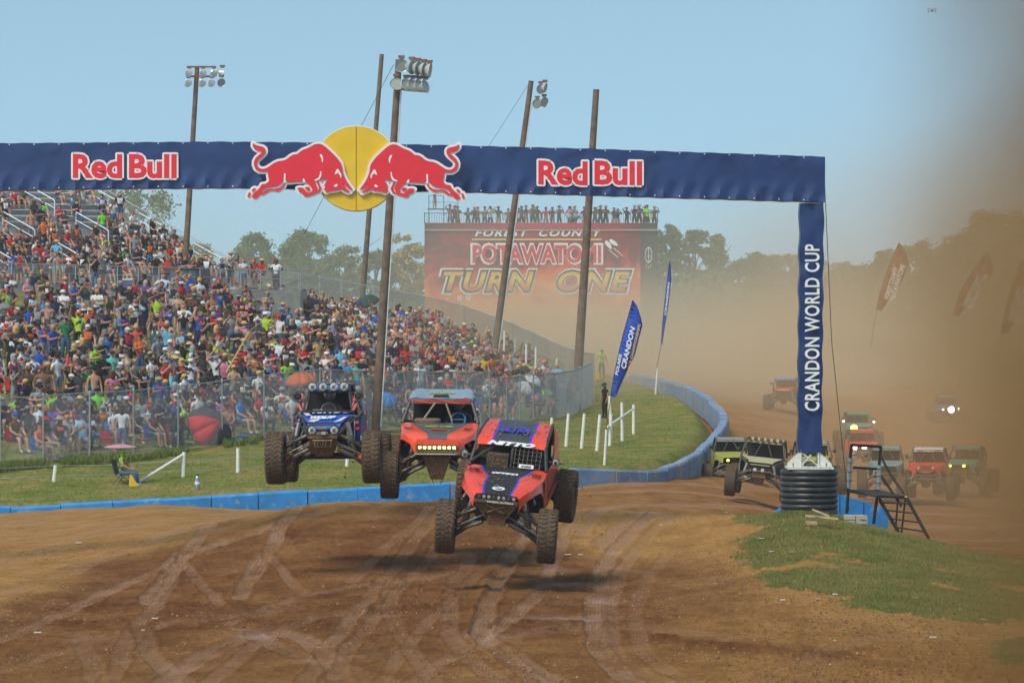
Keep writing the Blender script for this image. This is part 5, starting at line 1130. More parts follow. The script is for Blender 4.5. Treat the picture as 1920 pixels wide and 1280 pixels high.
# roof and visor
rs = [(-.06, [(0, 1.865), (.34, 1.865), (.385, 1.865), (.69, 1.85)]), (.02, [(0, 1.93), (.34, 1.93), (.385, 1.93), (.70, 1.915)]), (.14, [(0, 1.99), (.34, 1.99), (.385, 1.99), (.70, 1.975)]), (.65, [(0, 2.03), (.345, 2.03), (.39, 2.03), (.69, 2.01)]), (1.28, [(0, 2.04), (.35, 2.04), (.395, 2.04), (.66, 2.02)])]
loft(rs, [0, 1, 2], [CHAR, BLS, ORG], ['roof_centre', 'stripe', 'roof_side'], A, .02)
text('lettering', 'NITTO', (-.47, -.085, 1.872), (1, 0, .0), (0, .55, 1), .95, .085, WHITE, A, bold=.07, shear=.35, lift=.012)
text('lettering', 'ULTRA', (-.30, .35, 2.035), (1, 0, 0), (0, 1, .03), .6, .34, BLS, A, bold=.06, shear=.2, lift=.01)
cage(A, [[(sx * .76, -.34, 1.49), (sx * .685, -.02, 1.86), (sx * .69, .2, 1.985), (sx * .65, 1.28, 2.02), (sx * .62, 1.75, 1.5)] for sx in (-1, 1)], .033)
cage(A, [[(-.76, -.32, 1.55), (-.2, .1, 1.90)], [(.04, -.30, 1.50), (.04, .02, 1.88)], [(-.62, 1.5, 1.8), (.62, 1.5, 1.8)], [(-.66, 1.28, 2.0), (.66, 1.28, 2.0)]], .028)
mb = MB(); mb.slab([(-.66, 1.3, 1.0), (.66, 1.3, 1.0), (.64, 1.3, 2.0), (-.64, 1.3, 2.0)], .03); mb.slab([(-.76, -.25, 1.3), (.76, -.25, 1.3), (.76, 1.3, 1.3), (-.76, 1.3, 1.3)], .02); mb.build('firewall', DARKI, A)
# window net and number plate
net = empty('window_net', (0, 0, 0), parent=A)
for i in range(7):
    x = .10 + i * .085; mb = MB(); mb.box((x, -.16, 1.67), (.010, .01, .42), Matrix.Rotation(-.62, 3, 'X')); mb.build('net_strap', ARM, net)
for j in range(6):
    t = j / 5; mb = MB(); mb.box((.355, -.335 + t * .30 + .01, 1.52 + t * .34), (.56, .010, .010)); mb.build('net_strap', ARM, net)
mb = MB(); mb.box((.36, -.36, 1.565), (.29, .012, .075), Matrix.Rotation(-.5, 3, 'X')); npl = mb.build('number_plate', WHITE, A)
text('lettering', '4486', (.25, -.375, 1.54), (1, 0, 0), (0, .5, 1), .21, .05, BLK, npl, bold=.03, shear=.3, lift=.004)
mb = MB(); mb.box((-.22, -.20, 1.60), (.42, .26, .26), Matrix.Rotation(-.1, 3, 'X')); mb.build('intake_box', mat('mud_caked_box', (.02, .02, .02), .7, dirt=.6, dirtcol=(.26, .15, .06), scale=16), A)
mb = MB(); mb.box((-.50, .02, 1.72), (.28, .05, .28)); mb.build('radiator_screen', mat('mud_caked_screen', (.02, .02, .02), .7, dirt=.55, dirtcol=(.26, .15, .06), scale=16), A)
# nose: lamp row, bumper, bulkhead
mb = MB(); mb.box((0, -1.875, 1.315), (.80, .05, .085)); lb_o = mb.build('lamp_bar', BLK, A)
for i in range(8): mb = MB(); mb.lathe([(.034, 0), (.030, .012), (.0, .014)], 10, Matrix.Translation((-.335 + i * .096, -1.902, 1.315)) @ Matrix.Rotation(math.pi / 2, 4, 'X')); mb.build('lamp_pod', GLASSL if i % 3 else RIMM, lb_o)
mb = MB(); mb.box((0, -1.90, 1.235), (.84, .05, .055)); mb.build('bumper', ARM, A)
text('lettering', 'WARN ULTRA4', (-.18, -1.93, 1.215), (1, 0, 0), (0, 0, 1), .52, .035, WHITE, A, bold=.03)
mb = MB(); mb.slab([(-.40, -1.86, 1.20), (.40, -1.86, 1.20), (.26, -1.80, .96), (-.26, -1.80, .96)][::-1], .03); mb.build('bulkhead', MUDM, A)
cage(A, [[(-.20, -1.885, 1.16), (.16, -1.85, 1.0)], [(.20, -1.885, 1.16), (-.16, -1.85, 1.0)], [(-.42, -1.86, 1.20), (-.22, -1.80, .92), (-.18, -1.75, .84)], [(.42, -1.86, 1.20), (.22, -1.80, .92), (.18, -1.75, .84)]], .02, MUDM, 'bulkhead_brace')
mb = MB(); mb.box((0, -1.62, .83), (.36, .30, .22)); mb.build('differential', MUDM, A)
mb = MB(); mb.box((0, -1.775, .86), (.14, .01, .04)); mb.build('badge', mat('faded_red', (.35, .05, .05), .6), A)
for k in range(2):
    for sx in (-1, 1): mb = MB(); mb.tube([(sx * .60, -1.35, 1.28), (sx * .72, -1.42, 1.08)], [.022, .03], 8); mb.build('bypass_tube', SHAFT, A); break
for sx in (-1, 1): mb = MB(); mb.tube([(sx * .52, -1.1, 1.40), (sx * .70, -1.45, 1.12)], [.02, .032], 8); mb.build('bypass_tube', SHAFT, A)
for sx in (-1, 1):
    round_lamp(A, (sx * .90, -.05, 1.62), .085, name='side_lamp'); mb = MB(); mb.tube([(sx * .76, -.05, 1.62), (sx * 1.08, -.03, 1.60)], .02, 6); mb.build('mirror_stalk', MUDM, A)
mb = MB(); mb.tube([(.0, .55, 2.03), (.0, .55, 2.12), (.01, .55, 2.22)], [.02, .012, .004], 6); mb.build('aerial', SHAFT, A)
mb = MB(); mb.tube([(-.55, 1.7, 1.9), (-.50, 1.72, 2.35)], .006, 4); mb.build('whip_aerial', SHAFT, A)
logo = [(math.cos(a) * .13, math.sin(a) * .10) for a in np.linspace(0, 2 * math.pi, 9)[:-1]]
mb = MB()
for i in range(8):
    a, b = logo[i], logo[(i + 1) % 8]; f = lambda p, s_: Vector((p[0] * s_, -1.64 + p[1] * s_ * 1.0, 1.432 + p[1] * .09)); mb.slab([f(a, .66), f(b, .66), f(b, 1), f(a, 1)][::-1], .006)
mb.slab([Vector((-.10, -1.68, 1.432)), Vector((-.06, -1.70, 1.432)), Vector((.10, -1.60, 1.438)), Vector((.07, -1.57, 1.438))], .006); mb.build('hood_logo', WHITE, A)
text('lettering', 'OPTIMA', (-.26, -.78, 1.475), (1, 0, 0), (0, 1, .06), .52, .10, WHITE, A, bold=.05, shear=.3, lift=.008)
for sx, wd in ((-1, 'RPM'), (1, 'FOX')): text('lettering', wd, (sx * .60 - .13, -.90 , 1.515), (1, 0, -.05 * sx), (.1, 1, 0), .24, .22, BLK, A, bold=.02, shear=.2, lift=.012)
rr_ = random.Random(3)
clumps(A, [((rr_.uniform(-.62, .62), rr_.uniform(.1, 1.2), 2.04), rr_.uniform(.008, .026)) for _ in range(60)] + [((rr_.uniform(-.5, .5), rr_.uniform(-1.7, -.4), 1.475), rr_.uniform(.006, .02)) for _ in range(60)])
mb = MB(); mb.box((0, 1.75, 1.25), (1.0, .7, .7)); mb.box((0, 1.5, .80), (.5, .5, .3)); mb.build('engine_bay', BLK, A)
mb = MB(); mb.tube([(-.85, 1.5, .55), (.85, 1.5, .55)], .07, 8); mb.ball((0, 1.5, .58), .2, 10); mb.build('rear_axle', MUDM, A)
driver(A.matrix_basis @ Vector((.36, .70, 1.10)), A.rotation_euler, 'helmeted driver behind the window net of the red and charcoal car')

# ================= the orange and grey car behind it
B = car_root('race_car', 826, 919, 90.0, 4.6, 0.6, -1.5, 'orange and grey race car with lit lamp row, in the air between the other two')
chassis(B, 1.98, -1.5, 1.55, .50, .36, .82, steer=0, top=1.30)
GP = mat('grey_hood_paint', (.10, .11, .12), .4, var=.1, dirt=.12, dirtcol=MUD, coat=.3)
sts = [(-1.86, [(0, 1.30), (.20, 1.30), (.36, 1.28), (.44, 1.20), (.455, .98)]),
       (-1.70, [(0, 1.34), (.20, 1.34), (.44, 1.33), (.55, 1.28), (.57, 1.17)]),
       (-1.50, [(0, 1.36), (.22, 1.36), (.52, 1.37), (.68, 1.33), (.73, 1.24)]),
       (-1.20, [(0, 1.38), (.30, 1.38), (.56, 1.41), (.75, 1.38), (.80, 1.20)]),
       (-.95, [(0, 1.40), (.40, 1.40), (.60, 1.43), (.79, 1.40), (.83, 1.02)]),
       (-.80, [(0, 1.42), (.46, 1.42), (.62, 1.44), (.80, 1.42), (.835, .82)]),
       (-.32, [(0, 1.46), (.60, 1.46), (.68, 1.47), (.80, 1.46), (.835, .80)])]
loft(sts, [0, 1, 1, 1], [GP, mat('orange_paint', lin(238, 88, 58), .33, var=.06, dirt=.3, dirtcol=(.36, .17, .10), coat=.5)], ['hood_panel', 'fender'], B, .02)
OR2 = _mats['orange_paint']
mb = MB(); mb.slab([(-.42, -1.865, 1.29), (.42, -1.865, 1.29), (.44, -1.87, 1.17), (-.44, -1.87, 1.17)][::-1], .02); mb.build('nose_panel', OR2, B)
for sx in (-1, 1):
    mb = MB(); mb.slab([(sx * .455, -1.875, 1.22), (sx * .41, -1.875, 1.22), (sx * .41, -1.87, .98), (sx * .455, -1.87, .98)], .03); mb.build('nose_side', OR2, B)
    mb = MB(); q = [(sx * .835, -.33, .80), (sx * .835, 1.2, .84), (sx * .82, 1.7, 1.1), (sx * .78, 1.8, 1.5), (sx * .80, .45, 1.48), (sx * .81, -.33, 1.46)]; mb.slab(q if sx > 0 else q[::-1], .02); mb.build('side_panel', GRYB, B)
    mb = MB(); mb.slab([(sx * .42, -1.62, .82), (sx * .42, -.45, .80), (sx * .44, -.45, 1.38), (sx * .44, -1.62, 1.28)], .015); mb.slab([(sx * .42, -.82, .78), (sx * .81, -.82, .78), (sx * .81, -.82, 1.38), (sx * .42, -.82, 1.38)], .015); mb.build('wheel_well', _mats['well_black'], B)
mb = MB(); mb.box((0, -.75, 1.02), (.80, 1.9, .50)); mb.box((0, .8, 1.02), (1.5, 1.5, .5)); mb.build('tub', DARKI, B)
rs = [(-.05, [(0, 1.84), (.57, 1.84), (.66, 1.82)]), (.0, [(0, 1.95), (.57, 1.95), (.68, 1.92)])]
loft(rs, [0, 0], [CHAR], ['visor'], B, .02)
for k in range(5):
    mb = MB(); mb.tube([(x, -.062 + .004 * k * 0 + (z_ - 1.84) * .45, z_) for x, z_ in [(-.60 + i * .12, 1.855 + k * .018 + .012 * math.sin(i * 1.3 + k * .8) * (1 + .4 * k)) for i in range(11)]], .0055, 4); mb.build('visor_line', ORG, B)
rs = [(-.01, [(0, 1.955), (.45, 1.955), (.52, 1.975), (.66, 1.945), (.70, 1.90)]), (.10, [(0, 1.99), (.45, 1.99), (.53, 2.02), (.66, 1.99), (.72, 1.90)]), (.7, [(0, 2.02), (.45, 2.02), (.52, 2.05), (.64, 2.02), (.70, 1.90)]), (1.35, [(0, 2.01), (.42, 2.01), (.48, 2.03), (.60, 2.0), (.64, 1.88)])]
loft(rs, [0, 0, 0, 0], [GRYB], ['roof_panel'], B, .02)
mb = MB(); mb.slab([(-.17, .02, 1.975), (.17, .02, 1.975), (.14, .12, 2.0), (-.14, .12, 2.0)][::-1], .02); mb.build('roof_scoop', BLK, B)
text('lettering', 'RANDY SLAWSON', (-.26, .30, 2.012), (1, 0, 0), (0, 1, .05), .52, .3, LGRN, B, bold=.02, lift=.008)
text('lettering', 'VISION WHEEL', (-.30, -.86, 1.425), (1, 0, 0), (0, 1, .08), .60, .13, LGRN, B, bold=.03, shear=.3, lift=.01)
text('lettering', 'SRRS', (-.17, -1.15, 1.40), (1, 0, 0), (0, 1, .08), .34, .12, ORG, B, bold=.05, lift=.01)
for sx, wd in ((-1, 'R27'), (1, 'R27')): text('lettering', wd, (sx * .62 - .08, -1.28, 1.42), (1, 0, -.05 * sx), (0, 1, .1), .17, .16, BLK, B, bold=.02, lift=.014)
cage(B, [[(sx * .80, -.34, 1.46), (sx * .66, -.03, 1.86), (sx * .69, .1, 1.93)] for sx in (-1, 1)], .04, mat('patterned_pillar', (.05, .04, .04), .5, dirt=.3, dirtcol=lin(200, 50, 40), scale=18), 'a_pillar')
cage(B, [[(-.12, -.05, 1.86), (-.36, -.10, 1.52)], [(.10, -.05, 1.86), (.24, -.10, 1.48)], [(-.68, 1.3, 1.95), (.68, 1.3, 1.95)]], .022, mat('tan_tube', (.32, .27, .21), .6, dirt=.3, dirtcol=MUD), 'cab_brace')
mb = MB(); mb.slab([(-.68, 1.32, 1.0), (.68, 1.32, 1.0), (.62, 1.32, 1.98), (-.62, 1.32, 1.98)], .03); mb.slab([(-.78, -.2, 1.35), (.78, -.2, 1.35), (.78, 1.3, 1.35), (-.78, 1.3, 1.35)], .02); mb.build('firewall', DARKI, B)
mb = MB(); mb.lathe([(.24, 0), (.25, .02), (.25, .07), (.22, .09)], 20, Matrix.Translation((-.28, -.18, 1.45)) @ Matrix.Diagonal((1.15, .6, 1, 1))); mb.build('air_filter_lid', mat('brown_lid', (.17, .12, .07), .7), B)
mb = MB(); mb.box((0, -1.885, 1.115), (.86, .05, .10)); lb_o = mb.build('lamp_bar', mat('lamp_bar_olive', (.10, .11, .01), .4), B)
for i in range(8): mb = MB(); mb.box((-.355 + i * .1015, -1.915, 1.125), (.052, .02, .046)); mb.build('lit_lamp', L_Y, lb_o)
mb = MB(); mb.box((0, -1.89, 1.035), (.84, .04, .05)); mb.build('lower_grille', MUDM, B)
mb = MB(); mb.tube([(-.46, -1.92, .985), (.46, -1.92, .985)], .022, 8); mb.build('bumper', SHAFT, B)
mb = MB(); mb.slab([(-.30, -1.86, .93), (.30, -1.86, .93), (.13, -1.70, .44), (-.13, -1.70, .44)][::-1], .05); mb.build('skid_plate', MUDM, B)
for sx in (-1, 1):
    mb = MB(); mb.tube([(sx * .11, -1.70, .46), (sx * .05 + sx * .02, -1.72, .34)], .008, 4); mb.build('zip_tie', BLK, B)
    round_lamp(B, (sx * .76, -.12, 1.70), .085, name='side_lamp'); mb = MB(); mb.tube([(sx * .68, -.1, 1.70), (sx * .80, -.1, 1.70)], .016, 5); mb.build('lamp_stalk', MUDM, B)
    mb = MB(); mb.tube([(sx * .50, -1.05, 1.33), (sx * .66, -1.40, 1.12)], [.02, .034], 8); mb.build('bypass_tube', SHAFT, B)
steer_wheel(B, .36, .05, 1.50, LBLUE)
mb = MB(); mb.box((0, 1.8, 1.2), (1.0, .7, .6)); mb.build('engine_bay', BLK, B)
mb = MB(); mb.tube([(.0, .5, 2.0), (.0, .5, 2.25)], .006, 4); mb.build('aerial', SHAFT, B)
driver(B.matrix_basis @ Vector((.36, .42, 1.12)), B.rotation_euler, 'helmeted driver in the cab of the orange and grey car', (.03, .03, .035))

# ================= the blue tube-frame car
D = car_root('race_car', 618, 905, 88.0, -1.5, -.6, -1.9, 'blue and black tube frame race car highest in the air with four roof lamps')
chassis(D, 1.96, -1.45, 1.5, .535, .37, .80, steer=0, arm_in=.29, top=1.25, boots=mat('orange_boot', lin(225, 70, 20), .5))
WB = mat('wrap_white', (.62, .64, .68), .4, dirt=.15, dirtcol=MUD)
mb = MB(); mb.grid([[(-.30, -1.55, 1.12), (.30, -1.55, 1.12)], [(-.36, -1.25, 1.25), (.36, -1.25, 1.25)], [(-.46, -.75, 1.36), (.46, -.75, 1.36)], [(-.56, -.40, 1.44), (.56, -.40, 1.44)]], .02); mb.build('hood', BLUEC, D)
for q in ([(-.50, -.52, 1.432), (-.42, -.46, 1.444), (-.30, -.78, 1.375), (-.40, -.80, 1.37)], [(.18, -1.3, 1.235), (.34, -1.2, 1.27), (.44, -.82, 1.355), (.36, -.86, 1.345)], [(.30, -.50, 1.43), (.50, -.42, 1.45), (.52, -.50, 1.435), (.36, -.6, 1.42)], [(-.34, -1.2, 1.27), (-.2, -1.28, 1.25), (-.05, -1.0, 1.32), (-.18, -.98, 1.325)]):
    mb = MB(); mb.slab([Vector(p) + Vector((0, 0, .012)) for p in q], .01); mb.build('wrap_flash', WB, D)
text('lettering', 'NITTO', (-.30, -.60, 1.425), (1, 0, 0), (0, 1, .25), .60, .17, WHITE, D, bold=.07, shear=.3, lift=.014)
text('lettering', 'WOLFF', (-.30, -1.10, 1.31), (1, 0, 0), (0, 1, .25), .52, .22, WHITE, D, bold=.07, shear=.4, lift=.014)
mb = MB(); mb.box((0, -.42, 1.47), (1.08, .28, .05)); mb.build('dash_cowl', BLK, D)
for sx in (-1, 1):
    mb = MB(); mb.slab([(sx * .52, -.62, 1.36), (sx * .69, -.62, 1.36), (sx * .66, -.62, .86), (sx * .54, -.62, .80)] if sx < 0 else [(sx * .54, -.62, .80), (sx * .66, -.62, .86), (sx * .69, -.62, 1.36), (sx * .52, -.62, 1.36)], .03); mb.build('side_pod_front', BLUED, D)
    mb = MB(); q = [(sx * .69, -.62, 1.36), (sx * .70, .9, 1.42), (sx * .70, 1.0, .8), (sx * .66, -.62, .82)]; mb.slab(q, .02); mb.build('side_panel', BLUED, D)
    mb = MB(); mb.box((sx * .57, -.645, 1.1), (.02, .01, .46)); mb.build('wrap_flash', WB, D)
    mb = MB(); mb.box((sx * .62, -.645, 1.24), (.07, .01, .05)); mb.build('sponsor_patch', mat('orange_patch', lin(225, 90, 30), .5), D)
    mb = MB(); mb.box((sx * .615, -.645, 1.12), (.10, .01, .05)); mb.build('sponsor_patch', RED, D)
    cage(D, [[(sx * .68, -.60, 1.38), (sx * .55, -.10, 1.62), (sx * .43, .05, 1.90), (sx * .42, .15, 2.02), (sx * .42, 1.1, 2.04), (sx * .6, 1.6, 1.4)], [(sx * .52, -.42, 1.44), (sx * .47, -.2, 1.65), (sx * .42, -.02, 1.88)], [(sx * .70, -.35, 1.40), (sx * .66, .3, 1.55), (sx * .56, .5, 1.80), (sx * .46, .6, 2.0)], [(sx * .68, -.62, 1.37), (sx * .62, -.9, 1.34), (sx * .40, -1.5, 1.10), (sx * .28, -1.75, .95)], [(sx * .52, -.62, 1.36), (sx * .3, -1.6, 1.05)], [(sx * .66, -.62, .84), (sx * .3, -1.5, .72)]], .027)
    cage(D, [[(sx * .52, -.42, 1.47), (sx * .60, -.35, 1.62)], [(sx * .50, -.3, 1.55), (sx * .56, .1, 1.85)]], .03, mat('red_white_hose', (.55, .12, .12), .5), 'shock_reservoir')
    round_lamp(D, (sx * .62, -.20, 1.79), .075, lens=BLK, name='mirror', bars=False)
    mb = MB(); mb.tube([(sx * .48, -.15, 1.68), (sx * .60, -.24, 1.67), (sx * .70, -.24, 1.74), (sx * .71, -.24, 1.86), (sx * .62, -.24, 1.90), (sx * .47, -.12, 1.84)], .013, 6); mb.build('mirror_hoop', FRAME, D)
    mb = MB(); mb.tube([(sx * .50, -1.0, 1.22), (sx * .58, -1.35, .85)], [.02, .03], 8); mb.tube([(sx * .42, -1.0, 1.22), (sx * .50, -1.35, .82)], [.02, .03], 8); mb.build('bypass_tube', SHAFT, D)
    mb = MB(); mb.box((sx * .76, -1.3, .93), (.05, .03, .10)); mb.build('tag_plate', GRYB, D)
cage(D, [[(-.44, -.02, 1.88), (.44, -.02, 1.88)], [(-.43, .12, 2.03), (.43, .12, 2.03)], [(-.69, -.62, 1.37), (.69, -.62, 1.37)], [(-.42, 1.1, 2.03), (.42, 1.1, 2.03)]], .025)
mb = MB(); mb.grid([[(-.41, .02, 1.90), (.41, .02, 1.90)], [(-.41, .06, 2.02), (.41, .06, 2.02)]], .015); mb.build('visor', BLUEC, D)
mb = MB(); mb.grid([[(-.28, .10, 2.05), (0, .08, 2.075), (.28, .10, 2.05)], [(-.4, 1.1, 2.06), (0, 1.1, 2.09), (.4, 1.1, 2.06)]], .02); mb.build('roof_panel', GRYB, D)
for x in (-.335, -.115, .11, .325): round_lamp(D, (x, -.10, 1.985), .098, name='roof_lamp')
mb = MB(); mb.slab([(-.66, 1.1, .9), (.66, 1.1, .9), (.42, 1.1, 2.02), (-.42, 1.1, 2.02)], .03); mb.slab([(-.64, -.4, 1.30), (.64, -.4, 1.30), (.64, 1.1, 1.30), (-.64, 1.1, 1.30)], .02); mb.box((0, -.55, 1.0), (.72, 1.5, .5)); mb.box((0, .5, 1.0), (1.2, 1.3, .5)); mb.build('tub', DARKI, D)
q = [(-.30, -1.80, 1.0), (-.34, -1.80, 1.10), (-.26, -1.79, 1.21), (.26, -1.79, 1.21), (.34, -1.80, 1.10), (.30, -1.80, 1.0), (-.30, -1.80, 1.0)]
mb = MB(); mb.tube(q, .022, 7); mb.build('front_hoop', FRAME, D)
for x in (-.215, .235): round_lamp(D, (x, -1.80, 1.095), .092, name='front_lamp')
mb = MB(); mb.lathe([(.05, -.1), (.05, .1)], 10, Matrix.Translation((0, -1.76, 1.12)) @ Matrix.Rotation(math.pi / 2, 4, 'Y')); mb.box((0, -1.80, 1.03), (.24, .08, .07)); mb.build('winch', ARM, D)
mb = MB(); mb.box((.03, -1.87, 1.03), (.09, .05, .06)); mb.build('fairlead', SHAFT, D)
mb = MB(); mb.box((0, -1.77, .955), (.60, .10, .06)); mb.build('bumper', MUDM, D)
mb = MB(); mb.slab([(-.29, -1.80, .93), (.29, -1.80, .93), (.26, -1.62, .70), (.16, -1.5, .56), (-.16, -1.5, .56), (-.26, -1.62, .70)][::-1], .04); mb.build('skid_plate', MUDM, D)
mb = MB(); mb.slab([(-.20, -1.815, .885), (.20, -1.815, .885), (.17, -1.72, .75), (-.17, -1.72, .75)][::-1], .02); npl = mb.build('number_plate', mat('muddy_plate', (.42, .30, .18), .8, dirt=.3, dirtcol=MUD), D)
text('lettering', '1018', (-.15, -1.76, .768), (1, 0, 0), (0, -.52, .85), .31, .125, BLK, npl, bold=.03, shear=.2, lift=.012)
steer_wheel(D, .0, -.12, 1.50, FRAME)
mb = MB(); mb.box((-.20, -.35, 1.51), (.22, .02, .012)); mb.build('dash_edge', SHAFT, D)
mb = MB(); mb.tube([(.02, .3, 2.07), (.02, .3, 2.17), (.03, .3, 2.6)], [.022, .01, .004], 6); mb.build('aerial', SHAFT, D)
mb = MB(); mb.box((0, 1.6, 1.2), (.9, .7, .6)); mb.tube([(-.8, 1.5, .55), (.8, 1.5, .55)], .07, 8); mb.build('engine_bay', BLK, D)
driver(D.matrix_basis @ Vector((.0, .25, 1.14)), D.rotation_euler, 'helmeted driver centred in the dark cab of the blue car', (.03, .03, .035))

# ================= the pack behind, in the dust
def pack_car(px, py, Y, label, body, roofc, style='cab', R=.52, yaw=0, roll=0, pitch=0, roofh=1.98, halfw=.72, lamps=(), rooflamps=0, nose=None, extra=None):
    r = car_root('race_car', px, py, Y, pitch, roll, yaw, label, 'trailing race cars in the dust'); chassis(r, 1.98, -1.45, 1.5, R, .37, .84, top=1.25, lod=1); hw = halfw
    if style == 'cab':
        sts = [(-1.8, [(0, 1.30), (.38, 1.29), (.42, 1.05)]), (-1.45, [(0, 1.38), (.60, 1.37), (.66, 1.20)]), (-1.0, [(0, 1.43), (hw - .06, 1.42), (hw, 1.1)]), (-.4, [(0, 1.48), (hw - .05, 1.47), (hw, .85)])]
        loft(sts, [0, 0], [body], ['hood'], r, .02)
        for sx in (-1, 1): mb = MB(); mb.slab([(sx * hw, -.4, .82), (sx * hw, 1.5, .85), (sx * (hw - .04), 1.5, 1.5), (sx * (hw - .02), -.4, 1.47)], .02); mb.build('side_panel', body, r)
    else:
        mb = MB(); mb.grid([[(-.34, -1.6, 1.22), (.34, -1.6, 1.22)], [(-.5, -.95, 1.38), (.5, -.95, 1.38)], [(-hw + .08, -.4, 1.46), (hw - .08, -.4, 1.46)]], .02); mb.build('hood', body, r)
        for sx in (-1, 1):
            mb = MB(); mb.slab([(sx * hw, -.3, .85), (sx * hw, 1.2, .9), (sx * hw, 1.2, 1.4), (sx * hw, -.3, 1.42)], .02); mb.build('side_panel', body, r)
            cage(r, [[(sx * hw, -.4, 1.42), (sx * .5, -1.2, 1.22), (sx * .3, -1.75, .95)], [(sx * hw, -.5, .9), (sx * .3, -1.6, .8)], [(sx * .55, -1.0, 1.3), (sx * .45, -1.5, .85)]], .03)
    tw = hw - .14
    for sx in (-1, 1): cage(r, [[(sx * (hw - .02), -.38, 1.47), (sx * tw, .0, roofh - .06), (sx * tw, .12, roofh), (sx * tw, 1.2, roofh + .02), (sx * (hw - .05), 1.6, 1.45)]], .036)
    cage(r, [[(-tw, .02, roofh - .05), (tw, .02, roofh - .05)], [(-.10, -.02, roofh - .08), (-.30, -.30, 1.5)], [(.10, -.02, roofh - .08), (.30, -.30, 1.5)]], .025)
    mb = MB(); mb.grid([[(-tw, -.05, roofh - .10), (tw, -.05, roofh - .10)], [(-tw, .08, roofh + .01), (tw, .08, roofh + .01)], [(-tw, 1.2, roofh + .04), (tw, 1.2, roofh + .04)]], .02); mb.build('roof_panel', roofc, r)
    mb = MB(); mb.slab([(-tw, 1.2, .95), (tw, 1.2, .95), (tw, 1.2, roofh), (-tw, 1.2, roofh)], .03); mb.box((0, -.6, 1.02), (.78, 1.9, .55)); mb.box((0, .6, 1.0), (2 * hw - .1, 1.4, .5)); mb.build('tub', DARKI, r)
    mb = MB(); mb.tube([(-.45, -1.85, 1.0), (.45, -1.85, 1.0)], .03, 6); mb.box((0, -1.7, .9), (.5, .2, .25)); mb.build('bumper', MUDM, r)
    mb = MB(); mb.slab([(-.26, -1.78, .85), (.26, -1.78, .85), (.14, -1.6, .5), (-.14, -1.6, .5)][::-1], .04); mb.build('skid_plate', MUDM, r)
    for sx in (-1, 1): mb = MB(); mb.ball((sx * (hw + .10), -.15, 1.66), .075, 8, (1, .4, 1)); mb.tube([(sx * tw, -.1, 1.68), (sx * (hw + .1), -.14, 1.66)], .014, 4); mb.build('mirror', BLK, r)
    for i in range(rooflamps): round_lamp(r, (-tw + .1 + i * (2 * tw - .2) / max(1, rooflamps - 1), -.12, roofh + .02), .075, lens=MUDM, rim=MUDM, name='roof_lamp', bars=False)
    for x, z, rr, m_ in lamps: mb = MB(); mb.lathe([(rr, 0), (rr * .9, .03), (.0, .04)], 12, Matrix.Translation((x, -1.88 if abs(x) < .6 else -.3, z)) @ Matrix.Rotation(math.pi / 2, 4, 'X')); mb.build('headlight', m_, r)
    mb = MB(); mb.box((0, 1.7, 1.2), (.9, .6, .6)); mb.build('engine_bay', BLK, r)
    if extra: extra(r)
    return r
TEAL = mat('teal_paint', lin(70, 140, 125), .55, dirt=.5, dirtcol=MUD); YELC = mat('dirty_yellow_paint', lin(150, 150, 60), .6, dirt=.45, dirtcol=MUD); DRED = mat('bright_red_paint', lin(215, 40, 30), .4, dirt=.18, dirtcol=MUD)
GRNP = mat('dusty_green_paint', lin(165, 165, 125), .6, dirt=.6, dirtcol=(.45, .35, .24), scale=3); GYD = mat('dusty_grey_paint', lin(130, 130, 125), .6, dirt=.4, dirtcol=MUD); BLU2 = mat('pale_blue_paint', lin(110, 150, 195), .5, dirt=.2, dirtcol=MUD); WHT = mat('dusty_white_paint', (.62, .60, .56), .5, dirt=.2, dirtcol=MUD)
GTL = mat('grey_teal_paint', lin(110, 140, 138), .55, dirt=.5, dirtcol=MUD)
pack_car(1370, 914, 173, 'dusty yellow race car half hidden by the bigger tube frame car', YELC, GYD, lamps=((-.2, 1.18, .05, L_G),))
pack_car(1424, 932, 153, 'big dusty tube frame race car with six roof lamps beside the pipe', GRNP, GRNP, 'tube', R=.54, yaw=-7, roll=6, roofh=2.05, rooflamps=6, lamps=((-.15, 1.05, .07, GLASSL), (.12, 1.05, .07, GLASSL)), halfw=.80)
pack_car(1524, 925, 166, 'dark race car hidden mostly by the arch leg and pipe', YELC, GYD, 'tube', halfw=.74)
def four_extra(r):
    mb = MB(); mb.box((0, -1.75, 1.31), (.7, .03, .05)); mb.build('trim', WHT, r)
pack_car(1473, 772, 250, 'orange and white race car cut by the arch leg, far back', DRED, BLU2, 'tube', yaw=-8, extra=four_extra)
pack_car(1609, 845, 222, 'teal race car with one bright yellow lamp', TEAL, TEAL, lamps=((-.36, 1.24, .17, L_YY), (-.78, 1.55, .05, L_W), (.80, 1.52, .05, L_W)))
pack_car(1617, 884, 205, 'red race car with two white headlights above the stair railing', DRED, DRED, lamps=((-.50, 1.20, .09, L_W), (.50, 1.18, .09, L_W), (-.12, 1.19, .05, L_W), (0, 1.19, .05, L_W)))
pack_car(1662, 930, 174, 'grey teal race car seen through the stair railing', GTL, GTL, yaw=-4)
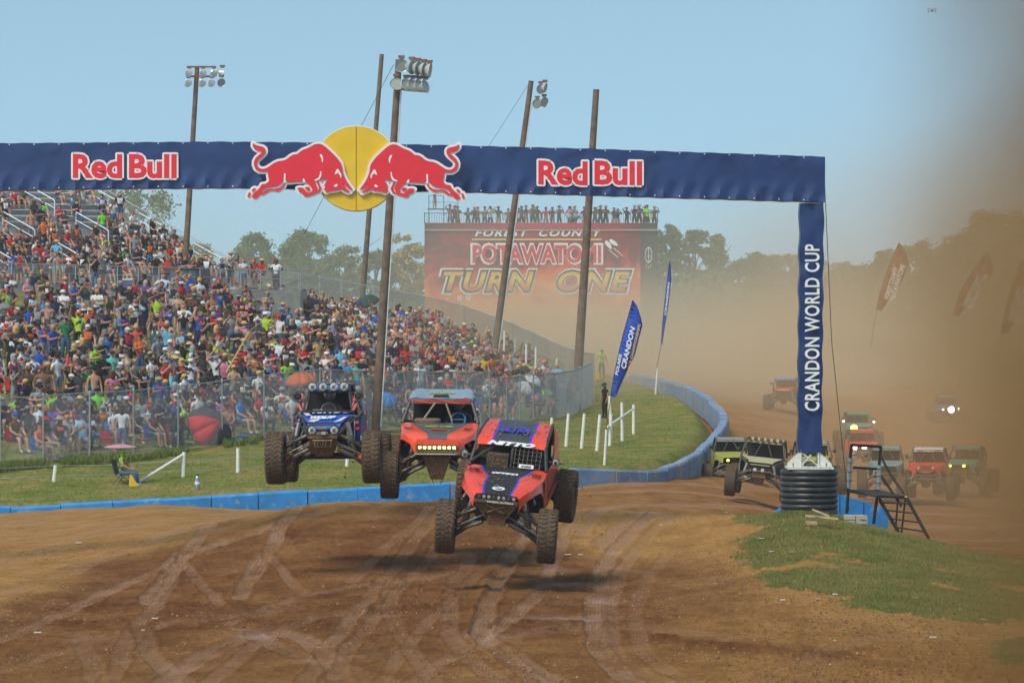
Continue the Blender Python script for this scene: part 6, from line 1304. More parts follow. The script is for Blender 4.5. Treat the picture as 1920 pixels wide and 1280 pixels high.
def jeep_extra(r):
    mb = MB(); mb.box((0, -1.86, 1.27), (.50, .04, .30)); g_ = mb.build('grille_panel', DRED, r)
    for i in range(7): mb = MB(); mb.box((-.15 + i * .05, -1.885, 1.28), (.022, .02, .22)); mb.build('grille_slot', BLK, g_)
    for sx in (-1, 1):
        mb = MB(); mb.lathe([(.125, 0), (.125, .05)], 20, Matrix.Translation((sx * .285, -1.83, 1.30)) @ Matrix.Rotation(math.pi / 2, 4, 'X')); mb.build('lamp_surround', DRED, r)
        round_lamp(r, (sx * .285, -1.87, 1.30), .085, name='headlight', bars=False)
    mb = MB(); mb.box((0, -1.91, 1.13), (.26, .03, .06)); mb.build('front_badge', SHAFT, r)
    text('lettering', '010', (.22, -.075, 1.885), (1, 0, 0), (0, .75, 1), .28, .10, BLK, r, bold=.03, lift=.02)
    mb = MB(); mb.box((-.38, -.04, 1.93), (.12, .02, .05)); mb.build('roof_sticker', BLUEC, r); mb = MB(); mb.box((-.24, -.04, 1.93), (.09, .02, .05)); mb.build('roof_sticker', RED, r)
    mb = MB(); mb.tube([(-.78, -1.9, .86), (.78, -1.9, .86)], .03, 6); mb.build('wide_bumper', FRAME, r)
pack_car(1741, 934, 173, 'red race car with round headlights, slotted grille and white roof', DRED, WHT, R=.50, yaw=-9, extra=jeep_extra, roofh=2.0, halfw=.76)
pack_car(1812, 925, 182, 'green race car with two small lime lamps in brown dust', TEAL, TEAL, yaw=-14, lamps=((-.42, 1.25, .05, L_G), (.16, 1.25, .065, L_G)))
pack_car(1778, 803, 262, 'pale blue race car with a dazzling centre lamp, farthest in brown dust', BLU2, BLU2, lamps=((0, 1.20, .21, L_W), (-.50, 1.22, .05, L_W), (.44, 1.24, .05, L_W)))

# dirt thrown up by the wheels, hanging round the leading cars
rg_ = np.random.default_rng(77); mb = MB()
for k in range(620):
    src = ((947, 1000, 84), (826, 905, 90), (617, 900, 88))[int(rg_.choice(3, p=[.55, .25, .2]))]
    px = src[0] + rg_.normal(0, 95); py = src[1] + rg_.normal(-40, 90); Y = src[2] + rg_.normal(1.2, 1.6); r = float(rg_.exponential(.008)) + .003
    if py > 1075 or Y > 101: continue
    c_ = P(px, py, Y); a_, b_, d_ = [Vector(rg_.normal(0, 1, 3)).normalized() * r for _ in range(3)]
    mb.add([c_ + a_, c_ + b_, c_ + d_, c_ - (a_ + b_ + d_) * .6], [(0, 1, 2), (0, 2, 3), (0, 3, 1), (1, 3, 2)])
tag(mb.build('flying_dirt', mat('dark_soil_bits', (.07, .035, .016), .9)), 'small clods of dirt flying in the air around the three leading cars', 'dirt', kind='stuff')
# ------------------------------------------------------------------ people
# joints: name -> (position, radius); bones by name pairs. Figures face -y.
def skel(pose):
    J = {'pel': ((0, 0, .93), .135), 'wai': ((0, 0, 1.10), .125), 'che': ((0, -.01, 1.33), .165), 'nb': ((0, .01, 1.49), .075), 'nk': ((0, 0, 1.55), .058), 'hd': ((0, -.015, 1.645), .092), 'ht': ((0, -.01, 1.72), .082)}
    arms = {'down': ((.27, .02, 1.17), (.29, -.06, .93), (.28, -.09, .84)), 'cross': ((.27, -.02, 1.19), (.06, -.24, 1.22), (-.06, -.24, 1.25)), 'phone': ((.29, -.16, 1.25), (.13, -.30, 1.52), (.08, -.33, 1.58)),
            'hips': ((.38, .05, 1.20), (.19, -.08, 1.03), (.15, -.13, 1.02)), 'up': ((.30, -.05, 1.62), (.26, -.12, 1.86), (.25, -.14, 1.94)), 'front': ((.25, -.08, 1.18), (.10, -.30, 1.24), (.04, -.33, 1.28)), 'head': ((.36, -.02, 1.62), (.14, .02, 1.72), (.10, .05, 1.72)),
            'lap': ((.25, -.10, 1.17), (.16, -.34, 1.03), (.12, -.42, 1.02)), 'out': ((.36, -.22, 1.30), (.34, -.48, 1.34), (.33, -.56, 1.35))}
    la, ra, sit = pose
    for sg, s_, a in ((1, 'L', la), (-1, 'R', ra)):
        e, w, h = arms[a]; J['sh' + s_] = ((sg * .185, 0, 1.42), .072); J['el' + s_] = ((sg * e[0], e[1], e[2]), .047); J['wr' + s_] = ((sg * w[0], w[1], w[2]), .033); J['ha' + s_] = ((sg * h[0], h[1], h[2]), .036)
        J['hi' + s_] = ((sg * .095, 0, .88), .105)
        if sit: J['kn' + s_] = ((sg * .15, -.46, .90), .072); J['an' + s_] = ((sg * .14, -.50 + (.18 if sit == 2 else 0), .50), .044); J['to' + s_] = ((sg * .15, -.64 + (.18 if sit == 2 else 0), .45), .042)
        else: J['kn' + s_] = ((sg * .11, -.02, .49), .072); J['an' + s_] = ((sg * .125, .01, .09), .045); J['to' + s_] = ((sg * .14, -.13, .04), .042)
    B = [('pel', 'wai'), ('wai', 'che'), ('che', 'nb'), ('nb', 'nk'), ('nk', 'hd'), ('hd', 'ht')]
    for s_ in 'LR': B += [('che', 'sh' + s_), ('sh' + s_, 'el' + s_), ('el' + s_, 'wr' + s_), ('wr' + s_, 'ha' + s_), ('pel', 'hi' + s_), ('hi' + s_, 'kn' + s_), ('kn' + s_, 'an' + s_), ('an' + s_, 'to' + s_)]
    if sit:   # drop so that the seat is at 0.45 m
        J = {k: ((p[0], p[1], p[2] - .42), r) for k, (p, r) in J.items()}
    return J, B
REG = {'torso': 0, 'uarm': 1, 'farm': 2, 'head': 3, 'hip': 4, 'thigh': 5, 'shin': 6, 'foot': 7}
def reg_of(a, b):
    if a in ('nb', 'nk', 'hd'): return 3
    if a == 'che' and b == 'nb': return 0
    if a.startswith('sh'): return 1
    if a.startswith('el') or a.startswith('wr'): return 2
    if a == 'pel' and b.startswith('hi'): return 4
    if a.startswith('hi'): return 5
    if a.startswith('kn'): return 6
    if a.startswith('an'): return 7
    return 0
def grow(pose, level):
    J, B = skel(pose); names = list(J); me = bpy.data.meshes.new('t'); me.from_pydata([J[k][0] for k in names], [(names.index(a), names.index(b)) for a, b in B], [])
    o = bpy.data.objects.new('t', me); C.objects.link(o); sk = o.modifiers.new('s', 'SKIN'); sk.use_smooth_shade = True; sk.branch_smoothing = .5
    for i, k in enumerate(names):
        v = me.skin_vertices[0].data[i]; r = J[k][1]
        v.radius = (r, r * .72) if k in ('che', 'wai', 'pel') else (r, r); v.use_root = (k == 'pel')
    if level: sb = o.modifiers.new('u', 'SUBSURF'); sb.levels = level; sb.render_levels = level
    dg = bpy.context.evaluated_depsgraph_get(); dg.update(); em = bpy.data.meshes.new_from_object(o.evaluated_get(dg)); bpy.data.objects.remove(o)
    V = np.empty(len(em.vertices) * 3, np.float32); em.vertices.foreach_get('co', V); V = V.reshape(-1, 3); Fs = [tuple(p.vertices) for p in em.polygons]; bpy.data.meshes.remove(em)
    # face regions from the nearest bone, and position along it
    cen = np.array([V[list(f)].mean(0) for f in Fs]); best = np.full(len(cen), 9e9); reg = np.zeros(len(cen), int); tt = np.zeros(len(cen))
    for a, b in B:
        pa, pb = np.array(J[a][0]), np.array(J[b][0]); d = pb - pa; t = np.clip(((cen - pa) @ d) / (d @ d), 0, 1); q = np.linalg.norm(cen - pa - t[:, None] * d, axis=1) / (.6 * J[a][1] + .4 * J[b][1])
        m = q < best; best[m] = q[m]; reg[m] = reg_of(a, b); tt[m] = t[m]
    return dict(V=V, F=Fs, reg=reg, t=tt, cen=cen, J={k: np.array(v[0]) for k, v in J.items()})
POSES = {'arms down': ('down', 'down', 0), 'arms crossed': ('cross', 'cross', 0), 'filming': ('phone', 'phone', 0), 'hands on hips': ('hips', 'hips', 0), 'one arm raised': ('down', 'up', 0), 'hands together': ('front', 'front', 0), 'one hand on hip': ('hips', 'front', 0), 'shading eyes': ('down', 'head', 0),
         'sit lap': ('lap', 'lap', 1), 'sit crossed': ('cross', 'cross', 1), 'sit front': ('front', 'lap', 2), 'sit arms behind head': ('head', 'head', 1), 'sit point': ('lap', 'front', 1)}
BODYH = {k: grow(v, 1) for k, v in POSES.items()}; BODYL = {k: grow(v, 0) for k, v in POSES.items()}
CM = bpy.data.materials.new('cloth_and_skin'); CM.use_nodes = True
_b = CM.node_tree.nodes['Principled BSDF']; _a = CM.node_tree.nodes.new('ShaderNodeAttribute'); _a.attribute_name = 'tone'; CM.node_tree.links.new(_a.outputs['Color'], _b.inputs['Base Color']); _b.inputs['Roughness'].default_value = .8; _b.inputs['Specular IOR Level'].default_value = .25
COL = {'white': (225, 228, 230), 'black': (26, 27, 30), 'charcoal': (62, 66, 72), 'grey': (140, 145, 150), 'navy': (30, 42, 78), 'blue': (36, 92, 190), 'bright blue': (30, 130, 215), 'light blue': (120, 185, 215), 'turquoise': (80, 205, 195), 'teal': (50, 120, 120), 'red': (200, 36, 46), 'maroon': (120, 30, 45),
       'orange': (225, 105, 40), 'coral': (215, 95, 85), 'pink': (225, 130, 165), 'purple': (120, 85, 160), 'neon yellow': (190, 225, 50), 'neon green': (125, 225, 60), 'green': (30, 130, 80), 'dark green': (30, 70, 55), 'olive': (88, 92, 62), 'brown': (120, 90, 60), 'tan': (190, 165, 130), 'yellow': (225, 180, 40), 'denim': (75, 110, 150), 'khaki': (165, 150, 120), 'rose': (190, 70, 95), 'straw': (205, 175, 120)}
COLL = {k: np.array(lin(*v)) * .82 for k, v in COL.items()}
SKINS = [np.array(lin(*c)) for c in ((200, 152, 128), (180, 134, 108), (165, 118, 92), (188, 142, 120), (130, 92, 68), (90, 62, 47))]
HAIRS = [np.array(lin(*c)) for c in ((50, 35, 25), (85, 60, 40), (190, 155, 100), (30, 25, 22), (150, 150, 148), (120, 75, 45))]
def emit(V, F, colf, name, parent, smooth=True):
    me = bpy.data.meshes.new(name); me.from_pydata(V.tolist() if hasattr(V, 'tolist') else V, [], F); at = me.attributes.new('tone', 'FLOAT_COLOR', 'FACE')
    c4 = np.concatenate([np.asarray(colf, np.float32), np.ones((len(F), 1), np.float32)], 1); at.data.foreach_set('color', c4.ravel()); me.materials.append(CM)
    if smooth: me.polygons.foreach_set('use_smooth', [True] * len(F))
    o = bpy.data.objects.new(name, me); C.objects.link(o); o.parent = parent; return o
def hat_geo(kind, head, hi=True):
    mb = MB(); n = 10 if hi else 6; hx, hy, hz_ = head
    T = Matrix.Translation((hx, hy, hz_))
    if kind in ('cap', 'visor cap'): mb.lathe([(.108, .0), (.108, .045), (.085, .095), (.02, .118)], n, T); mb.box((hx, hy - .13, hz_ + .01), (.13, .12, .015))
    elif kind == 'straw hat': mb.lathe([(.205, -.005), (.205, .01), (.112, .025), (.108, .09), (.07, .115), (.01, .12)], n, T)
    elif kind == 'bucket hat': mb.lathe([(.155, -.03), (.112, .02), (.10, .09), (.01, .11)], n, T)
    elif kind == 'short hair': mb.lathe([(.098, -.045), (.110, .0), (.105, .05), (.07, .10), (.01, .115)], n, Matrix.Translation((hx, hy + .018, hz_)))
    elif kind == 'long hair': mb.lathe([(.085, -.26), (.115, -.16), (.118, -.02), (.108, .05), (.07, .10), (.01, .115)], n, Matrix.Translation((hx, hy + .035, hz_)))
    elif kind == 'ponytail': mb.lathe([(.098, -.05), (.110, .0), (.105, .05), (.07, .10), (.01, .115)], n, Matrix.Translation((hx, hy + .02, hz_))); mb.tube([(hx, hy + .11, hz_), (hx, hy + .17, hz_ - .08), (hx, hy + .15, hz_ - .22)], [.03, .035, .012], 5)
    return mb
def paint(B, rg, spec):
    """face colours of a body; spec: shirt, bottom, tank, long trousers, bare"""
    reg, t, cen = B['reg'], B['t'], B['cen']; n = len(reg); sk = spec['skin']; out = np.tile(sk, (n, 1)); sh = COLL[spec['shirt']] if not spec.get('bare') else sk; bt = COLL[spec['bottom']]
    tor = (reg == 0); out[tor] = sh
    if not spec.get('bare') and not spec.get('tank'): out[(reg == 1) & (t < .62)] = sh
    if spec.get('tank'): z = B['J']['che'][2]; out[tor & (cen[:, 2] > z + .10) & (np.abs(cen[:, 0]) > .09)] = sk
    out[(reg == 4)] = bt; out[tor & (cen[:, 2] < B['J']['pel'][2] + .03)] = bt; out[(reg == 5) & ((t < .8) | spec['long'])] = bt
    if spec['long']: out[reg == 6] = bt
    out[reg == 7] = COLL[spec.get('shoe', 'black')] * .8
    if spec.get('pattern') and not spec.get('bare'):
        m = tor | ((reg == 1) & (t < .6)); k = rg.random(n); out[m & (k < .4)] = out[m & (k < .4)] * .35 + COLL[spec['pattern']] * .65
    if spec.get('logo') and not spec.get('bare'):
        z = B['J']['che'][2]; m = tor & (cen[:, 1] < -.06) & (np.abs(cen[:, 0]) < .085) & (np.abs(cen[:, 2] - z + .02) < .06); out[m] = COLL[spec['logo']]
    return out * (1 + rg.normal(0, .03, (n, 1)))
def fingers(B):
    """five short fingers on each hand"""
    mb = MB()
    for s_ in 'LR':
        w, h = Vector(B['J']['wr' + s_]), Vector(B['J']['ha' + s_]); d = (h - w).normalized(); side = d.cross(Vector((0, 1, .2))).normalized()
        for k, (o_, L) in enumerate(((-.024, .062), (-.008, .072), (.008, .068), (.024, .055))): mb.tube([h + side * o_ + d * .015, h + side * o_ * 1.1 + d * (.03 + L)], [.010, .007], 4)
        mb.tube([h - side * .028, h - side * .055 + d * .035], [.011, .008], 4)
    return mb
for k_, b_ in BODYH.items(): b_['fing'] = fingers(b_)
def face_geo(head):
    x, y, z = head; mb = MB(); mb.add([(x - .014, y - .088, z - .035), (x + .014, y - .088, z - .035), (x, y - .118, z - .032), (x, y - .09, z + .02)], [(0, 1, 2), (0, 2, 3), (1, 3, 2)])
    for sg in (-1, 1): mb.box((x + sg * .098, y + .0, z - .01), (.018, .03, .05))
    k = len(mb.f); mb.box((x, y - .088, z - .058), (.045, .012, .010)); m_ = len(mb.f)
    for sg in (-1, 1): mb.box((x + sg * .033, y - .090, z + .005), (.022, .012, .012))
    return mb, k, m_
people = []       # (object, description dict)
def person(loc, yaw, pose, spec, rg, scale=1.0, girth=1.0, parent_label=None):
    root = empty('person', loc, (0, 0, yaw)); root.scale = (scale * girth, scale * girth, scale)
    B = BODYH[pose]; col = paint(B, rg, spec); F_ = [tuple(f) for f in B['F']]; V = B['V'].tolist(); fg = B['fing']; k = len(V)
    V += [tuple(v) for v in fg.v]; F_ += [tuple(i + k for i in f) for f in fg.f]; col = np.concatenate([col, np.tile(spec['skin'], (len(fg.f), 1))])
    emit(V, F_, col, 'body', root)
    head = B['J']['hd'] + np.array([0, 0, .01]); mb, a, b = face_geo(head); c = np.tile(spec['skin'] * .95, (len(mb.f), 1)); c[a:] = spec['skin'] * .45; c[b:] = .02
    emit(np.array(mb.v), mb.f, c, 'face', root, False)
    mb = hat_geo(spec['hat'], head + np.array([0, 0, .02])); hc = COLL[spec['hatcol']] if spec['hat'] in ('cap', 'visor cap', 'straw hat', 'bucket hat') else spec['hair']
    emit(np.array(mb.v), mb.f, np.tile(hc, (len(mb.f), 1)), 'hair' if 'hair' in spec['hat'] or 'pony' in spec['hat'] else 'hat', root)
    if spec.get('glasses'):
        mb = MB(); x, y, z = head; mb.box((x, y - .092, z + .006), (.15, .02, .036)); emit(np.array(mb.v), mb.f, np.tile([.015, .015, .02], (len(mb.f), 1)), 'sunglasses', root, False)
    return root
def rspec(rg, **kw):
    shirts = ['black'] * 30 + ['charcoal'] * 13 + ['grey'] * 13 + ['white'] * 13 + ['navy'] * 12 + ['blue'] * 5 + ['bright blue', 'light blue', 'light blue', 'turquoise', 'teal'] + ['red'] * 4 + ['maroon'] * 2 + ['orange'] * 2 + ['coral'] + ['pink'] * 2 + ['purple', 'neon yellow', 'neon green', 'green', 'dark green', 'dark green'] + ['olive'] * 3 + ['tan'] * 2
    s_ = dict(shirt=shirts[rg.integers(len(shirts))], bottom=['black', 'charcoal', 'denim', 'khaki', 'navy', 'grey', 'olive', 'denim'][rg.integers(8)], tank=rg.random() < .22, bare=rg.random() < .03, long=rg.random() < .25,
              skin=SKINS[[0, 1, 2, 3, 0, 1, 2, 3, 2, 1, 4, 5][rg.integers(12)]], hair=HAIRS[rg.integers(6)], shoe=['black', 'grey', 'white'][rg.integers(3)], glasses=rg.random() < .5)
    r = rg.random(); s_['hat'] = 'cap' if r < .5 else 'straw hat' if r < .54 else 'bucket hat' if r < .62 else 'short hair' if r < .78 else 'long hair' if r < .93 else 'ponytail'
    s_['hatcol'] = 'straw' if s_['hat'] == 'straw hat' else ['black', 'black', 'charcoal', 'navy', 'white', 'grey', 'charcoal', 'olive', 'black', 'khaki', 'red'][rgp.integers(11)]
    r = rg.random()
    if r < .12: s_['pattern'] = ['white', 'navy', 'red', 'grey'][rg.integers(4)]
    elif r < .5: s_['logo'] = ['white', 'grey', 'orange', 'red'][rg.integers(4)] if s_['shirt'] not in ('white', 'grey') else ['navy', 'red', 'black'][rg.integers(3)]
    s_.update(kw); return s_
SITP = ['sit lap', 'sit crossed', 'sit front', 'sit lap', 'sit point']; STP = ['arms down', 'arms down', 'arms crossed', 'filming', 'hands on hips', 'one arm raised', 'hands together', 'one hand on hip', 'shading eyes', 'arms crossed', 'hands together']
def front_Y(px): return np.interp(px, [-90, 0, 300, 495, 717, 918, 1000, 1110], [164, 164.5, 171, 178, 190, 205, 212.5, 233]) + 1.2
def back_Y(px): return np.interp(px, [-90, 120, 300, 560, 700, 800, 925, 1000, 1085, 1110], [226, 228, 230, 262, 282, 281, 264, 253, 239, 234]) - 1.0
def Y_head(px, py, h):
    Ys = np.arange(front_Y(px) - .6, back_Y(px) + 4, .3); zz = ground_z(np.full(Ys.shape, float(px)), Ys)[0]; rows = HZ - (zz + h - CZ) * F / Ys
    return float(Ys[np.argmin(np.abs(rows - py))])
# people picked out of the photograph: px, head-top py, seated?, shirt, extras
N_ = [(62,608,0,'white',dict(bottom='navy',hat='cap',hatcol='navy',logo='red',tank=False)),(30,625,0,'navy',dict(bottom='black',hat='long hair',hair=HAIRS[2])),(118,588,0,'grey',dict(logo='navy',bottom='khaki',hat='cap',hatcol='black')),(147,596,0,'neon yellow',dict(hat='cap',hatcol='orange')),
 (168,586,0,'orange',dict(hat='straw hat',hatcol='straw',bottom='dark green')),(82,566,0,'bright blue',dict(bottom='khaki',hat='cap',hatcol='charcoal')),(104,562,0,'navy',dict(hat='cap',hatcol='grey')),(22,574,1,'red',dict(hat='cap',hatcol='olive')),(54,580,1,'blue',dict(hat='cap',hatcol='olive')),(139,648,0,'black',dict(tank=True,bottom='denim',hat='long hair')),
 (155,640,0,'charcoal',dict(tank=True,bottom='black',hat='long hair')),(200,634,0,'bright blue',dict(pose='shading eyes')),(210,668,0,'turquoise',dict(bottom='black',long=True,hat='cap',hatcol='charcoal')),(217,652,0,'tan',dict(bare=True,pose='arms crossed')),(228,655,0,'black',dict(pose='arms crossed',logo='white')),(243,650,0,'black',dict(long=True,hat='cap',hatcol='black')),
 (65,702,1,'neon yellow',dict(hat='cap',hatcol='charcoal')),(35,700,1,'navy',dict(tank=True,hat='cap',hatcol='black')),(255,617,0,'coral',dict(tank=True,hat='short hair',hair=HAIRS[2])),(222,574,0,'navy',dict(logo='light blue')),(190,578,0,'grey',dict(hat='bucket hat',hatcol='khaki')),(312,622,0,'light blue',dict(bottom='black',hat='short hair')),(290,625,0,'teal',dict(tank=True)),
 (309,664,0,'charcoal',dict(pose='arms crossed',bottom='khaki',hat='cap',hatcol='white')),(330,663,0,'neon yellow',dict(tank=True,hat='cap',hatcol='black')),(282,664,0,'black',dict(logo='white',hat='short hair',hair=HAIRS[4])),(341,686,0,'black',dict(pose='hands together',hat='long hair',hair=HAIRS[2])),(381,669,0,'charcoal',dict(pose='hands on hips',hat='straw hat')),
 (405,672,0,'white',dict(hat='bucket hat',hatcol='grey',bottom='black')),(422,670,0,'white',dict(pattern='navy',hat='ponytail',hair=HAIRS[2])),(449,670,0,'red',dict(hat='cap',hatcol='red')),(477,674,0,'tan',dict(bottom='navy',long=True,hat='cap',hatcol='charcoal',pattern='navy')),(468,659,0,'tan',dict(bare=True,hat='cap',hatcol='navy')),(516,637,0,'neon green',dict(hat='cap',hatcol='black',pose='hands together')),
 (438,691,0,'tan',dict(pose='hands together',hat='short hair')),(515,694,1,'purple',dict(hat='cap',hatcol='coral')),(466,620,0,'grey',dict(hat='cap',hatcol='charcoal')),(298,758,1,'black',dict(hat='cap',hatcol='olive',bottom='grey')),(327,757,1,'blue',{}),(370,750,1,'green',dict(hat='bucket hat',hatcol='white')),(445,729,1,'olive',dict(tank=True,hat='long hair')),(487,745,1,'red',{}),(529,737,1,'white',dict(hat='short hair',hair=HAIRS[4])),(508,729,1,'black',dict(hat='cap',hatcol='black')),
 (75,800,1,'orange',dict(bottom='khaki',hat='cap',hatcol='black')),(193,765,1,'brown',dict(hat='short hair',hair=HAIRS[4])),(235,764,1,'orange',dict(bottom='navy',hat='cap',hatcol='olive',pose='sit point')),(145,778,1,'navy',dict(pattern='white',hat='straw hat')),(112,792,1,'black',dict(hat='straw hat')),(126,783,1,'grey',dict(hat='cap',hatcol='orange')),(28,786,1,'brown',dict(hat='cap',hatcol='blue')),(52,771,1,'charcoal',dict(hat='cap',hatcol='grey')),
 (95,738,1,'neon green',dict(pose='sit arms behind head')),(124,736,1,'grey',dict(skin=SKINS[5])),(75,763,1,'white',dict(hat='cap',hatcol='yellow')),(98,765,1,'blue',{}),(84,795,1,'charcoal',dict(hat='straw hat')),(175,778,1,'charcoal',dict(bottom='denim',long=True)),(247,735,1,'red',{}),(216,742,1,'navy',{}),
 (333,517,0,'grey',dict(hat='cap',hatcol='orange',tank=False)),(311,519,0,'blue',dict(hat='cap',hatcol='olive')),(323,541,0,'charcoal',dict(hat='cap',hatcol='grey')),(355,518,0,'purple',dict(tank=True,pose='arms crossed',hat='cap',hatcol='light blue')),(374,534,0,'white',dict(hat='short hair',hair=HAIRS[2])),(447,560,0,'rose',dict(hat='straw hat')),(487,534,0,'neon yellow',dict(pose='one arm raised',tank=True)),(503,536,0,'red',{}),(515,542,0,'navy',{}),
 (522,535,0,'neon yellow',{}),(530,537,0,'orange',{}),(498,596,0,'neon yellow',dict(tank=True,hat='bucket hat',hatcol='white')),(527,586,0,'navy',dict(hat='cap',hatcol='bright blue',pose='filming')),(316,584,0,'blue',dict(logo='white')),(268,586,0,'navy',dict(hat='bucket hat',hatcol='light blue')),(344,590,0,'black',dict(hat='short hair')),(380,578,0,'dark green',dict(hat='cap',hatcol='white')),(294,566,0,'neon yellow',dict(tank=True,hat='cap',hatcol='navy')),
 (302,597,0,'coral',dict(tank=True)),(484,590,0,'white',{}),(664,555,0,'neon yellow',dict(hat='cap',hatcol='white')),(695,565,0,'charcoal',dict(hat='short hair')),(745,582,0,'orange',dict(tank=True,hat='long hair')),(811,592,0,'red',dict(hat='short hair')),(824,592,0,'charcoal',dict(hat='cap',hatcol='charcoal',pose='arms crossed')),(594,676,1,'blue',dict(tank=True,hat='cap',hatcol='grey')),(638,660,0,'light blue',dict(hat='cap',hatcol='navy')),
 (668,684,0,'turquoise',dict(hat='cap',hatcol='khaki',long=True)),(770,722,0,'tan',dict(bare=True)),(827,672,0,'rose',dict(hat='cap',hatcol='grey')),(857,648,0,'black',dict(bottom='charcoal')),(868,641,0,'light blue',dict(pattern='navy',hat='straw hat',hatcol='khaki')),(922,674,0,'orange',dict(hat='cap',hatcol='black')),(906,672,0,'yellow',dict(hat='cap',hatcol='grey')),(950,702,0,'red',dict(pose='filming')),(1010,713,0,'charcoal',dict(hat='straw hat')),
 (990,680,0,'neon yellow',dict(tank=True,hat='cap',hatcol='black')),(1019,686,0,'white',dict(hat='cap',hatcol='pink')),(838,652,0,'brown',dict(bare=True)),(885,648,1,'black',dict(hat='cap',hatcol='neon green')),(560,626,0,'white',dict(tank=True)),(596,640,0,'straw',dict(hat='straw hat')),(588,600,0,'white',dict(hat='straw hat')),(630,615,0,'blue',dict(tank=True)),(745,640,0,'white',{}),(762,655,0,'red',{})]
rgp = np.random.default_rng(21); cand = []
for px, py, sit, shirt, kw in N_:
    kw = dict(kw); pose = kw.pop('pose', None); sp_ = rspec(rgp, shirt=shirt, **kw); sp_.setdefault('bare', False)
    if 'bare' not in kw: sp_['bare'] = False
    if 'tank' not in kw: sp_['tank'] = False
    Y = Y_head(px, py, 1.32 if sit else 1.76); pose = pose or (SITP if sit else STP)[rgp.integers(5 if sit else 11)]
    cand.append((px, Y, pose, sp_, True))
# the rest of the slope
Yl = 164.0
occ = [(c[0] - 960) / F * c[1] for c in cand], [c[1] for c in cand]
ox, oy = list(occ[0]), list(occ[1])
row = 0
while Yl < 292:
    row += 1; xl = (-60 - 960) / F * Yl; xr = (1110 - 960) / F * Yl; x = xl + rgp.uniform(0, .5)
    while x < xr:
        Y = Yl + rgp.uniform(-.85, .85); px = 960 + x * F / Y; fy, by = front_Y(px), back_Y(px)
        thick = np.interp(px, [-60, 500, 800, 1000, 1110], [.92, .92, .95, .8, .5])
        if fy < Y < by and rgp.random() < thick:
            near = (Y - fy) < 13; d2 = min((x - a) ** 2 + ((Y - b) * .55) ** 2 for a, b in zip(ox, oy))
            if d2 > .36 * (1.1 if near else .8):
                sit = rgp.random() < (.93 if near else .22); cand.append((px, Y, (SITP if sit else STP)[rgp.integers(5 if sit else 11)], rspec(rgp), False)); ox.append(x); oy.append(Y)
        x += rgp.uniform(.5, 1.25)
    Yl += 2.0 if Yl < 185 else 2.9
def pdesc(sp_, pose):
    g = 'shirtless spectator' if sp_['bare'] else 'spectator in ' + sp_['shirt'] + (' tank top' if sp_['tank'] else ' T-shirt')
    if sp_.get('pattern') and not sp_['bare']: g = g.replace('T-shirt', 'patterned shirt')
    h = {'cap': sp_['hatcol'] + ' cap', 'straw hat': 'straw hat', 'bucket hat': sp_['hatcol'] + ' bucket hat', 'short hair': 'short hair', 'long hair': 'long hair', 'ponytail': 'ponytail'}[sp_['hat']]
    return g, h
# largest in the photo first
cand.sort(key=lambda c: (not c[4], c[1])); KEEP = 268
ind, mass = cand[:KEEP], cand[KEEP:]
chairs_at = []
def pose_label(p): return {'arms down': 'standing', 'arms crossed': 'standing, arms crossed,', 'filming': 'filming', 'hands on hips': 'hands on hips', 'one arm raised': 'one arm raised', 'hands together': 'clapping', 'one hand on hip': 'one hand on hip', 'shading eyes': 'shading the eyes'}.get(p, 'seated')
dl = []
for px, Y, pose, sp_, named in ind:
    sit = pose.startswith('sit'); yaw = math.radians(rgp.uniform(-5, 55)); b = G(px, Y)
    o = person(b, yaw, pose, sp_, rgp, rgp.uniform(1.06, 1.2), rgp.uniform(.94, 1.2)); tag(o, 'x', 'person', 'spectators on the slope behind the fence')
    g, h = pdesc(sp_, pose); dl.append([o, b.x, Y, g, h, pose_label(pose), px]); people.append(o)
    if sit: chairs_at.append((b, yaw, g))
LMS = [(325, 'the brown wheelie bin'), (405, 'the big umbrella'), (352, 'the green wheelie bin'), (704, 'the thick light pole'), (560, 'the grey wheelie bin'), (81, 'the outermost fence post'), (20, 'the picture edge'), (1083, 'the bare topped pole'), (920, 'the leaning light pole'), (617, 'the blue car'), (820, 'the orange car'), (228, 'the flag marshal')]
def finish_labels(L):
    used = {}
    for i, (o, x, Y, g, h, p, px) in enumerate(L):
        near = sorted((((x - q[1]) ** 2 + ((Y - q[2]) * .5) ** 2, q) for j, q in enumerate(L) if j != i), key=lambda a: a[0])[:3]
        n1 = near[0][1][3].replace('spectator in ', '').replace('shirtless spectator', 'no shirt'); lm = min(LMS, key=lambda a: abs(a[0] - px))[1]; n2 = near[1][1][3].replace('spectator in ', '').replace('shirtless spectator', 'no shirt')
        opts = [f'{g}, {h}, {p}'.replace(',,', ','), f'{g}, {h}, {p} near {lm}', f'{g}, {h}, {p} beside {n1}', f'{g}, {h}, {p} between {n1} and {n2}', f'{g}, {h}, near {lm}, beside {n1}', f'{g}, {h}, near {lm}, beside {n2}']
        for s_ in opts:
            s_ = s_.replace(',,', ',').strip(' ,'); w = s_.split()
            if s_ not in used and 4 <= len(w) <= 16: break
        used[s_] = 1; o['label'] = s_
finish_labels(dl)
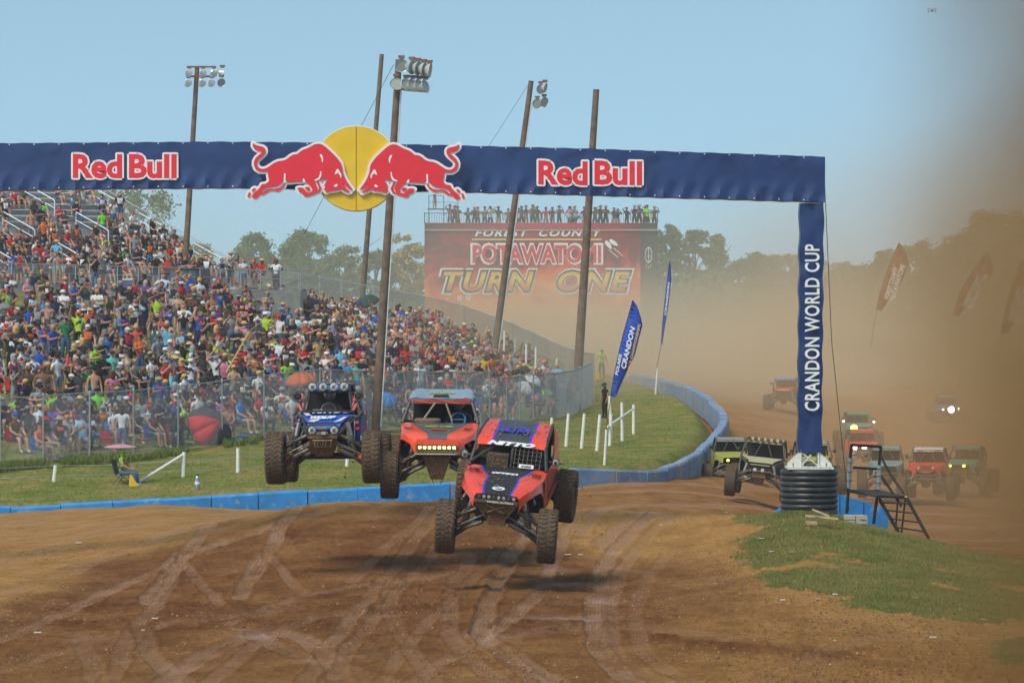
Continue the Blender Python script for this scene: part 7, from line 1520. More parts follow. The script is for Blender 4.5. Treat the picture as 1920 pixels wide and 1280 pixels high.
# those on the stand, the ledge and the rest of the slope: one crowd mass
mv, mf, mc = [], [], []; base_i = 0
def add_mass(loc, yaw, pose, sp_, scale, girth=1.0):
    global base_i
    B = BODYL[pose]; c, s_ = math.cos(yaw), math.sin(yaw); parts = [(B['V'], B['F'], paint(B, rgp, sp_))]
    mb = hat_geo(sp_['hat'], B['J']['hd'] + np.array([0, 0, .03]), False); hc = COLL[sp_['hatcol']] if sp_['hat'] in ('cap', 'straw hat', 'bucket hat') else sp_['hair']; parts.append((np.array(mb.v), mb.f, np.tile(hc, (len(mb.f), 1))))
    for V, Fc, col in parts:
        W_ = np.asarray(V) * np.array([scale * girth, scale * girth, scale]); W_ = np.stack([W_[:, 0] * c - W_[:, 1] * s_ + loc[0], W_[:, 0] * s_ + W_[:, 1] * c + loc[1], W_[:, 2] + loc[2]], 1)
        mv.append(W_); mf.extend([tuple(i + base_i for i in f) for f in Fc]); mc.append(col); base_i += len(W_)
for px, Y, pose, sp_, named in mass: add_mass(G(px, Y), math.radians(rgp.uniform(-10, 60)), pose, sp_, rgp.uniform(1.04, 1.18), rgp.uniform(.95, 1.2))
for r in range(NR):
    s_ = .3
    while s_ < 23.5:
        aisle = any(abs(s_ - a) < .5 for a in (4.0, 8.6, 13.2, 17.9)); fill = np.interp(s_, [0, 3, 8, 14, 24], [.40, .55, .7, .85, .9]) * (1.0 if r < 7 else .5 if r < 12 else .38)
        if not aisle and rgp.random() < fill:
            p = SO + SU * s_ + SV * (r + .0) + Vector((SV.x, SV.y, 0)) * .35; st_ = rgp.random() < .10; add_mass(p, math.radians(rgp.uniform(20, 60)), (STP if st_ else SITP)[rgp.integers(5)], rspec(rgp), rgp.uniform(.93, 1.03), rgp.uniform(.95, 1.15))
        elif aisle and rgp.random() < .12: add_mass(SO + SU * s_ + SV * r, math.radians(30), 'arms down', rspec(rgp), 1.0)
        s_ += rgp.uniform(.44, .72)
for k in range(34):
    t = rgp.uniform(0, .93); p = la2.lerp(lb_, t) + Vector((0, rgp.uniform(.5, 2.2), 0)); add_mass(p, math.radians(rgp.uniform(-10, 60)), STP[rgp.integers(11)], rspec(rgp), rgp.uniform(.95, 1.04))
o = emit(np.concatenate(mv), mf, np.concatenate(mc), 'crowd', None, True); tag(o, 'dense crowd filling the upper slope and the grandstand benches', 'crowd', kind='stuff')
# single figures that stand apart
def solo(loc, yaw, pose, label, shirt, scale=1.0, girth=1.05, group=None, **kw):
    sp_ = rspec(rgp, shirt=shirt, bare=False, tank=False, pattern=None, logo=None); sp_.update(kw); o = person(loc, yaw, pose, sp_, rgp, scale, girth); tag(o, label, 'person', group); people.append(o); return o
solo(P(432, 534, 239), math.radians(60), 'filming', 'big man in white tank top standing alone on the concrete ledge', 'white', 1.05, 1.35, tank=True, bottom='black', hat='short hair')
solo(P(296, 544, 237), math.radians(20), 'arms down', 'man in orange sleeveless shirt and jeans behind the ledge railing', 'orange', 1.0, 1.1, tank=True, bottom='denim', long=True, hat='cap', hatcol='charcoal')
solo(SO + SU * 8.6 + SV * 5.2, math.radians(-160), 'arms down', 'man in orange vest climbing the grandstand aisle', 'orange', 1.05, 1.15, tank=True, bottom='black', hat='cap', hatcol='charcoal')
solo(P(73, 500, 236) + Vector((0, 0, -.4)), math.radians(5), 'filming', 'woman in red dress filming at the railing', 'red', 1.0, 1.25, bottom='red', hat='long hair')
solo(P(106, 497, 237) + Vector((0, 0, -.4)), math.radians(170), 'arms down', 'spectator in pale blue shirt and wide straw hat at the railing', 'light blue', 1.02, 1.15, hat='straw hat', hatcol='straw', bottom='khaki')
solo(P(178, 543, 232), math.radians(30), 'filming', 'camera man in black T-shirt standing on the ledge corner', 'black', 1.02, 1.15, bottom='denim', long=True, hat='cap', hatcol='black')
solo(P(492, 530, 240), math.radians(-30), 'sit lap', 'person in red T-shirt seated at the ledge end under a straw hat', 'red', 1.0, 1.2, bottom='denim', hat='straw hat', hatcol='straw')
# deck of the billboard
deckx = [(290,'maroon','cap','maroon'),(315,'maroon','cap','brown'),(345,'maroon','cap','black'),(400,'black','cap','green'),(455,'navy','straw hat','straw'),(492,'brown','cap','charcoal'),(520,'grey','cap','black'),(585,'white','cap','black'),(645,'dark green','cap','black'),(685,'brown','cap','olive'),(770,'white','bucket hat','charcoal'),(808,'charcoal','cap','black'),(845,'black','cap','black'),(875,'olive','cap','brown'),(903,'black','cap','charcoal'),(962,'rose','cap','olive'),(1017,'black','cap','black'),(1082,'black','bucket hat','black'),(1130,'pink','cap','black'),(1192,'grey','bucket hat','khaki'),(1247,'navy','cap','black'),(1316,'olive','cap','charcoal'),(1370,'black','cap','khaki'),(1422,'black','bucket hat','khaki'),(1464,'charcoal','cap','charcoal'),(1490,'black','cap','grey'),(1552,'black','cap','red'),(1618,'navy','cap','light blue'),(1653,'charcoal','bucket hat','khaki'),(1680,'pink','cap','pink'),(1705,'neon green','cap','olive'),(1760,'olive','bucket hat','khaki')]
db = []
for x, sh, hat, hc in deckx:
    px = 770 + x / 3.84 + rgp.uniform(-5, 5); sp_ = rspec(rgp, shirt=sh, hat=hat, hatcol=hc, bare=False, tank=False, pattern=None, bottom=['khaki', 'black', 'olive', 'charcoal'][rgp.integers(4)]); b = P(px, 430.5, BY + rgp.uniform(.5, 1.3)); pose = ['filming', 'hands together', 'filming', 'shading eyes', 'arms down'][rgp.integers(5)]
    o = person(b, math.radians(rgp.uniform(-25, 25)), pose, sp_, rgp, rgp.uniform(.90, 1.12), rgp.uniform(1.0, 1.25)); tag(o, 'x', 'person', 'spectators on the billboard deck'); g, h = pdesc(sp_, pose); db.append((o, px, g.replace('spectator', 'deck spectator'), h, pose_label(pose)))
used = set()
for i, (o, px, g, h, p) in enumerate(db):
    a = db[i - 1][2].replace('deck spectator in ', '') if i else 'the scaffold'; b = db[i + 1][2].replace('deck spectator in ', '') if i + 1 < len(db) else 'the rail end'
    for s_ in (f'{g} and {h} above the billboard', f'{g} and {h}, {p}, above the billboard', f'{g} and {h} above the billboard, next to {a}', f'{g}, {h}, above the billboard between {a} and {b}'):
        s_ = s_.replace(',,', ',')
        if s_ not in used and len(s_.split()) <= 16: break
    used.add(s_); o['label'] = s_
solo(P(815, 394, BY + 1.0), math.radians(40), 'filming', 'cameraman in blue shirt standing high on the scaffold', 'blue', 1.0, 1.0, bottom='khaki')
# flag marshals
CHF = {}
def chairfab(c):
    return mat('chair_cloth_' + c.replace(' ', '_'), tuple(COLL[c]), .8, var=.15)
def camp_chair(loc, yaw, c, label, group='folding camp chairs'):
    root = tag(empty('camp_chair', loc, (0, 0, yaw)), label, 'chair', group); fb = chairfab(c)
    mb = MB(); mb.slab([(-.26, -.28, .44), (.26, -.28, .44), (.24, .20, .40), (-.24, .20, .40)], .015); mb.build('seat', fb, root)
    mb = MB(); mb.slab([(-.26, .20, .40), (.26, .20, .40), (.27, .32, .92), (-.27, .32, .92)], .015); mb.build('backrest', fb, root)
    for sx in (-1, 1):
        mb = MB(); mb.tube([(sx * .29, -.28, .02), (sx * .26, .26, .45), (sx * .28, .33, .93)], .011, 4); mb.tube([(sx * .29, .28, .02), (sx * .28, -.28, .62)], .011, 4); mb.build('leg_frame', BLACKM, root)
        mb = MB(); mb.slab([(sx * .25, -.30, .63), (sx * .31, -.30, .63), (sx * .31, .26, .66), (sx * .25, .26, .66)], .012); mb.build('armrest', fb, root)
    mb = MB(); mb.tube([(-.28, -.28, .03), (.28, -.28, .42)], .01, 4); mb.tube([(.28, -.28, .03), (-.28, -.28, .42)], .01, 4); mb.build('cross_frame', BLACKM, root)
    return root
def vest(root, pose, c1, c2):
    pass
m1 = solo(G(229, 157.5) + Vector((0, 0, -.02)), math.radians(78), 'sit lap', 'flag marshal in yellow and navy shirt seated on the grass by the blue wall', 'neon yellow', 1.0, 1.12, pattern='navy', bottom='denim', long=True, hat='bucket hat', hatcol='neon green', glasses=True)
camp_chair(G(229, 157.6), math.radians(78), 'charcoal', 'grey camp chair under the flag marshal on the grass', None)
um = tag(empty('umbrella', G(226, 157.8)), 'faded pink umbrella shading the seated flag marshal, seen edge-on', 'umbrella'); mb = MB(); mb.lathe([(.62, 1.36), (.45, 1.43), (.2, 1.475), (.01, 1.49)], 8, cap=False); mb.lathe([(.01, 1.485), (.2, 1.465), (.45, 1.42), (.62, 1.355)], 8, cap=False); mb.build('canopy', mat('faded_pink_cloth', lin(190, 130, 145), .8), um); mb = MB(); mb.tube([(0, .3, 0), (0, 0, 1.5)], .012, 5); mb.build('shaft', BLACKM, um)
mb = MB(); a = G(243, 157, .42); mb.grid([[a + Vector((0, 0, 0)), a + Vector((.06, 0, .02))], [a + Vector((-.02, -.05, -.25)), a + Vector((.20, -.02, -.22))], [a + Vector((-.02, -.08, -.42)), a + Vector((.34, -.04, -.42))]], .01); tag(mb.build('signal_flag', chairfab('yellow')), 'yellow signal flag hanging from the seated marshal knee', 'flag')
solo(G(1128, 257), math.radians(10), 'arms down', 'flag marshal in yellow and navy shirt standing beyond the fence corner', 'neon yellow', 1.04, 1.05, pattern='navy', bottom='charcoal', long=True, hat='cap', hatcol='neon green')
camp_chair(G(1121, 249), math.radians(30), 'yellow', 'yellow camp chair at the fence corner beside the standing marshal', None)
solo(G(1134, 217), math.radians(-60), 'arms down', 'track worker in black shirt and trousers beside the fence end', 'black', 1.02, 1.08, bottom='black', long=True, hat='cap', hatcol='charcoal')
for px, py, Y, lb in ((1118, 690, 251, 'rolled yellow flag leaning on the chair by the fence corner'), (1142, 745, 215, 'rolled yellow flag planted beside the track worker in black')):
    b = G(px, Y); t = P(px - 5 if px < 1130 else px + 3, py, Y); mb = MB(); mb.tube([b, b.lerp(t, .5), t], [.03, .13, .06], 6); tag(mb.build('signal_flag', chairfab('yellow')), lb, 'flag')

# chairs under the seated and empty ones in between
cc = ['navy', 'red', 'black', 'charcoal', 'blue', 'dark green', 'maroon', 'bright blue', 'grey', 'navy', 'black', 'red']; used = set(); k = 0
for b, yaw, g in chairs_at:
    if k >= 110: break
    c = cc[rgp.integers(len(cc))]; g2 = g.replace('spectator in ', '').replace('shirtless spectator', 'a shirtless spectator'); px = 960 + b.x * F / b.y; lm = min(LMS, key=lambda a: abs(a[0] - px))[1]
    for s_ in (f'{c} camp chair under seated {g2}', f'{c} camp chair under seated {g2} near {lm}'):
        if s_ not in used: break
    else: continue
    used.add(s_); camp_chair(b, yaw, c, s_); k += 1
for px, py, c, lb in ((12, 745, 'red', 'empty red camp chair with blue trim at the fence beside the picture edge'), (40, 672, 'red', 'empty bright red camp chair below the man in white T-shirt'), (75, 690, 'pink', 'empty pink camp chair on the slope above the neon shirt'), (84, 712, 'tan', 'empty beige camp chair beside the seated neon yellow shirt'), (155, 835, 'maroon', 'empty dark red camp chair close behind the fence'), (206, 842, 'red', 'empty red camp chair tipped up behind the fence'), (312, 742, 'turquoise', 'empty turquoise camp chair behind the fence wire'), (15, 808, 'navy', 'empty navy camp chair at the foot of the fence'), (440, 768, 'black', 'empty black camp chair by the wide umbrella'), (272, 790, 'charcoal', 'empty grey camp chair beside the brown wheelie bin'), (360, 700, 'red', 'empty red camp chair between standing spectators'), (130, 705, 'red', 'empty red camp chair beside a seated spectator'), (350, 755, 'blue', 'empty blue camp chair behind the wide umbrella')):
    Y = Y_head(px, py - 35, .9); camp_chair(G(px, Y), math.radians(rgp.uniform(-20, 50)), c, lb, 'folding camp chairs')
# wheelie bins
def bin_(px, Y, w, h, m, label, tilt=0.0, logo=False, lidm=None):
    root = tag(empty('wheelie_bin', G(px, Y), (0, tilt, math.radians(-15))), label, 'bin', 'wheelie bins among the crowd')
    mb = MB(); mb.add([(-w * .40, -w * .38, .08), (w * .40, -w * .38, .08), (w * .40, w * .38, .08), (-w * .40, w * .38, .08), (-w / 2, -w * .5, h), (w / 2, -w * .5, h), (w / 2, w * .5, h * 1.03), (-w / 2, w * .5, h * 1.03)], [(3, 2, 1, 0), (4, 5, 6, 7), (0, 1, 5, 4), (1, 2, 6, 5), (2, 3, 7, 6), (3, 0, 4, 7)]); mb.build('bin_body', m, root)
    mb = MB(); mb.slab([(-w * .55, -w * .56, h + .02), (w * .55, -w * .56, h + .02), (w * .55, w * .55, h * 1.03 + .06), (-w * .55, w * .55, h * 1.03 + .06)], .035); mb.build('lid', lidm or m, root)
    for sx in (-1, 1): mb = MB(); mb.lathe([(.11, -.03), (.11, .03)], 12, Matrix.Translation((sx * w * .42, w * .38, .11)) @ Matrix.Rotation(math.pi / 2, 4, 'Y')); mb.build('wheel', BLACKM, root)
    if logo: text('lettering', 'CIE', (-w * .12, -w * .47, h * .72), (1, 0, 0), (0, -.1, 1), w * .26, .11, WHITE, root, bold=.02); text('lettering', 'WASTE', (-w * .22, -w * .46, h * .62), (1, 0, 0), (0, -.1, 1), w * .46, .05, WHITE, root, bold=.01)
    return root
BRN = mat('brown_plastic', lin(62, 44, 38), .5, var=.15); GRN = mat('green_plastic', lin(20, 84, 66), .45, var=.15); GRY = mat('grey_plastic', lin(96, 102, 106), .55, var=.15)
bin_(324, 174.0, .80, 1.12, BRN, 'dark brown wheelie bin with white print behind the fence, beside the umbrella', logo=True)
for px, py, m, lb in ((352, 645, GRN, 'dark green wheelie bin standing among the crowd'), (570, 612, GRY, 'grey wheelie bin in the middle of the crowd'), (531, 672, GRY, 'grey lidded wheelie bin beside the neon green shirt'), (655, 583, GRY, 'small grey wheelie bin high up beside the neon yellow shirt'), (872, 688, GRY, 'grey wheelie bin behind the receding end of the fence'), (268, 690, GRN, 'green wheelie bin half hidden by men in black')): bin_(px, Y_head(px, py, 1.1), .95, 1.08, m, lb)
# umbrellas
def umbrella(loc, rot, r, cols, label):
    root = tag(empty('umbrella', loc, rot), label, 'umbrella', 'umbrellas in the crowd'); n = 8
    for k in range(n):
        a0, a1 = 2 * math.pi * k / n, 2 * math.pi * (k + 1) / n; rows = []
        for i in range(6):
            t = i / 5; rr = r * math.sin(t * 1.25) / math.sin(1.25); z = .42 * r * (math.cos(t * 1.25) - math.cos(1.25)) / (1 - math.cos(1.25)) * 1.6
            rows.append([(rr * math.cos(a0) + 1e-4, rr * math.sin(a0), z), ((rr * .97) * math.cos((a0 + a1) / 2), (rr * .97) * math.sin((a0 + a1) / 2), z), (rr * math.cos(a1), rr * math.sin(a1) + 1e-4, z)])
        mb = MB(); mb.grid(rows, .006); mb.build('canopy_panel', chairfab(cols[k % len(cols)]), root, smooth=True)
    mb = MB(); mb.tube([(0, 0, .65 * r), (0, 0, -r * .9)], .012, 5); mb.build('shaft', BLACKM, root); return root
umbrella(G(392, 175.0, .52), (math.radians(52), math.radians(30), .5), 1.12, ['charcoal', 'charcoal', 'charcoal', 'charcoal', 'red', 'red', 'charcoal', 'charcoal'], 'big red and dark grey umbrella lying open behind the fence beside the brown bin')
umbrella(P(724, 752, 193), (.5, .3, 0), .55, ['bright blue'], 'small bright blue umbrella beside the thick light pole')
umbrella(P(993, 722, 216), (math.radians(60), math.radians(-30), 0), .62, ['white', 'white', 'charcoal', 'white'], 'white and dark umbrella held low near the receding fence')
umbrella(P(565, 718, 186), (.12, -.1, 0), .75, ['orange'], 'orange umbrella seen edge-on behind the blue race car')
umbrella(P(690, 568, 283), (.4, -.3, 0), .8, ['dark green'], 'dark green umbrella beside the neon yellow shirt high up')
# odds and ends
mb = MB()
for i in range(9):
    for j in range(5):
        pass
rowsb = [[G(424 + i * 6, 176 + j * .45, .03 + .05 * random.random()) for i in range(10)] for j in range(4)]; mb.grid(rowsb, .01); tag(mb.build('blanket', mat('teal_blanket', lin(60, 160, 145), .9, var=.4, scale=9, dirt=.3, dirtcol=(.5, .4, .35)), smooth=True), 'patterned teal picnic blanket on the grass behind the fence', 'blanket')
mb = MB(); mb.ball(G(456, 177, .12), .2, 8, (1.5, .8, .55)); mb.ball(G(464, 177.2, .1), .16, 8, (1.4, .8, .5)); tag(mb.build('bag', chairfab('blue'), smooth=True), 'crumpled blue bag on the teal blanket', 'bag')
mb = MB(); mb.ball(G(430, 176.4, .1), .15, 8, (1.5, .8, .5)); tag(mb.build('towel', chairfab('orange'), smooth=True), 'crumpled orange towel on the teal blanket', 'towel')
ex = tag(empty('fire_extinguisher', G(370, 155.0)), 'silver fire extinguisher standing on the grass above the blue wall', 'fire extinguisher'); mb = MB(); mb.lathe([(.095, 0), (.095, .42), (.07, .49), (.03, .52)], 14); track(mb.build('cylinder_body', mat('steel_cylinder', (.35, .36, .37), .25, .8), ex, smooth=True), .6); mb = MB(); mb.box((0, 0, .54), (.12, .03, .03)); mb.box((.03, 0, .57), (.11, .02, .02)); mb.build('handle', BLACKM, ex); mb = MB(); mb.lathe([(.0965, .2), (.0965, .3)], 14, cap=False); mb.build('paper_band', WHITE, ex)
mb = MB(); q0, q1 = P(424, 698, 182), P(467, 622, 187); mb.tube([q0, q1], .035, 6); tag(mb.build('yellow_pole', mat('striped_yellow', (.62, .45, .03), .5, var=.2)), 'yellow and grey telescopic pole slanting up out of the crowd', 'pole'); 
mb = MB(); mb.tube([q1, P(522, 574, 190)], .016, 5); tag(mb.build('pole_tip', STEEL), 'thin grey upper rod of the slanting telescopic pole', 'rod')
mb = MB(); mb.box(P(1061, 755, 231), (.9, .06, .75)); tag(mb.build('utility_box', GRY), 'grey metal panel fixed behind the receding fence', 'panel')
mb = MB(); mb.box(P(692, 748, 188), (.26, .16, .85)); mb.box(P(692, 790, 188), (.12, .1, .9)); tag(mb.build('utility_box', GRY), 'grey electric cabinet beside the thick light pole', 'cabinet')
# litter on the ground: paper scraps and stones
SCL = ['small white scrap in the grass nearest the corrugated pipe', 'white scrap in grass just inside the mound edge', 'second white scrap in grass just inside the mound edge', 'tan scrap in grass halfway down the mound', 'white twisted scrap at the lower grass edge', 'white scrap lower on the grass mound below the planks', 'long tan scrap in the middle of the grass mound', 'tan scrap on the dusty side of the mound', 'tan scrap lowest on the dusty side of the mound', 'white scrap on bare dirt below the mound',
 'white scrap on the crest between track and grass', 'tiny red scrap on dirt beside the mound edge', 'tiny neon yellow scrap on the dirt below the mound', 'pale paper lying flat in damp dirt near the outermost tyre marks', 'white strip of paper on the dirt below the flag marshal', 'small white crumb beside the strip of paper', 'white scrap on dry tan dirt below the blue wall', 'white scrap just past the red car front wheel', 'second white scrap just past the red car front wheel', 'grey scrap on dirt under the blue car', 'small tan stone at the low dirt under the blue car', 'grey scrap in damp dirt below the wet patch', 'tan stone on the slope under the blue wall', 'orange scrap at the bottom dirt below the mound', 'white scrap on dry dirt of the crest beyond the red car']
def scraps():
    rg2 = random.Random(11); lst = [(1428,1012,'white'),(1447,1037,'white'),(1487,1038,'tan'),(1533,1125,'tan'),(1468,1128,'white'),(1566,1117,'white'),(1718,1124,'tan'),(1800,1145,'tan'),(1845,1165,'tan'),(1750,1198,'white'),(1362,960,'white'),(1475,1076,'red'),(1566,1205,'neon yellow'),(70,1189,'white'),(290,1163,'white'),(268,1185,'white'),(147,997,'white'),(1065,1042,'white'),(1088,1042,'white'),(636,1024,'grey'),(598,1218,'tan'),(1272,1096,'grey'),(355,987,'tan'),(1607,1270,'orange'),(1240,986,'white')]
    for (px, py, c), lab in zip(lst, [[x] for x in SCL]):
        Ys = np.arange(58, 104, .1); zz = ground_z(np.full(Ys.shape, float(px)), Ys)[0]; rows = HZ - (zz - CZ) * F / Ys; Y = float(Ys[np.argmin(np.abs(rows - py))]); p = G(px, Y, .035); w = rg2.uniform(.025, .07); mb = MB()
        mb.grid([[p + Vector((-w, -w * .8, 0)), p + Vector((0, -w, .006)), p + Vector((w * .9, -w * .6, 0))], [p + Vector((-w * .8, w, .01)), p + Vector((.01, w * .7, .008)), p + Vector((w, w, .01))]], .004)
        tag(mb.build('paper_scrap', chairfab(c)), lab[0], 'litter', 'scraps of litter')
scraps()
# drone
dr_ = tag(empty('drone', P(1747, 20, 200)), 'small four armed drone hovering high in the sky', 'drone'); mb = MB(); mb.ball((0, 0, 0), .06, 8, (.9, 1.4, 1.6)); mb.build('body', mat('drone_tan', (.35, .28, .18), .5), dr_)
for sx in (-1, 1):
    for sy in (-1, 1): mb = MB(); mb.tube([(0, 0, 0), (sx * .17, sy * .1, sy * .07)], .008, 4); mb.lathe([(.02, -.03), (.025, .02)], 8, Matrix.Translation((sx * .17, sy * .1, sy * .07))); a_ = mb.build('arm', BLACKM, dr_); mb = MB(); mb.box((sx * .17, sy * .1, sy * .07 + .03), (.16, .02, .004)); mb.build('propeller', BLACKM, a_)
# ------------------------------------------------------------------ grass blades
def blades(name, X, Yv, Z, h, w, label, kind='mound', nb=3, seed=1):
    rg = np.random.default_rng(seed); n = len(X); X = np.repeat(X, nb) + rg.normal(0, .03, n * nb); Yv = np.repeat(Yv, nb) + rg.normal(0, .03, n * nb); Z = np.repeat(Z, nb); n *= nb
    hh = h * rg.uniform(.4, 1.2, n); a = rg.uniform(0, 2 * math.pi, n); ww = w * rg.uniform(.6, 1.3, n); lean = rg.normal(0, .35, n) * hh; lb = rg.uniform(0, 2 * math.pi, n)
    dx, dy = np.cos(a) * ww, np.sin(a) * ww
    V = np.stack([np.stack([X - dx, Yv - dy, Z - .01], 1), np.stack([X + dx, Yv + dy, Z - .01], 1), np.stack([X + np.cos(lb) * lean, Yv + np.sin(lb) * lean, Z + hh], 1)], 1).reshape(-1, 3)
    me = bpy.data.meshes.new(name); me.vertices.add(len(V)); me.vertices.foreach_set('co', V.astype(np.float32).ravel()); me.loops.add(n * 3); me.loops.foreach_set('vertex_index', np.arange(n * 3, dtype=np.int32)); me.polygons.add(n); me.polygons.foreach_set('loop_start', np.arange(0, n * 3, 3, dtype=np.int32)); me.update(calc_edges=True)
    me.materials.append(GRM[kind]); o = bpy.data.objects.new(name, me); C.objects.link(o); return tag(o, label, 'grass', kind='stuff')
GRM = {}
for k, c1, c2 in (('mound', (.10, .145, .03), (.30, .25, .10)), ('lush', (.085, .15, .022), (.19, .20, .05))):
    m = bpy.data.materials.new('grass_' + k); m.use_nodes = True; n = m.node_tree.nodes; l = m.node_tree.links; b = n['Principled BSDF']; g_ = n.new('ShaderNodeNewGeometry'); cr = n.new('ShaderNodeValToRGB'); e = cr.color_ramp.elements; e[0].color = (*c1, 1); e[1].color = (*c2, 1); e[0].position = .25; e[1].position = .8
    ns = n.new('ShaderNodeTexNoise'); ns.inputs['Scale'].default_value = .6; ns.inputs['Detail'].default_value = 5; l.new(g_.outputs['Position'], ns.inputs[0]); ad = n.new('ShaderNodeMath'); ad.operation = 'MULTIPLY_ADD'; ad.inputs[1].default_value = .45; l.new(g_.outputs['Random Per Island'], ad.inputs[0]); sb = n.new('ShaderNodeMath'); sb.operation = 'SUBTRACT'; sb.inputs[1].default_value = .2; l.new(ns.outputs[0], sb.inputs[0]); l.new(sb.outputs[0], ad.inputs[2]); l.new(ad.outputs[0], cr.inputs[0])
    l.new(cr.outputs[0], b.inputs['Base Color']); b.inputs['Roughness'].default_value = .7; b.inputs['Specular IOR Level'].default_value = .15; GRM[k] = m
def sample_ground(obj, n, seed, cond):
    me = obj.data; nv = len(me.vertices); V = np.empty(nv * 3, np.float32); me.vertices.foreach_get('co', V); V = V.reshape(-1, 3); g = np.empty(nv, np.float32); me.attributes['grass'].data.foreach_get('value', g)
    px = 960 + V[:, 0] * F / V[:, 1]; ok = np.where((g > .45) & cond(px, V[:, 1], V[:, 2]))[0]; rg = np.random.default_rng(seed)
    wgt = V[ok, 1]; ix = rg.choice(ok, n); return V[ix, 0] + rg.normal(0, .04, n), V[ix, 1] + rg.normal(0, .1, n), V[ix, 2]
X, Yv, Z = sample_ground(track_near, 70000, 3, lambda px, Y, z: (px > 1350) & (px < 2000) & (Y > 60) & (Y < 104)); blades('grass', X, Yv, Z, .05, .008, 'short dry and green grass covering the mound below the arch leg', 'mound', 3, 4)
X, Yv, Z = sample_ground(ground_far, 26000, 5, lambda px, Y, z: (px > -60) & (px < 1400) & (Y > 148) & (Y < 260)); blades('grass', X, Yv, Z, .06, .014, 'mown green grass on the infield strip between wall and fence', 'lush', 2, 6)
# taller weeds along the fence foot and beside the pipe
rg = np.random.default_rng(9); n = 2600; px = np.concatenate([rg.uniform(-40, 520, n // 2), rg.normal(130, 14, n // 4), rg.normal(20, 25, n // 4)]); Yw = np.interp(px, [-90, 0, 168, 334, 495, 717], [163.4, 163.9, 166.7, 171.3, 177.2, 189.3]) - rg.uniform(0, 1.6, len(px)); Zw = ground_z(px, Yw)[0]
keep = fbm(px * .02, Yw * .2, 3, 5) > .42; blades('weeds', ((px - 960) / F * Yw)[keep], Yw[keep], Zw[keep], .32, .03, 'tall green weeds growing along the foot of the chain-link fence', 'lush', 4, 7)
n = 500; px = rg.uniform(1455, 1580, n); Yw = rg.uniform(94.2, 95.4, n); blades('weeds', (px - 960) / F * Yw, Yw, ground_z(px, Yw)[0], .13, .012, 'green weeds around the foot of the corrugated pipe', 'lush', 4, 8)
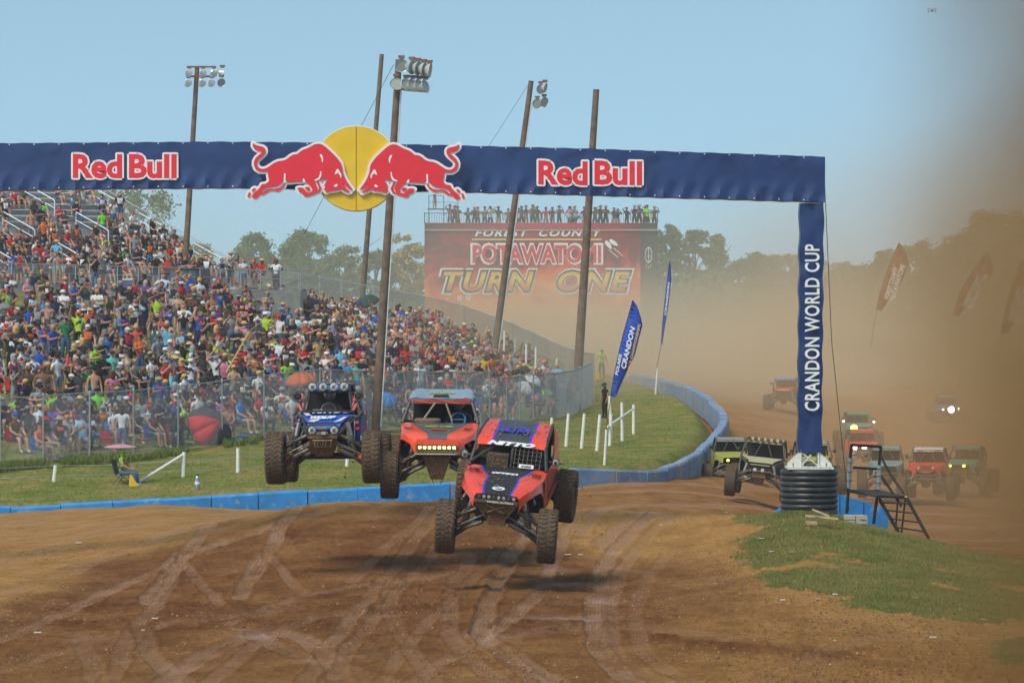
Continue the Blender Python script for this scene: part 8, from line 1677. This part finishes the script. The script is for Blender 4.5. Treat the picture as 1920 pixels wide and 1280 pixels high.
# ------------------------------------------------------------------ dust thrown up by the race, and the hazy air
def box_obj(name, lo, hi):
    mb = MB(); mb.box([(a + b) / 2 for a, b in zip(lo, hi)], [b - a for a, b in zip(lo, hi)]); return mb.build(name, None)
def dust(name, lo, hi, col, dens, label, fade, noise_sc=.05, noise_amt=.6, aniso=0.1, absorb=None):
    """a volume whose density falls off towards its borders; fade = (x0,x1),(y0,y1),(z0,z1) ramp lengths as a share of the box"""
    o = box_obj(name, lo, hi); m = bpy.data.materials.new(name + '_volume'); m.use_nodes = True; n = m.node_tree.nodes; l = m.node_tree.links; n.clear()
    out = n.new('ShaderNodeOutputMaterial'); v = n.new('ShaderNodeVolumePrincipled'); l.new(v.outputs[0], out.inputs['Volume'])
    v.inputs['Color'].default_value = (*col, 1); v.inputs['Anisotropy'].default_value = aniso
    if absorb: v.inputs['Absorption Color'].default_value = (*absorb, 1)
    g = n.new('ShaderNodeNewGeometry'); sx = n.new('ShaderNodeSeparateXYZ'); l.new(g.outputs['Position'], sx.inputs[0]); last = None
    for ax, (f0, f1) in zip('XYZ', fade):
        k = 'XYZ'.index(ax); a, b = lo[k], hi[k]
        for st, en in ((a, f0), (b, f1)):
            if en is None: continue
            mr = n.new('ShaderNodeMapRange'); mr.interpolation_type = 'SMOOTHSTEP'; mr.inputs[1].default_value = st; mr.inputs[2].default_value = en; l.new(sx.outputs[ax], mr.inputs[0])
            if last is None: last = mr.outputs[0]
            else: mm = n.new('ShaderNodeMath'); mm.operation = 'MULTIPLY'; l.new(last, mm.inputs[0]); l.new(mr.outputs[0], mm.inputs[1]); last = mm.outputs[0]
    if noise_amt:
        ns = n.new('ShaderNodeTexNoise'); ns.inputs['Scale'].default_value = noise_sc; ns.inputs['Detail'].default_value = 4; ns.inputs['Distortion'].default_value = .6; l.new(g.outputs['Position'], ns.inputs[0])
        mr = n.new('ShaderNodeMapRange'); mr.inputs[1].default_value = .40; mr.inputs[2].default_value = .62; mr.inputs[3].default_value = 1 - noise_amt; mr.inputs[4].default_value = 1 + noise_amt; l.new(ns.outputs[0], mr.inputs[0])
        mm = n.new('ShaderNodeMath'); mm.operation = 'MULTIPLY'; l.new(last, mm.inputs[0]); l.new(mr.outputs[0], mm.inputs[1]); last = mm.outputs[0]
    mm = n.new('ShaderNodeMath'); mm.operation = 'MULTIPLY'; mm.inputs[1].default_value = dens; l.new(last, mm.inputs[0]); l.new(mm.outputs[0], v.inputs['Density'])
    o.data.materials.append(m); tag(o, label, 'dust', kind='stuff'); return o
dust('dust_cloud', (-14, 205, -6), (75, 325, 9), (.99, .80, .55), .042, 'tan dust bank hanging over the far bend before the billboard', ((4, None), (286, 323), (None, .3)), .055, .95)
dust('dust_cloud', (-100, 296, -5), (80, 327, 20), (.96, .90, .74), .036, 'thin pale dust drifting in front of the distant trees', ((-60, None), (305, 320), (None, 1)), .06, .4)
dust('dust_cloud', (6, 118, -9), (60, 262, 17), (.94, .63, .33), .030, 'thick brown dust rolling over the trailing race cars', ((32, None), (135, 235), (None, 3)), .06, .95)
dust('dust_cloud', (3, 145, -9), (22, 232, -2.2), (.97, .82, .60), .014, 'low dust hanging over the bend beside the blue wall', ((7, 15), (165, 210), (None, -5.5)), .12, .7)
dust('dust_cloud', (4.9, 47, -2), (19, 70, 15), (.38, .23, .085), .16, 'dark brown dust plume drifting over the verge beyond the mound edge', ((9.6, None), (53, 66), (None, None)), .22, .7)
hz = box_obj('haze', (-300, -20, -12), (400, 700, 60)); m = bpy.data.materials.new('haze_volume'); m.use_nodes = True; n = m.node_tree.nodes; n.clear()
out = n.new('ShaderNodeOutputMaterial'); v = n.new('ShaderNodeVolumePrincipled'); m.node_tree.links.new(v.outputs[0], out.inputs['Volume'])
v.inputs['Color'].default_value = (.80, .84, .86, 1); v.inputs['Density'].default_value = .00035; v.inputs['Anisotropy'].default_value = .2; hz.data.materials.append(m); hz['kind'] = 'stuff'
